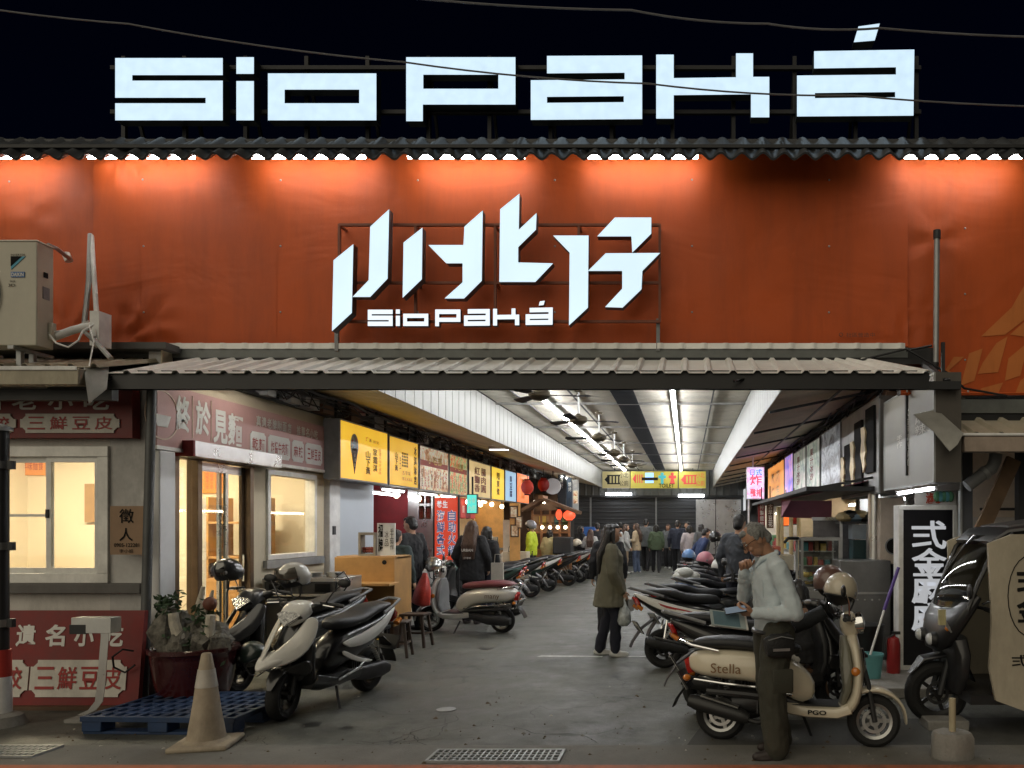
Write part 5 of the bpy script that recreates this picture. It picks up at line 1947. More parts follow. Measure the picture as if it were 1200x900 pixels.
GOODS = [M('box_red', (.35, .05, .04), .5), M('box_yellow', (.55, .38, .08), .5), M('box_white', (.6, .6, .57), .5), M('box_green', (.07, .2, .1), .5), M('box_brown', (.3, .18, .09), .6), M('box_teal', (.08, .25, .28), .5)]
warm_tube = M('warm_stall_tube', (1, 1, 1), .4, var=0, emit=(1, .85, .62), es=32)
cool_tube = M('cool_stall_tube', (1, 1, 1), .4, var=0, emit=(.95, .98, 1), es=26)
m_bluewhite = M('bluish_white_wall', (.55, .6, .66), .6, var=.05, scale=1)
m_darkred = M('dark_red_curtain', (.2, .02, .025), .8, var=.2)

# white walled shop next to the noodle shop
t = thing('white_wall', 'plain bluish white shop wall under the ice cream sign', 'wall', (WX, 11.6, 0))
b = MB()
b.bx(WX - .12, WX, 10.96, 12.25, .62, 2.75, m_bluewhite)
b.build('upper_panel', t, True)
b = MB()
b.bx(WX - .12, WX + .02, 10.96, 12.25, 0, .615, M('grey_dado', (.36, .37, .38), .6, dirt=.3))
b.build('dado', t, True)
b = MB()
b.bx(WX + .002, WX + .02, 11.72, 11.82, .9, .99, m_dark)
b.bx(WX + .02, WX + .024, 11.74, 11.78, .92, .96, lit('led_red'))
b.build('socket', t, True)

stall('food_stall', 'food stall with dark red back wall behind the man in black jacket', WX - .05, 12.3, 15.0, 1, m_darkred, m_white, 1.3, 2.25, False, cool_tube)
stall('food_stall', 'bright food stall with warm light behind the long haired woman', WX - .05, 15.2, 18.2, 1, M('warm_stall_wall', (.62, .48, .28), .6), m_white, 1.2, 2.25, True, warm_tube)
stall('food_stall', 'orange walled food stall with posters behind the yellow vest rider', WX - .05, 18.4, 21.4, 1, M('orange_stall_wall', (.7, .38, .12), .6), m_wood, 1.1, 2.3, True, warm_tube)
stall('food_stall', 'dim wooden food stall beyond the gabled kiosk', WX + .1, 24.8, 29.4, 1, m_wood_dark, m_wood_dark, 1.2, 2.5, True, warm_tube)
# stainless wall with paired yellow price posters
def f(b):
    Y = 14.9
    b.bx(px_x(478, Y), px_x(508, Y), Y, Y + .05, .0, py_z(572, Y), m_steel)
    for i in range(2):
        for j in range(2):
            for k in (0, 1):
                b.bx(px_x(491 + i * 8, Y), px_x(497 + i * 8, Y), Y - .006, Y - .002, py_z(590 + j * 18, Y), py_z(576 + j * 17, Y), M('price_poster', (.65, .6, .3), .5))
            b.column('牛肉湯', (px_x(492.5 + i * 8, Y), Y - .006, py_z(589 + j * 18, Y)), X_, Z_, .05, .18, M('menu_red'))
quick('steel_screen', 'stainless panel with four small yellow price posters beside the red banner', 'panel', f)
# tall red banner for hot pot
Y = 14.2
t = thing('red_banner', 'tall red banner with two columns of blue and white characters', 'banner', (px_x(523, Y), Y, py_z(652, Y)))
b = MB()
m_rb = lit('red_banner_face', (.75, .07, .03), .5)
b.bx(px_x(509.5, Y), px_x(536, Y), Y, Y + .05, py_z(656, Y), py_z(583, Y), m_rb)
b.build('cloth', t, True)
b = MB()
bl, wt = M('banner_blue', (.08, .12, .4), .5, var=0), lit('banner_white', (.8, .82, .85), .5)
for tx, a in (('自助火鍋', 525), ('海鮮各式', 512)):
    o = (px_x(a, Y), Y - .001, py_z(651, Y))
    b.column(tx, o, X_, Z_, .145, py_z(598, Y) - py_z(651, Y), wt, .003, .055, .1)
    b.column(tx, o, X_, Z_, .145, py_z(598, Y) - py_z(651, Y), bl, .006, .012, .1)
b.row('養生', (px_x(512, Y), Y - .001, py_z(595, Y)), X_, Z_, .2, .13, wt, .003, .03)
b.build('lettering', t, True)
b = MB()
b.bar((px_x(508, Y), Y + .03, 0.0), (px_x(508, Y), Y + .03, py_z(580, Y)), .03, .03, m_dark)
b.bar((px_x(537, Y), Y + .03, 0.0), (px_x(537, Y), Y + .03, py_z(580, Y)), .03, .03, m_dark)
b.build('frame', t, True)
Y = 15.4
t = thing('teal_sign', 'small glowing teal sign board beside the red banner', 'sign', (px_x(553, Y), Y, py_z(602, Y)))
b = MB()
b.bx(px_x(547, Y), px_x(559, Y), Y, Y + .1, py_z(602, Y), py_z(579, Y), m_dark)
b.bx(px_x(547.6, Y), px_x(558.4, Y), Y - .01, Y, py_z(601, Y), py_z(580, Y), lit('teal_face', (.1, .75, .62), .9))
b.row('外帶', (px_x(549, Y), Y - .011, py_z(590, Y)), X_, Z_, .14, .11, m_wht_ink, .003)
b.row('內用', (px_x(549, Y), Y - .011, py_z(599, Y)), X_, Z_, .14, .11, m_wht_ink, .003)
b.bar((px_x(553, Y), Y + .05, py_z(579, Y)), (px_x(553, Y), Y + .05, 2.6), .03, .03, m_dark)
b.build('sign_board', t, True)
def f(b):
    x = WX + .0
    for i in range(7):
        y = 15.4 + i * .38
        b.plate([(x, y, 2.22), (x, y + .36, 2.22), (x + .02, y + .36, 1.78), (x - .01, y + .18, 1.76), (x + .02, y, 1.78)], .01, m_darkred if i % 2 else M('noren_red', (.5, .06, .05), .8))
        b.text('麵', (x + .02, y + .1, 1.9), Y_, Z_, .16, .16, m_wht_ink, .004)
quick('noren', 'red cloth shop curtain hanging over the bright stall counter', 'curtain', f)
for i in range(8):
    y = 12.9 + i * 1.05
    p = (WX + .12, y, 2.14 - .03 * (i % 2))
    t = thing('bulb', 'round glowing bulb hung on a cord along the stall fronts under the box signs', 'bulb', p, group='glowing bulbs along the stalls')
    b = MB()
    b.ell((0, 0, 0), (.055, .055, .06), bulb_warm, 10)
    b.build('globe', t)
    b = MB()
    b.tube([(0, 0, .055), (0, 0, .14)], .016, m_black, 6)
    b.build('socket', t)
# posters and frames on the orange stall
def f(b):
    Y = 18.3
    for i, (px, py, w_, h_) in enumerate(((602, 600, .2, .3), (608, 612, .18, .3), (603, 622, .2, .3))):
        p = P(px, py, Y)
        b.bx(p.x - w_ / 2, p.x + w_ / 2, Y, Y + .02, p.z - h_ / 2, p.z + h_ / 2, m_wood_dark)
        b.bx(p.x - w_ / 2 + .03, p.x + w_ / 2 - .03, Y - .004, Y, p.z - h_ / 2 + .03, p.z + h_ / 2 - .03, picture('poster_a', [(.6, .55, .42), (.7, .65, .5), (.5, .3, .15), (.2, .12, .08)], 5, .15))
    b.bx(px_x(597, Y), px_x(609, Y), Y + .02, Y + .06, .0, 2.15, M('orange_stall_wall'))
    b.bx(px_x(588, Y), px_x(616, Y), Y + .1, Y + .5, .0, .98, M('cream_cabinet', (.62, .54, .4), .5))
    b.bx(px_x(586, Y), px_x(596, Y), Y + .3, Y + .34, .98, 1.75, M('white_price_board', (.7, .66, .58), .5))
quick('poster_wall', 'warm orange partition hung with framed posters beside the rider', 'partition', f)

# gabled wooden kiosk
Y = 21.5
t = thing('wooden_kiosk', 'small wooden kiosk with a dark gabled roof and lattice front', 'kiosk', (px_x(650, Y), Y, 0))
def kx(p): return px_x(p, Y)
def kz(p): return py_z(p, Y)
b = MB()
b.bx(kx(623), kx(668), Y + .05, Y + .12, .0, kz(598), m_wood_dark)
b.bx(kx(621), kx(670), Y - .1, Y + .05, .0, .95, M('kiosk_wood', (.26, .12, .05), .6, var=.3))
b.build('body', t, True)
b = MB()
for px in (624, 634.5, 645, 656, 667):
    b.bx(kx(px) - .03, kx(px) + .03, Y - .04, Y + .04, .95, kz(598), M('kiosk_wood'))
for py in (604, 613, 624):
    b.bx(kx(623), kx(668), Y - .03, Y + .03, kz(py) - .025, kz(py) + .025, M('kiosk_wood'))
b.build('lattice', t, True)
b = MB()
for (a, c) in (((614, 598.5), (637, 585)), ((637, 585), (680, 601))):
    b.bar((kx(a[0]), Y - .05, kz(a[1])), (kx(c[0]), Y - .05, kz(c[1])), .7, .09, M('kiosk_roof', (.14, .07, .035), .6, var=.3), (0, 0, 1))
b.bar((kx(637), Y - .45, kz(583)), (kx(637), Y + .35, kz(583)), .12, .1, M('kiosk_wood'))
b.build('roof', t, True)
b = MB()
for i in range(5):
    p = Vector((kx(627 + i * 9), Y - .05, kz(609)))
    b.bx(p.x - .1, p.x + .1, Y - .03, Y - .01, p.z - .13, p.z + .1, rnd.choice(GOODS))
    b.ell((p.x, Y - .06, kz(618)), (.05, .05, .05), bulb_warm, 8)
b.build('wares', t, True)
def lantern(px, py, Y, r_, label, m, sq=1.15, name='lantern'):
    p = P(px, py, Y)
    t = thing(name, label, 'lantern', p, group='red lanterns in the hall')
    b = MB()
    k = 8
    b.lathe([(r_ * .5, -r_ * sq), ] + [(r_ * math.sqrt(max(.2, 1 - (i / k) ** 2)) * (1 + .03 * (i % 2)), r_ * sq * i / k) for i in range(-k + 1, k)] + [(r_ * .5, r_ * sq)], m, None, 16)
    b.build('shade', t)
    b = MB()
    b.lathe([(.01, r_ * sq), (r_ * .5, r_ * sq), (r_ * .5, r_ * sq * 1.12), (.01, r_ * sq * 1.12)], m_ink, None, 12)
    b.lathe([(.01, -r_ * sq * 1.12), (r_ * .5, -r_ * sq * 1.12), (r_ * .5, -r_ * sq), (.01, -r_ * sq)], m_ink, None, 12)
    b.tube([(0, 0, r_ * sq), (0, 0, r_ * sq + .35)], .008, m_ink, 5)
    b.build('cap', t)
m_lant = lit('lantern_glow', (1., .13, .05), .95)
m_lant_d = M('lantern_dark_red', (.3, .02, .015), .6)
lantern(667, 604, 21.2, .17, 'glowing red lantern at the edge of the gabled kiosk', m_lant, .8)
lantern(655, 603, 21.3, .09, 'small narrow red lantern on the front of the gabled kiosk', m_lant, 1.6)
lantern(618, 571, 21.0, .17, 'large red lantern hanging next to the orange red sign', M('lantern_red', (.5, .04, .03), .6, emit=(1, .1, .04), es=.12))
lantern(637, 568, 22.5, .17, 'large dark red lantern with a lit rim above the gabled kiosk', m_lant_d)
def f(b):
    Y = 22.8
    p = P(648, 570, Y)
    b.lathe([(.01, 0), (.24, 0), (.24, .08), (.01, .08)], lit('white_round_face', (.5, .5, .5), .3), Matrix.Translation(p) @ Matrix.Rotation(R(90), 4, 'X'), 28)
    b.bar(p + Z_ * .3, p + Z_ * .9, .03, .03, m_dark)
quick('round_sign', 'round white sign above the gabled kiosk beside dark red lantern', 'sign', f)
for i, (px0, px1, py0, py1, Y, m, lab) in enumerate(((654, 663, 556, 592, 24, M('black_hanging', (.02, .025, .03), .7), 'black hanging banner above the kiosk roof'),
                                                     (664, 670, 560, 600, 24.6, M('navy_hanging', (.03, .05, .08), .7), 'dark navy hanging banner beside the white banner'),
                                                     (671, 678, 562, 598, 25, M('white_hanging', (.45, .45, .45), .6), 'pale hanging banner with brown photo by the black back shutter'))):
    def f(b):
        b.bx(px_x(px0, Y), px_x(px1, Y), Y, Y + .04, py_z(py1, Y), py_z(py0, Y), m)
        if i == 2:
            b.bx(px_x(px0 + 1, Y), px_x(px1 - 1, Y), Y - .005, Y, py_z(590, Y), py_z(575, Y), m_food1)
        b.column('燒烤', (px_x(px0 + 2, Y), Y - .001, py_z(py0 + 16, Y)), X_, Z_, .1, .3, m_wht_ink, .004)
        b.bar((px_x((px0 + px1) / 2, Y), Y + .02, py_z(py0, Y)), (px_x((px0 + px1) / 2, Y), Y + .02, 3.45), .02, .02, m_dark)
    quick('hanging_banner', lab, 'banner', f)
def f(b):
    Y = 25.5
    b.bx(px_x(684, Y), px_x(697, Y), Y, Y + .4, .0, .9, m_dark)
    b.bx(px_x(684, Y), px_x(697, Y), Y - .02, Y + .42, 1.2, 1.55, M('blue_crate', (.03, .12, .4), .5))
    b.bx(px_x(685, Y), px_x(696, Y), Y + .02, Y + .38, .9, 1.2, m_galv)
quick('cart', 'small cart topped by a blue crate before the black back shutter', 'cart', f, .01)

# ---- furniture in front of the white wall
t = thing('steam_table', 'black cabinet with a stainless steam table top outside the side window', 'steam table', (-4.5, 9.2, 0))
b = MB()
b.bx(-4.92, -4.05, 8.95, 9.5, .06, .8, m_black)
b.build('cabinet', t, True, bevel=.012)
b = MB()
b.bx(-4.94, -4.03, 8.93, 9.52, .805, 1.02, m_steel)
b.bx(-4.9, -4.07, 8.9, 8.93, .84, .98, m_dark)
for x in (-4.75, -4.22):
    b.bx(x - .09, x + .09, 8.885, 8.9, .86, .96, m_ink)
b.build('steam_top', t, True, bevel=.01)
b = MB()
for i in range(3):
    b.lathe([(.01, 0), (.1, 0), (.11, .05), (.01, .06)], m_steel, Matrix.Translation((-4.75 + i * .27, 9.2, 1.021)), 20)
b.build('lid', t, True)
b = MB()
b.tube([(-4.1, 9.0, 1.03), (-3.98, 8.9, 1.1), (-3.9, 8.9, .98), (-4.0, 8.92, .85)], .008, m_black, 6)
b.build('hose', t, True)
b = MB()
for x in (-4.85, -4.12):
    for y in (9.0, 9.45):
        b.tube([(x, y, 0), (x, y, .07)], .025, m_dark, 8)
b.build('foot', t, True)
Y = 10.1
t = thing('wooden_counter', 'varnished pine counter front with a shelf board and a round knot hole', 'counter', (px_x(432, Y), Y, 0))
b = MB()
b.bx(px_x(392, Y), px_x(461, Y), Y, Y + .05, .45, py_z(653, Y), m_wood)
b.bx(px_x(461, Y), px_x(463, Y), Y - .02, Y + .6, .3, py_z(653, Y), m_wood)
b.bx(px_x(392, Y), px_x(463, Y), Y + .05, Y + .55, py_z(655.5, Y), py_z(652, Y), m_wood)
b.build('front_panel', t, True, bevel=.004)
b = MB()
b.bx(px_x(404, Y) , px_x(464, Y) + .05, Y - .35, Y - .003, py_z(686, Y - .2), py_z(683, Y - .2), m_wood)
b.build('shelf_board', t, True, bevel=.004)
b = MB()
b.bx(px_x(405, Y), px_x(410, Y), Y - .3, Y - .2, .0, .82, m_dark)
b.build('support', t, True)
for px in (398, 455):
    b = MB()
    b.bx(px_x(px, Y), px_x(px + 4, Y), Y + .06, Y + .5, .0, .45, m_wood_dark)
    b.build('support', t, True)
b = MB()
b.lathe([(.0, 0), (.03, 0), (.03, .004), (.0, .004)], m_ink, Matrix.Translation((px_x(450.5, Y), Y - .001, py_z(659, Y))) @ Matrix.Rotation(R(90), 4, 'X'), 16)
b.build('knot_hole', t, True)
Y = 10.25
t = thing('menu_stand', 'white hand lettered menu board standing on the pine counter', 'menu board', (px_x(452, Y), Y, py_z(652, Y)))
b = MB()
b.bx(px_x(442, Y), px_x(463, Y), Y, Y + .02, py_z(650.5, Y), py_z(613, Y), m_white_clean)
b.build('board', t, True)
b = MB()
b.column('招牌', (px_x(443.5, Y), Y - .001, py_z(646, Y)), X_, Z_, .06, .36, m_ink, .003, .02)
b.column('冰品', (px_x(451, Y), Y - .001, py_z(640, Y)), X_, Z_, .05, .2, m_ink, .003, .0)
b.column('手工製作', (px_x(457, Y), Y - .001, py_z(644, Y)), X_, Z_, .05, .28, m_ink, .003, .0)
b.build('lettering', t, True)
t = thing('display_frame', 'grey wooden frame with a tray of red goods beside the white menu board', 'frame', (px_x(431, Y), Y, py_z(652, Y)))
b = MB()
for (a, c, e, f_) in ((421, 423.5, 652, 624), (438.5, 441, 652, 624), (423.5, 438.5, 627, 624), (423.5, 438.5, 652, 649)):
    b.bx(px_x(a, Y), px_x(c, Y), Y - .03, Y + .12, py_z(e, Y), py_z(f_, Y), M('grey_wood', (.26, .23, .19), .7, var=.25))
b.build('frame', t, True)
b = MB()
for i in range(9):
    b.ell((px_x(425.5 + (i % 5) * 2.9, Y), Y + .04, py_z(646 - (i // 5) * 3, Y)), (.03, .03, .025), M('dried_red_fruit', (.25, .05, .03), .6), 8)
b.build('goods', t, True)

def stool(x, y, rz, label):
    t = thing('stool', label, 'stool', (x, y, 0), R(rz), group='low dark wooden stools')
    m = M('stool_wood', (.05, .033, .024), .45, var=.3)
    b = MB()
    b.bx(-.17, .17, -.13, .13, .42, .45, m)
    b.build('seat', t, bevel=.008)
    for sx in (-1, 1):
        for sy in (-1, 1):
            b = MB()
            b.bar((sx * .13, sy * .1, .42), (sx * .18, sy * .14, 0), .032, .032, m)
            b.build('leg', t)
    b = MB()
    for sx in (-1, 1):
        b.bar((sx * .158, -.12, .18), (sx * .158, .12, .18), .02, .025, m)
    b.bar((-.155, 0, .18), (.155, 0, .18), .02, .025, m)
    b.build('stretcher', t)
stool(px_x(463, 9.55), 9.55, 6, 'dark wooden stool standing nearest the black scooter seat')
stool(px_x(487, 10.35), 10.35, -5, 'dark wooden stool in front of the silver scooter')
def f(b):
    b.bx(-4.3, -3.62, 9.05, 9.4, .38, .42, m_dark)
    for x in (-4.25, -3.67):
        for y in (9.08, 9.37):
            b.bx(x - .015, x + .015, y - .015, y + .015, 0, .38, m_dark)
quick('low_bench', 'low dark bench under the pine shelf board', 'bench', f, .004)

# ================================================================== RIGHT SIDE
for i, (y0, y1, wm, cm, lab) in enumerate(((9.1, 11.6, m_steel, m_steel, 'steel lined food stall below the ribbed sign with a glass food case'),
                                           (11.8, 14.6, M('cream_stall_panel', (.5, .42, .32), .7), m_wood_dark, 'cream panelled food stall below the mountain picture sign'),
                                           (14.8, 18.0, M('beige_panel', (.5, .42, .3), .6), m_steel, 'beige food stall below the orange double sign'),
                                           (18.2, 22.0, M('pale_panel', (.5, .5, .48), .6), m_white, 'pale food stall behind the hanging pink sign'),
                                           (22.2, 26.5, m_wall, m_steel, 'food stall deep in the hall near the steel door'))):
    stall('food_stall', lab, RX + .35, y0, y1, -1, wm, cm, 1.3, 2.05, True, warm_tube if i else cool_tube)  # tubes inside these stalls are added to brighten the row
def f(b):
    pts = [(1.55, 9.3, 2.02), (1.5, 12.2, 2.02), (2.3, 12.2, 2.2), (2.3, 9.3, 2.2)]
    b.plate(pts, .01, M('maroon_awning', (.2, .07, .1), .8, var=.15))
    b.plate([(1.5, 12.2, 2.02), (2.3, 12.2, 2.02), (2.3, 12.22, 1.72), (1.5, 12.22, 1.76)], .012, M('maroon_awning'))
    b.plate([(1.52, 11.2, 2.0), (1.52, 12.2, 2.0), (1.5, 12.2, 1.75)], .01, M('maroon_awning'))
quick('cloth_awning', 'faded maroon cloth awning and curtain over the stall counter', 'awning', f)
def f(b):
    b.bx(1.4, 2.25, 9.0, 16.5, 2.04, 2.09, m_dark)
    for y in (9.1, 11, 13, 15, 16.4):
        b.bar((1.45, y, 2.06), (2.2, y, 2.2), .03, .03, m_dark)
quick('sign_ledge', 'long dark ledge running under the silver and orange signs', 'ledge', f)
Y = 9.3
t = thing('glass_food_case', 'glass food display case with steel frame on a cart', 'food case', (px_x(958, Y), Y, 0))
b = MB()
x0, x1, za, zc = px_x(940, Y), px_x(984, Y), py_z(690, Y), py_z(632, Y)
for x in (x0, x1):
    for y in (Y, Y + .45):
        b.bx(x - .014, x + .014, y - .014, y + .014, za, zc, m_steel)
for z in (za, zc):
    b.bx(x0 - .02, x1 + .02, Y - .02, Y + .47, z - .015, z + .02, m_steel)
b.build('frame', t, True)
b = MB()
b.bx(x0 + .014, x1 - .014, Y - .004, Y, za + .02, zc - .015, m_glass)
b.build('pane', t, True)
b = MB()
for i in range(14):
    b.ell((x0 + .05 + rnd.random() * .36, Y + .1 + rnd.random() * .25, za + .06 + .05 * (i % 3)), (.06, .05, .035), rnd.choice(GOODS), 8)
b.bx(x0 + .02, x1 - .02, Y + .4, Y + .43, za + .02, zc - .02, M('case_back', (.2, .19, .17), .5))
for r_ in range(3):
    z = za + .1 + r_ * (zc - za) / 3.4
    b.bx(x0 + .02, x1 - .02, Y + .15, Y + .4, z - .012, z, m_steel)
    xq = x0 + .04
    while xq < x1 - .09:
        ww, hh = rnd.uniform(.04, .08), rnd.uniform(.06, .13)
        b.bx(xq, xq + ww, Y + .2, Y + .3, z, z + hh, rnd.choice(GOODS))
        xq += ww + rnd.uniform(.005, .03)
b.build('food', t, True)
b = MB()
b.bx(x0 - .03, x1 + .03, Y - .02, Y + .47, .25, za - .02, m_steel)
for x in (x0, x1):
    b.bar((x, Y, .25), (x, Y, 0.0), .04, .04, m_dark)
    b.bar((x, Y + .45, .25), (x, Y + .45, 0.0), .04, .04, m_dark)
b.build('cart', t, True, bevel=.006)
b = MB()
b.tube([(x0 - .02, Y + .2, zc + .01), (x0 - .15, Y + .15, zc + .01), (x0 - .2, Y + .1, zc - .04)], .02, m_black, 8)
b.build('handle', t, True)
Y = 10.2
t = thing('range_hood', 'smoky steel hood panel behind the glass food case', 'hood', (px_x(965, Y), Y, 0))
b = MB()
b.bx(px_x(953, Y), px_x(1002, Y), Y, Y + .03, py_z(662, Y), py_z(608, Y), M('smoked_steel', (.16, .15, .15), .35, .7, var=.4, scale=3))
b.bx(px_x(952, Y), px_x(1003, Y), Y - .02, Y + .05, py_z(610, Y), py_z(606, Y), m_steel)
b.build('panel', t, True)
b = MB()
for px in (953, 1002):
    b.bx(px_x(px, Y) - .02, px_x(px, Y) + .02, Y, Y + .04, 0, py_z(662, Y), m_steel)
b.build('leg', t, True)
Y = 8.75
t = thing('steel_cabinet', 'grey steel cabinet with a riveted seam behind the helmets', 'cabinet', (px_x(1014, Y), Y, 0))
m_cab = M('brushed_grey_steel', (.2, .2, .2), .42, .8, var=.2, scale=3, dirt=.2)
b = MB()
b.bx(px_x(984, Y), px_x(1044, Y), Y, Y + .45, .1, py_z(657, Y), m_cab)
b.build('body', t, True, bevel=.008)
b = MB()
b.bx(px_x(984, Y), px_x(1044, Y), Y - .012, Y - .001, py_z(695, Y) - .012, py_z(695, Y) + .012, m_steel)
for i in range(7):
    b.ell((px_x(988 + i * 8.5, Y), Y - .002, py_z(703, Y)), (.012, .008, .012), m_steel, 8)
b.build('seam_strip', t, True)
b = MB()
for px in (987, 1041):
    b.bx(px_x(px, Y) - .02, px_x(px, Y) + .02, Y + .02, Y + .06, 0, .1, m_dark)
b.build('foot', t, True)
# bin / wok ring in front of the cabinet
def f(b):
    b.lathe([(.01, 0), (.16, 0), (.2, .45), (.21, .47), (.01, .5)], m_black, Matrix.Translation((px_x(1016, 8.2), 8.3, .1)), 24)
quick('bin', 'black round bin before the grey steel cabinet', 'bin', f)
# white appliance with a round port
Y = 9.0
t = thing('water_heater', 'white appliance with a round black port beside the light box sign', 'appliance', (px_x(1046, Y), Y, .1))
b = MB()
b.bx(px_x(1031, Y), px_x(1060, Y), Y, Y + .4, py_z(661, Y), py_z(583, Y), M('warm_white_enamel', (.55, .47, .4), .5, dirt=.15))
b.build('body', t, True, bevel=.01)
b = MB()
b.lathe([(.0, 0), (.085, 0), (.085, .01), (.0, .012)], m_ink, Matrix.Translation((px_x(1047, Y), Y - .001, py_z(640, Y))) @ Matrix.Rotation(R(90), 4, 'X'), 24)
b.lathe([(.085, 0), (.1, 0), (.1, .014), (.085, .014), (.085, 0)], m_grey, Matrix.Translation((px_x(1047, Y), Y - .001, py_z(640, Y))) @ Matrix.Rotation(R(90), 4, 'X'), 24)
b.build('port', t, True)
b = MB()
b.bx(px_x(1034, Y), px_x(1057, Y), Y + .05, Y + .35, .1, py_z(661, Y), m_dark)
b.build('stand', t, True)
def f(b):
    b.tube([P(1024, 578, 9.2), P(1024, 792, 9.2)], .07, m_steel, 18)
quick('steel_duct', 'upright stainless duct pipe beside the white appliance', 'duct', f)
def f(b):
    Y = 9.6
    b.bx(px_x(985, Y), px_x(1018, Y), Y, Y + .35, py_z(614, Y), py_z(611, Y), m_dark)
    for i in range(5):
        c = P(990 + i * 6, 606 - 2 * (i % 2), Y + .15)
        b.ell(c, (.12, .14, .07), (M('sack_cream', (.45, .36, .2), .8), m_black, M('sack_blue', (.2, .3, .4), .7))[i % 3], 10)
    b.bx(px_x(1000, Y), px_x(1018, Y), Y + .05, Y + .3, py_z(632, Y), py_z(614.5, Y), M('bluish_basin', (.3, .36, .42), .4, .3))
    b.bx(px_x(1001, Y), px_x(1018, Y), Y + .05, Y + .3, py_z(658, Y), py_z(633, Y), M('teal_dark_box', (.015, .05, .055), .5))
    for px in (986, 1017):
        b.bx(px_x(px, Y) - .015, px_x(px, Y) + .015, Y, Y + .03, 0, py_z(611, Y), m_steel)
quick('storage_rack', 'dark rack stacked with sacks and a teal box behind the steel duct', 'rack', f)
lantern(921, 606, 14.0, .1, 'bright orange cylindrical lantern beside the maroon curtain', lit('lantern_orange', (1., .18, .03), 1.0), 1.5)
lantern(930.5, 604, 14.2, .11, 'dark red lantern with black patch beside the bright orange lantern', m_lant_d, 1.4)
for i, (px0, px1, Y, lab) in enumerate(((888.5, 896.5, 15.6, 'narrow dark red hanging board with white characters'), (898.5, 906.5, 15.2, 'narrow brown hanging board with pale characters'))):
    def f(b):
        b.bx(px_x(px0, Y), px_x(px1, Y), Y, Y + .04, py_z(619, Y), py_z(589, Y), m_red if i == 0 else m_wood_dark)
        b.column('特製餛飩' if i == 0 else '古早豆花', (px_x(px0 + 2, Y), Y - .001, py_z(617, Y)), X_, Z_, .08, .44, m_wht_ink, .004, .01)
        b.bar((px_x((px0 + px1) / 2, Y), Y + .02, py_z(589, Y)), (px_x((px0 + px1) / 2, Y), Y + .02, 2.4), .02, .02, m_dark)
    quick('hanging_board', lab, 'sign', f)
def f(b):
    Y = 12.6
    b.bx(px_x(897, Y), px_x(915, Y), Y, Y + .4, 1.2, 1.28, M('red_tray', (.4, .1, .06), .6))
    b.bx(px_x(897, Y), px_x(915, Y), Y, Y + .4, 1.14, 1.2, M('navy_tray', (.03, .04, .12), .6))
    b.bx(px_x(895, Y), px_x(930, Y), Y - .05, Y + .5, 0, 1.14, M('cream_cart', (.4, .35, .25), .6, dirt=.3))
quick('snack_cart', 'cream snack cart with red and navy trays on top', 'cart', f, .01)
for i in range(4):
    def f(b):
        p = P((912, 916, 927, 936)[i], 640, 13.3)
        b.tube([(p.x, 13.3, 0.1), (p.x, 13.3, 1.95)], .035, M('cream_post', (.5, .4, .22), .6), 8)
    quick('bamboo_pole', 'pale bamboo pole upright beside the maroon curtain', 'pole', f, group='pale bamboo poles beside the maroon curtain')

# black light box with white characters
Y = 8.15
t = thing('light_box_sign', 'tall black sign in a white frame with large white brush characters', 'sign', (px_x(1087, Y), Y, .1))
xa, xb, za, zb_ = px_x(1053, Y), px_x(1122, Y), .1, py_z(592, Y)
b = MB()
b.bx(xa, xb, Y + .012, Y + .2, za, zb_, m_white)
for (a, c, e, f_) in ((xa, xb, za, za + .05), (xa, xb, zb_ - .05, zb_), (xa, xa + .05, za + .05, zb_ - .05), (xb - .05, xb, za + .05, zb_ - .05)):
    b.bx(a, c, Y - .01, Y + .012, e, f_, m_alu)
b.build('frame', t, True, bevel=.004)
b = MB()
b.bx(xa + .05, xb - .05, Y + .002, Y + .011, za + .05, zb_ - .05, M('black_acrylic', (.008, .008, .011), .3, var=.05))
b.build('face', t, True)
b = MB()
sw = lit('sign_char_white', (.62, .64, .68), .55)
for i, ch in enumerate('弍金麻麻'):
    b.text(ch, (px_x(1068.5, Y), Y - .001, py_z(643 + i * 32, Y)), X_, Z_, px_x(1109, Y) - px_x(1068.5, Y), .295, sw, .003, .018)
b.build('lettering', t, True)
# stall behind the three-wheeler
t = thing('corner_stall', 'shabby corner stall of pale panels behind the three-wheeler', 'food stall', (3.9, 8.6, 0))
b = MB()
m_pp = M('peeling_panel', (.62, .52, .42), .75, var=.2, scale=2.2, bump=.2, dirt=.55)
b.bx(px_x(1136, 8.2), 7.5, 8.2, 8.28, 1.72, 2.7, m_pp)
b.bx(px_x(1136, 8.2), 7.5, 8.202, 8.28, 0, 1.715, M('pale_panel_low', (.58, .54, .5), .7, dirt=.55))
b.build('back_wall', t, True)
b = MB()
b.bx(px_x(1098, 7.6), px_x(1125, 7.6), 7.6, 7.64, py_z(575, 7.6), py_z(500, 7.6), M('dark_sheet', (.1, .09, .08), .6, dirt=.5))
b.build('side_sheet', t, True)
b = MB()
b.bx(px_x(1127, 7.8), px_x(1140, 7.8), 7.8, 7.9, 0, 2.5, M('dark_grey_post', (.07, .075, .085), .5, dirt=.3))
b.bx(px_x(1124.5, 7.8), px_x(1127, 7.8), 7.78, 7.84, 0, 2.48, m_galv)
b.bx(px_x(1194, 7.7), px_x(1204, 7.7), 7.7, 7.8, 0, 2.5, m_dark)
b.build('post', t, True)
b = MB()
b.bar(P(1188, 538, 7.5), P(1150, 622, 7.5), .14, .05, M('brown_plank', (.14, .085, .045), .7, var=.3), (0, 1, 0))
b.build('brace', t, True)
b = MB()
b.tube([P(1133, 570, 7.3), P(1150, 557, 7.3), P(1162, 549, 7.3), P(1166, 540, 7.3), P(1167, 532, 7.3)], .06, M('grey_pvc', (.2, .205, .21), .5, dirt=.3), 14)
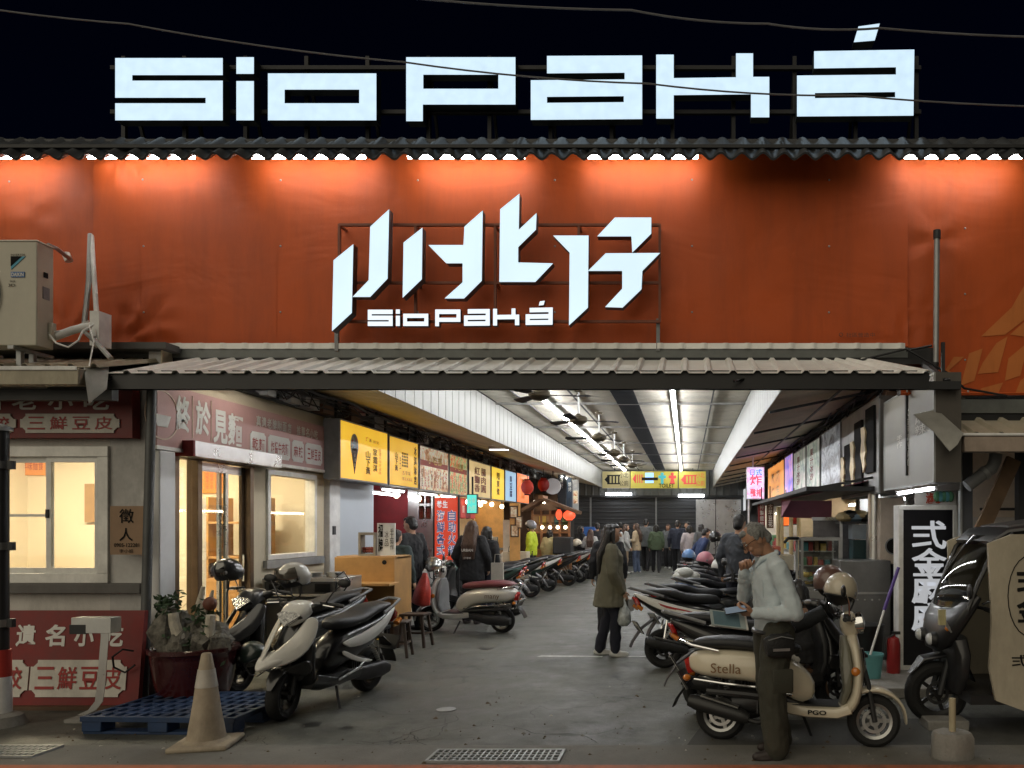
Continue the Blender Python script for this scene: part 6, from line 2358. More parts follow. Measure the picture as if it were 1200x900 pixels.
b.tube([P(1152, 556, 7.3), P(1156, 553, 7.3)], .068, m_galv, 14)
b.build('elbow_pipe', t, True)
b = MB()
b.bx(px_x(1150, 8.15), px_x(1196, 8.15), 8.17, 8.198, py_z(598, 8.15), py_z(595, 8.15), m_dark)
b.build('panel_trim', t, True)
def f(b):
    b.text('滷味', P(1085, 590, 8.4), X_, Z_, .16, .12, M('menu_red'), .004, .03)
    b.bx(px_x(1072, 8.42), px_x(1120, 8.42), 8.41, 8.43, py_z(592, 8.42), py_z(577, 8.42), M('pale_cloth', (.5, .48, .44), .7))
    for i in range(5):
        b.ell(P(1098 + i * 4, 582, 8.38), (.04, .03, .06), (GOODS[3], GOODS[5])[i % 2], 8)
    b.bar((px_x(1074, 8.42), 8.44, py_z(592, 8.42)), (px_x(1074, 8.42), 8.44, 0.1), .03, .03, m_dark)
    b.bar((px_x(1118, 8.42), 8.44, py_z(592, 8.42)), (px_x(1118, 8.42), 8.44, 0.1), .03, .03, m_dark)
quick('stall_shelf', 'shelf of bottles and a red lettered cloth above the black light box sign', 'shelf', f)

# bucket with a mop, extinguisher, block
Y = 7.75
t = thing('bucket', 'pale turquoise plastic bucket on the low step', 'bucket', (px_x(1022, Y), Y, .1))
b = MB()
b.lathe([(.01, 0), (.085, 0), (.11, .22), (.118, .22), (.118, .245), (.106, .245), (.104, .22), (.08, .02), (.01, .02)], M('turquoise_plastic', (.13, .36, .38), .5, var=.1), None, 26)
b.build('bucket', t)
def f(b):
    a, c, e = P(1019, 770, Y), P(1036, 715, Y + .1), P(1053, 665, Y + .2)
    b.tube([a, c], .012, m_white_clean, 8)
    b.tube([c, e], .018, M('violet_grip', (.07, .03, .22), .5), 8)
quick('mop', 'mop handle with a violet grip standing in the bucket', 'mop', f)
Y = 8.0
t = thing('fire_extinguisher', 'red fire extinguisher standing by the black sign', 'fire extinguisher', (px_x(1047, Y), Y, .1))
b = MB()
b.lathe([(.01, 0), (.065, 0), (.07, .02), (.07, .3), (.055, .36), (.02, .38), (.02, .4), (.01, .4)], M('extinguisher_red', (.3, .02, .02), .35), None, 20)
b.build('cylinder', t)
b = MB()
b.bx(-.02, .07, -.012, .012, .4, .43, m_black)
b.tube([(.0, -.02, .4), (-.08, -.03, .36), (-.085, -.03, .15)], .01, m_black, 6)
b.build('valve', t)
Y = 5.42
t = thing('concrete_block', 'rough concrete block with a stub of wooden post in front of the three-wheeler', 'concrete block', (px_x(1116, Y), Y, 0))
b = MB()
k = 0
b.lathe([(.01, 0), (.135, 0), (.145, .03), (.14, .15), (.12, .185), (.01, .19)], m_conc, Matrix.Diagonal((1.05, .8, 1, 1)), 14)
for v in b.v:
    v += Vector((noise.noise(v * 18), noise.noise(v * 18 + Vector((3, 1, 2))), 0)) * .018
b.build('block', t)
b = MB()
b.tube([(0, 0, .17), (0, 0, .42)], .024, M('bare_post', (.42, .36, .24), .7, dirt=.3), 12)
b.build('post', t)

# ================================================================== SCOOTERS
m_rimsil = M('cast_rim', (.38, .38, .37), .35, .8, var=.1)
m_rimblk = M('black_rim', (.02, .02, .02), .4, .4)
m_engine = M('engine_casing', (.05, .05, .052), .45, .6, var=.3, scale=8)
m_exh = M('exhaust_black', (.03, .03, .03), .4, .4, var=.2)
m_lens = M('clear_lens', (.6, .62, .64), .08, .0, var=.0, coat=1)
m_refl = M('lamp_reflector', (.5, .5, .49), .12, .9, var=.6, scale=38, bump=.8, bscale=60)
m_tail = M('red_lens', (.35, .015, .012), .12, var=.0, coat=.6)
m_amber = M('amber_lens', (.55, .17, .02), .15, var=0, coat=.6)
m_seatb = M('black_seat_vinyl', (.016, .017, .02), .5, var=.2, scale=10, bump=.1)
m_seatr = M('maroon_seat_vinyl', (.12, .022, .028), .45, var=.15, scale=10)
m_plt = M('number_plate', (.6, .6, .57), .5, dirt=.3)
def paint(name, c, **k):
    return M(name, c, k.get('rough', .3), k.get('metal', 0.), var=.06, scale=3, coat=.6, dirt=k.get('dirt', .12))
p_white = paint('pearl_white_paint', (.8, .79, .74))
p_cream = paint('cream_paint', (.68, .61, .47))
p_silver = paint('champagne_silver_paint', (.62, .6, .55), metal=.35, rough=.35)
p_black = paint('gloss_black_paint', (.012, .012, .013))
p_grey = paint('dark_grey_paint', (.06, .062, .066), metal=.4)
p_red = paint('dark_red_paint', (.2, .015, .018))
p_green = paint('dark_green_paint', (.02, .045, .035))
p_blue = paint('mid_blue_paint', (.03, .09, .25))
p_teal = paint('pale_teal_paint', (.16, .32, .31))
p_olive = paint('grey_olive_panel', (.13, .125, .09), rough=.5)

def spin(x, r):
    return Matrix.Translation((x, 0, r)) @ Matrix.Rotation(R(90), 4, 'X')

def wheel(t, x, r, rim, Tm=None, wd=.055, n=28):
    k = r / .225
    b = MB(Tm)
    b.lathe([(.15 * k, -wd * .8), (.19 * k, -wd), (.213 * k, -wd * .75), (.225 * k, -wd * .28), (.225 * k, wd * .28), (.213 * k, wd * .75), (.19 * k, wd), (.15 * k, wd * .8), (.15 * k, -wd * .8)], m_rubber, spin(x, r), n)
    w_ = b.build('wheel', t)
    b = MB(Tm)
    b.lathe([(.128 * k, -wd * .7), (.152 * k, -wd * .85), (.152 * k, wd * .85), (.128 * k, wd * .7), (.128 * k, -wd * .7)], rim, spin(x, r), n)
    b.lathe([(.008, -wd), (.04, -wd), (.045, 0), (.04, wd), (.008, wd)], rim, spin(x, r), 14)
    for i in range(5):
        a = 2 * math.pi * i / 5
        p0 = Vector((x + .03 * math.cos(a), 0, r + .03 * math.sin(a)))
        p1 = Vector((x + .135 * k * math.cos(a), 0, r + .135 * k * math.sin(a)))
        b.bar(p0, p1, .03, .024, rim, (0, 1, 0))
    b.lathe([(.07, wd * .5), (.095, wd * .5), (.095, wd * .58), (.07, wd * .58), (.07, wd * .5)], m_steel if rim is m_rimsil else m_engine, spin(x, r), 20)
    b.build('rim', w_)
    return w_

def mirror(t, sgn, Tm, base, m_shell_=None, round_=True):
    b = MB(Tm)
    x, z = base
    tip = (x - .06, sgn * .34, z + .2)
    b.tube([(x, sgn * .2, z), (x - .01, sgn * .27, z + .12), (x - .04, sgn * .32, z + .18)], .006, m_chrome if round_ else m_black, 6)
    b.ell(tip, (.02, .062, .05 if round_ else .04), m_shell_ or m_black, 12)
    b.build('mirror', t)

def common(t, Tm, dark, wr, plate_no):
    """fork, engine, exhaust, shock, stand, mudguard and number plate shared by the scooters"""
    b = MB(Tm)
    for s in (-1, 1):
        b.tube([(.6, s * .075, wr), (.55, s * .075, .5), (.52, s * .05, .62)], [.02, .018, .018], m_dark, 8)
    b.build('fork', t)
    b = MB()
    b.sweep([(-.78, wr + .0, .05, .05), (-.68, wr + .01, .055, .085), (-.4, wr + .02, .055, .08), (-.2, .27, .05, .06), (-.05, .28, .04, .05)], m_engine, 3, 14, .1)
    b.sweep([(-.5, .3, .09, .08), (-.3, .33, .1, .1), (-.12, .3, .08, .07)], m_engine, 3, 14)
    for i in range(5):
        b.bx(-.3 + i * .03, -.29 + i * .03, -.13, .13, .24, .4, m_engine)
    b.build('engine', t)
    b = MB()
    b.tube([(-.1, -.1, .2), (-.3, -.13, .17), (-.42, -.14, .2)], .022, m_exh, 8)
    b.sweep([(-.36, .2, .04, .04), (-.42, .22, .055, .055), (-.78, .31, .06, .06), (-.84, .325, .045, .045)], m_exh, 2.2, 14, -.15)
    b.sweep([(-.44, .285, .05, .012), (-.74, .365, .05, .012)], m_steel, 2.5, 10, -.15)
    b.build('exhaust', t)
    b = MB()
    for s in (-1, 1):
        q = [(-.62 - .0 * k, s * .11, .3 + k * .022) for k in range(12)]
        b.tube([(-.63, s * .11, .27), (-.58, s * .11, .55)], .012, m_chrome, 6)
        b.tube([(-.63 + .0042 * k + .024 * math.cos(k * 1.57), s * .11 + .024 * math.sin(k * 1.57), .31 + k * .0058) for k in range(36)], .006, m_steel if plate_no else m_tail, 5)
    b.build('shock_absorber', t)
    b = MB()
    b.sweep([(-.72, .56, .075, .012), (-.86, .46, .08, .01), (-.96, .32, .075, .008), (-.99, .25, .07, .006)], m_black, 3, 12)
    b.build('mudguard', t)
    b = MB()
    T = Matrix.Translation((-.9, 0, .47)) @ Matrix.Rotation(R(-32), 4, 'Y')
    b.bx(-.006, 0, -.13, .13, -.075, .075, m_plt, T)
    b.bx(-.003, .01, -.135, .135, -.08, .08, m_black, T)
    pl = b.build('number_plate', t)
    b = MB(T)
    b.text(plate_no, (-.0065, .115, -.035), YN, Z_, .23, .07, m_ink, .002, .02)
    b.build('lettering', pl)
    b = MB()
    b.tube([(.05, .13, .2), (.12, .24, .0)], .012, m_dark, 6)
    b.tube([(.1, .24, .006), (.17, .25, .006)], .014, m_dark, 6)
    b.build('side_stand', t)

def bars(t, Tm, x, z, bm, grip=.34, sweepback=.05):
    b = MB(Tm)
    for s in (-1, 1):
        b.tube([(x, s * .08, z), (x - sweepback * .4, s * .2, z + .02), (x - sweepback, s * grip, z)], .012, m_dark, 8)
        b.tube([(x - sweepback * .6, s * .23, z + .016), (x - sweepback, s * (grip + .02), z)], .019, m_black, 8)
        b.tube([(x - sweepback * .3 + .04, s * .2, z + .01), (x + .03, s * .3, z + .0), (x + .0, s * grip, z - .01)], .007, m_chrome, 6)
        b.bx(x - sweepback * .4 - .02, x - sweepback * .4 + .03, s * .19 - .025, s * .19 + .025, z - .02, z + .035, m_black)
    b.build('handlebar', t)

def retro_scooter(label, paint_m, seat_m, inner_m, plate_no, side_txt=None, body_txt=None, steer=14., group='parked scooters'):
    t = thing('scooter', label, 'scooter', (0, 0, 0), group=group)
    wr = .205
    Tm = Matrix.Translation((.5, 0, 0)) @ Matrix.Rotation(R(steer), 4, 'Z') @ Matrix.Translation((-.5, 0, 0))
    wheel(t, -.6, wr, m_rimsil)
    wheel(t, .6, wr, m_rimsil, Tm)
    common(t, Tm, m_black, wr, plate_no)
    # rear body: rounded bonnet with panels
    b = MB()
    b.sweep([(-.87, .62, .05, .03), (-.84, .62, .105, .075), (-.75, .615, .155, .11), (-.58, .61, .178, .122), (-.38, .605, .182, .125), (-.18, .58, .172, .13), (-.03, .51, .15, .145), (.06, .41, .12, .13), (.08, .33, .1, .06)], paint_m, 3.2, 22)
    body = b.build('rear_body', t, sub=1)
    b = MB()
    b.sweep([(-.7, .4, .15, .035), (-.4, .385, .165, .04), (-.1, .36, .15, .04), (.06, .3, .13, .04)], m_black, 3, 16)
    b.build('lower_cowl', t)
    b = MB()
    for s in (-1, 1):
        b.tube([(-.8, s * .14, .49), (-.55, s * .195, .47), (-.25, s * .195, .45), (-.02, s * .16, .4)], .009, m_chrome, 6)
    b.build('trim_strip', t)
    if body_txt:
        b = MB()
        b.text(body_txt, (-.66, -.184, .55), X_, Z_, .24, .075, M('brown_script', (.16, .08, .03), .35, .4), .006, .0)
        b.build('script_badge', t)
        b = MB()
        b.text(body_txt, (-.4, .184, .55), XN, Z_, .24, .075, M('brown_script'), .006, .0)
        b.build('script_badge', t)
    b = MB()
    b.sweep([(-.84, .755, .06, .02), (-.8, .77, .11, .045), (-.62, .785, .145, .055), (-.4, .78, .15, .055), (-.2, .755, .145, .055), (-.04, .745, .125, .055), (.05, .73, .07, .03)], seat_m, 2.6, 20)
    b.build('seat', t, sub=1)
    b = MB()
    for s in (-1, 1):
        b.tube([(-.6, s * .17, .72), (-.82, s * .155, .76), (-.93, s * .08, .79)], .012, m_chrome, 8)
    b.tube([(-.93, -.08, .79), (-.945, 0, .79), (-.93, .08, .79)], .012, m_chrome, 8)
    b.build('grab_rail', t)
    b = MB()
    b.sweep([(-.885, .64, .05, .03), (-.86, .6, .085, .04), (-.845, .53, .07, .035)], m_tail, 2.5, 14)
    b.build('tail_light', t)
    for s in (-1, 1):
        b = MB()
        b.ell((-.86, s * .14, .5), (.035, .035, .028), m_amber, 10)
        b.tube([(-.8, s * .1, .5), (-.86, s * .14, .5)], .012, m_dark, 6)
        b.build('indicator', t)
    # floor, tunnel and leg shield
    b = MB()
    b.sweep([(-.1, .3, .16, .055), (.1, .275, .185, .05), (.32, .275, .19, .05), (.42, .31, .185, .05)], paint_m, 4, 16)
    fl = b.build('floorboard', t)
    b = MB()
    b.bx(-.02, .38, -.16, .16, .322, .33, m_black)
    b.build('foot_mat', t)
    if side_txt:
        b = MB()
        b.text(side_txt, (.1, -.1925, .262), X_, Z_, .14, .035, m_ink, .004, .03)
        b.build('lettering', fl)
    b = MB()
    b.sweep([(.36, .27, .17, .05), (.43, .32, .195, .05), (.475, .42, .215, .045), (.485, .58, .22, .04), (.465, .74, .205, .04), (.44, .83, .15, .045), (.425, .88, .08, .045)], paint_m, 2.8, 20)
    b.build('leg_shield', t, sub=1)
    b = MB()
    b.sweep([(.36, .34, .15, .03), (.4, .45, .175, .04), (.4, .62, .17, .06), (.385, .78, .12, .05), (.38, .86, .06, .04)], inner_m, 3, 16)
    b.build('inner_panel', t)
    for s in (-1, 1):
        b = MB()
        b.ell((.46, s * .205, .6), (.035, .02, .035), m_amber, 12)
        b.build('indicator', t)
    b = MB()
    b.sweep([(.515, .46, .05, .014), (.53, .6, .075, .02), (.51, .76, .06, .014)], m_chrome, 2.5, 14)
    b.build('grille', t)
    # front fender turns with the wheel
    b = MB(Tm)
    arc = []
    for i in range(9):
        a = R(-8 + i * 21)
        rr = wr + .045
        arc.append((.6 + rr * math.cos(a), wr + rr * math.sin(a), (.045, .07, .085, .092, .095, .095, .09, .08, .05)[i], (.008, .012, .016, .02, .028, .028, .02, .014, .008)[i]))
    b.sweep(arc, paint_m, 2.6, 18)
    b.build('front_fender', t, sub=1)
    # handlebar head with round lamp
    b = MB(Tm)
    b.sweep([(.43, .84, .06, .05), (.42, .9, .075, .07), (.41, .97, .095, .08), (.4, 1.02, .09, .06), (.385, 1.05, .05, .03)], paint_m, 2.3, 18)
    for s in (-1, 1):
        b.tube([(.41, s * .06, .985), (.395, s * .14, 1.0), (.385, s * .21, 1.0)], [.05, .038, .03], paint_m, 10)
    b.build('handlebar_cover', t, sub=1)
    bars(t, Tm, .39, 1.0, m_black)
    Th = Tm @ Matrix.Translation((.45, 0, .955)) @ Matrix.Rotation(R(82), 4, 'Y')
    b = MB(Th)
    b.lathe([(.02, -.03), (.075, -.02), (.085, .03), (.085, .06), (.075, .065), (.075, .055), (.01, .04)], m_chrome, None, 22)
    hd = b.build('headlight', t)
    b = MB(Th)
    b.lathe([(.074, .056), (.06, .072), (.03, .082), (.005, .085)], m_lens, None, 22)
    b.build('lens', hd)
    for s in (-1, 1):
        mirror(t, s, Tm, (.39, 1.01))
    return t

def sport_scooter(label, paint_m, trim_m, seat_m, plate_no, steer=16., stripe=None, group='parked scooters'):
    t = thing('scooter', label, 'scooter', (0, 0, 0), group=group)
    wr = .225
    Tm = Matrix.Translation((.5, 0, 0)) @ Matrix.Rotation(R(steer), 4, 'Z') @ Matrix.Translation((-.5, 0, 0))
    wheel(t, -.6, wr, m_rimblk, None, .062)
    wheel(t, .6, wr, m_rimblk, Tm, .058)
    common(t, Tm, m_black, wr, plate_no)
    b = MB()
    b.sweep([(-.93, .835, .02, .012), (-.88, .81, .055, .04), (-.74, .745, .11, .075), (-.55, .665, .145, .115), (-.35, .6, .155, .15), (-.15, .55, .15, .17), (.0, .5, .135, .16), (.1, .4, .11, .11), (.12, .33, .09, .05)], trim_m, 3, 20)
    b.build('rear_body', t, sub=1)
    for s in (-1, 1):
        b = MB()
        b.patch([[(-.95, s * .03, .87), (-.94, s * .045, .85), (-.93, s * .05, .825)], [(-.8, s * .085, .825), (-.8, s * .12, .785), (-.8, s * .1, .73)], [(-.6, s * .135, .755), (-.6, s * .168, .7), (-.6, s * .155, .635)],
                 [(-.34, s * .155, .68), (-.36, s * .186, .625), (-.38, s * .176, .565)], [(-.12, s * .158, .645), (-.18, s * .182, .59), (-.22, s * .178, .54)], [(.06, s * .145, .61), (.0, s * .16, .58), (-.04, s * .162, .55)]], .018, paint_m)
        b.patch([[(.04, s * .162, .56), (.06, s * .165, .5)], [(-.1, s * .182, .48), (-.08, s * .185, .43)], [(-.24, s * .19, .42), (-.22, s * .192, .375)], [(-.42, s * .188, .385), (-.42, s * .19, .36)]], .016, paint_m)
        b.build('side_fairing', t, sub=1)
        if stripe:
            b = MB()
            b.plate([(-.86, s * .082, .81), (-.6, s * .168, .715), (-.3, s * .18, .64), (-.32, s * .181, .62), (-.6, s * .169, .69)], .006, stripe)
            b.build('stripe', t)
    b = MB()
    b.sweep([(-.86, .875, .05, .015), (-.8, .88, .1, .035), (-.62, .87, .14, .05), (-.46, .845, .15, .055), (-.38, .8, .155, .055), (-.2, .775, .155, .06), (-.02, .77, .125, .065), (.08, .755, .06, .04)], seat_m, 2.6, 20)
    b.build('seat', t, sub=1)
    b = MB()
    for s in (-1, 1):
        b.tube([(-.62, s * .14, .82), (-.82, s * .12, .88), (-.98, s * .07, .92)], .016, m_grey, 8)
    b.tube([(-.98, -.07, .92), (-1.0, 0, .92), (-.98, .07, .92)], .016, m_grey, 8)
    b.build('grab_rail', t)
    b = MB()
    b.sweep([(-.955, .815, .03, .015), (-.925, .79, .09, .025), (-.9, .74, .1, .03), (-.875, .69, .06, .02)], m_tail, 3, 14)
    b.build('tail_light', t)
    for s in (-1, 1):
        b = MB()
        b.sweep([(-.93, .72, .03, .02), (-.87, .68, .035, .025)], m_amber, 2.5, 10, s * .12)
        b.build('indicator', t)
    b = MB()
    b.sweep([(-.1, .3, .15, .06), (.1, .265, .18, .055), (.3, .265, .185, .055), (.42, .3, .18, .055)], m_black, 4, 16)
    b.build('floorboard', t)
    b = MB()
    for s in (-1, 1):
        b.plate([(.44, s * .2, .3), (.1, s * .2, .235), (-.2, s * .19, .25), (-.24, s * .19, .33), (.08, s * .2, .29), (.4, s * .2, .38)], .018, trim_m)
        b.tube([(.12, s * .205, .28), (-.18, s * .2, .34), (-.28, s * .19, .4)], .012, m_steel, 6)
    b.build('side_skirt', t, bevel=.005)
    # front apron
    b = MB()
    b.sweep([(.36, .27, .16, .05), (.42, .34, .19, .05), (.46, .46, .205, .05), (.46, .62, .2, .05), (.43, .78, .16, .05), (.41, .86, .09, .05)], m_black, 2.8, 18)
    b.build('leg_shield', t)
    b = MB()
    b.sweep([(.47, .36, .12, .06), (.55, .48, .12, .07), (.53, .66, .11, .07), (.47, .82, .08, .05)], trim_m, 2.6, 16)
    b.sweep([(.7, .56, .01, .01), (.64, .575, .06, .035), (.55, .62, .1, .06)], trim_m, 2.6, 14)
    b.build('front_apron', t)
    for s in (-1, 1):
        b = MB()
        b.patch([[(.875, s * .03, .495), (.87, s * .014, .51), (.85, s * .0, .54)], [(.77, s * .1, .5), (.775, s * .08, .57), (.76, s * .03, .63)], [(.65, s * .17, .535), (.66, s * .155, .63), (.655, s * .07, .7)],
                 [(.55, s * .215, .62), (.56, s * .19, .73), (.57, s * .1, .79)], [(.47, s * .225, .75), (.49, s * .19, .82), (.52, s * .11, .86)], [(.42, s * .2, .88), (.44, s * .17, .905), (.47, s * .13, .91)]], .022, paint_m)
        b.plate([(.74, s * .06, .44), (.6, s * .15, .4), (.47, s * .2, .36), (.46, s * .21, .56), (.58, s * .165, .52), (.72, s * .085, .49)], .02, trim_m)
        b.build('front_fairing', t, sub=1)
        b = MB()
        b.plate([(.79, s * .07, .522), (.7, s * .115, .535), (.6, s * .178, .575), (.56, s * .2, .64), (.62, s * .155, .61), (.72, s * .095, .565)], .02, m_refl)
        b.build('position_lamp', t, bevel=.004)
    b = MB()
    b.sweep([(.905, .485, .012, .01), (.87, .505, .05, .028), (.79, .535, .1, .045), (.7, .56, .14, .05), (.62, .58, .12, .04)], paint_m, 2.6, 18)
    b.build('beak', t, sub=1)
    # fender
    b = MB(Tm)
    arc = []
    for i in range(8):
        a = R(20 + i * 20)
        rr = wr + .03
        arc.append((.6 + rr * math.cos(a), wr + rr * math.sin(a), (.02, .05, .065, .07, .07, .07, .06, .04)[i], (.006, .01, .012, .014, .014, .012, .01, .006)[i]))
    b.sweep(arc, trim_m, 2.6, 14)
    b.build('front_fender', t)
    # handlebar cowl with pointed lamp
    b = MB(Tm)
    b.sweep([(.62, .83, .02, .012), (.58, .86, .08, .045), (.51, .91, .125, .075), (.42, .96, .13, .075), (.35, .99, .11, .05), (.31, 1.0, .06, .02)], paint_m, 2.6, 18)
    for s in (-1, 1):
        b.tube([(.42, s * .09, .965), (.38, s * .15, .985), (.365, s * .2, .985)], [.045, .035, .025], trim_m, 10)
    b.build('handlebar_cover', t, sub=1)
    b = MB(Tm)
    b.prism([[(-.105, .015), (-.06, .045), (.06, .045), (.105, .015), (.045, -.045), (0, -.085), (-.045, -.045)]], (.555, 0, .885), Y_, Vector((-.5, 0, .86)).normalized(), Vector((.05, 0, .03)), m_refl, m_black)
    hd = b.build('headlight', t, bevel=.006)
    b = MB(Tm)
    b.prism([[(-.09, .01), (-.05, .033), (.05, .033), (.09, .01), (.04, -.04), (0, -.07), (-.04, -.04)]], (.603, 0, .887), Y_, Vector((-.5, 0, .86)).normalized(), Vector((.008, 0, .005)), glassmat('lamp_glass', (.55, .57, .58), .5))
    b.build('lens', hd, bevel=.003)
    bars(t, Tm, .37, .99, m_black, .33, .06)
    for s in (-1, 1):
        mirror(t, s, Tm, (.37, 1.0), None, False)
    return t

def helmet(loc, rz, label, m, visor=True, tilt=0., roll=0., s=1.):
    t = thing('helmet', label, 'helmet', loc, 0, s, 'helmets left on the scooters')
    t.rotation_euler = (R(roll), R(tilt), R(rz))
    b = MB()
    # open face shell: cut away at the front below the brow
    vv, ff = [], []
    nu, nv = 28, 14
    for i in range(nv + 1):
        for j in range(nu):
            a = 2 * math.pi * j / nu
            front = max(0, math.cos(a))
            low = -.62 + .78 * (front ** .7)
            p = math.pi / 2 - (math.pi / 2 - math.asin(max(-.98, min(.98, low)))) * i / nv
            vv.append((.142 * math.cos(p) * math.cos(a) - .01 * (math.sin(p) < 0), .12 * math.cos(p) * math.sin(a), .135 * math.sin(p)))
    for i in range(nv):
        for j in range(nu):
            j2 = (j + 1) % nu
            ff.append((i * nu + j, i * nu + j2, (i + 1) * nu + j2, (i + 1) * nu + j))
    b.add(vv, ff, m)
    sh = b.build('shell', t, smooth=60)
    so = sh.modifiers.new('thick', 'SOLIDIFY')
    so.thickness = .012
    b = MB()
    b.ell((0, 0, -.005), (.124, .104, .115), m_black, 16, None, -.62, 1)
    b.build('lining', t)
    b = MB()
    rim = []
    for j in range(nu):
        a = 2 * math.pi * j / nu
        front = max(0, math.cos(a))
        low = -.62 + .78 * (front ** .7)
        p = math.asin(max(-.98, min(.98, low)))
        rim.append((.145 * math.cos(p) * math.cos(a) - .01 * (math.sin(p) < 0), .123 * math.cos(p) * math.sin(a), .135 * math.sin(p)))
    b.tube(rim, .006, m_black, 6, True)
    b.build('edge_trim', t)
    if visor:
        b = MB()
        vv, ff = [], []
        for i in range(6):
            for j in range(15):
                a = R(-80 + 160 * j / 14)
                q = .55 - i * .19
                vv.append((.155 * math.sqrt(1 - (q * .85) ** 2) * math.cos(a), .133 * math.sqrt(1 - (q * .85) ** 2) * math.sin(a), .135 * q + .03))
        for i in range(5):
            for j in range(14):
                ff.append((i * 15 + j, i * 15 + j + 1, i * 15 + j + 16, i * 15 + j + 15))
        b.add(vv, ff, glassmat('smoked_visor', (.35, .33, .3), .5))
        b.build('visor', t)
    b = MB()
    for s_ in (-1, 1):
        b.ell((.02, s_ * .118, .0), (.018, .008, .018), m_grey, 10)
        b.tube([(-.0, s_ * .1, -.08), (.02, s_ * .07, -.17), (.03, 0, -.2)], .007, m_black, 6)
    b.build('strap', t)
    return t

def place(t, X, Y, deg, s=1., lean=4.):
    t.location = (X, Y, 0)
    t.rotation_euler = (R(-lean), 0, R(deg))
    t.scale = (s, s, s)
    return t

# white scooter, front turned to the street
s1_ = place(sport_scooter('white and black sport scooter facing the street, black seat, white helmet on its mirror', p_white, p_black, m_seatb, 'MWL-7729', 12), -3.3, 7.03, 180 + 77, .96)
# dark scooter behind the pot
s2_ = place(sport_scooter('dark grey scooter behind the maroon pot with black helmet on its mirror', p_grey, p_black, m_seatb, 'NDC-3105', 18), -4.18, 8.05, 180 + 64, .98)
def at_local(t, p):
    return root_matrix(t) @ Vector(p)
helmet(P(344, 676, 6.95), 235, 'white open face helmet on the mirror of the white and black sport scooter', paint('helmet_white', (.6, .58, .54)), True, 14)
helmet(P(266, 670, 7.6), 215, 'glossy black helmet on the mirror of the dark grey scooter', p_black, True, 8)
helmet(P(296, 768, 7.2), 150, 'dark green helmet set on the floorboard of the dark grey scooter', paint('helmet_dark_green', (.015, .025, .02)), False, 30)
# silver retro scooter with maroon seat
s3_ = place(retro_scooter('champagne silver retro scooter with a maroon seat behind the wooden stools', p_silver, m_seatr, m_grey, 'KLC-5082', None, 'many', 20), -3.36, 11.75, 180 - 10, .96)
helmet(P(508, 663, 11.9), 150, 'shiny silver helmet with a flat visor peak on the silver retro scooter', M('helmet_silver', (.5, .5, .48), .2, .7, var=.4, scale=16, coat=.6), True, 10, 0, 1.05)
# cream retro scooter in front
s4_ = place(retro_scooter('cream retro scooter lettered PGO with two helmets, beside the man with a phone', p_cream, m_seatb, p_olive, 'NQA-2761', 'PGO', 'Stella', 6), .82, 5.78, -11, .95)
helmet(P(985, 692, 5.75), 240, 'cream helmet hung on the mirror of the cream scooter', paint('helmet_cream', (.55, .49, .38)), False, 16, -8, 1.03)
helmet(P(972, 682, 5.98), 228, 'brown helmet hung behind the cream helmet on the cream scooter', paint('helmet_brown', (.13, .07, .055)), False, 30, 8, 1.0)
def f(b):
    a = at_local(s4_, (.3, .25, .9))
    b.sweep([(0, 0, .07, .05), (.12, .06, .09, .06), (.28, .13, .1, .06), (.4, .2, .07, .05)], M('black_cloth_bundle', (.018, .02, .023), .8, var=.3, bump=.3), 2.3, 14, 0, Matrix.Translation(P(905, 745, 5.95)) @ Matrix.Rotation(R(-10), 4, 'Z'))
quick('rain_cape', 'black cape bundled over the handlebar of the cream scooter', 'cape', f)
# the row along the stalls on the helmet side
proto = s1_
rows = []
def put(src, X, Y, deg, label, swap, s=.98, skip=()):
    o = copy_tree(src, label=label, swap=swap, skip=skip)
    place(o, X, Y, deg, s)
    return o
MW, MB_, MG = 'pearl_white_paint', 'gloss_black_paint', 'dark_grey_paint'
S2 = s2_
put(s2_, .75, 6.75, 4, 'black scooter with red tail half hidden behind the cream scooter', {'dark_grey_paint': p_black}, .96, ())
redwhite = place(sport_scooter('white scooter with red stripes and black seat behind the man with a phone', p_white, p_black, m_seatb, 'EPR-6618', 15, M('red_stripe', (.4, .02, .02), .35, coat=.5)), .32, 8.95, 14, 1.0)
RIGHT = [(.42, 9.95, 20, s2_, {'dark_grey_paint': p_grey}, 'dark grey scooter with black seat next behind the white and red scooter'),
         (.72, 11.0, 22, s1_, {MW: p_blue}, 'blue scooter third along the row of helmets'),
         (.74, 12.05, 16, s2_, {'dark_grey_paint': p_white}, 'white scooter loaded with a pale bag fourth along the row of helmets'),
         (.78, 13.2, 24, s1_, {MW: p_black}, 'all black scooter near the man in the navy jacket'),
         (.8, 14.3, 12, s2_, {'dark_grey_paint': p_red}, 'dark red scooter behind the pink helmet'),
         (.82, 15.5, 20, s1_, {MW: p_teal}, 'pale teal scooter behind the dark red one'),
         (.84, 16.8, 18, s2_, {'dark_grey_paint': p_blue}, 'blue scooter farther along, just before the crouching person in blue'),
         (.86, 18.2, 15, s1_, {MW: p_grey}, 'grey scooter beside the crouching person in blue'),
         (.88, 19.8, 22, s2_, {'dark_grey_paint': p_white}, 'white scooter far along the stalls below the hanging pink sign'),
         (.9, 21.4, 16, s1_, {MW: p_black}, 'black scooter farthest along the stalls below the small white signs')]
for X, Y, dg, src, sw, lab in RIGHT:
    put(src, X, Y, dg, lab, sw)
place(copy_tree(s3_, label='black retro scooter with many mirrors beside the navy jacket', swap={'champagne_silver_paint': p_black, 'maroon_seat_vinyl': m_seatb}), 1.1, 10.5, 30, .96)
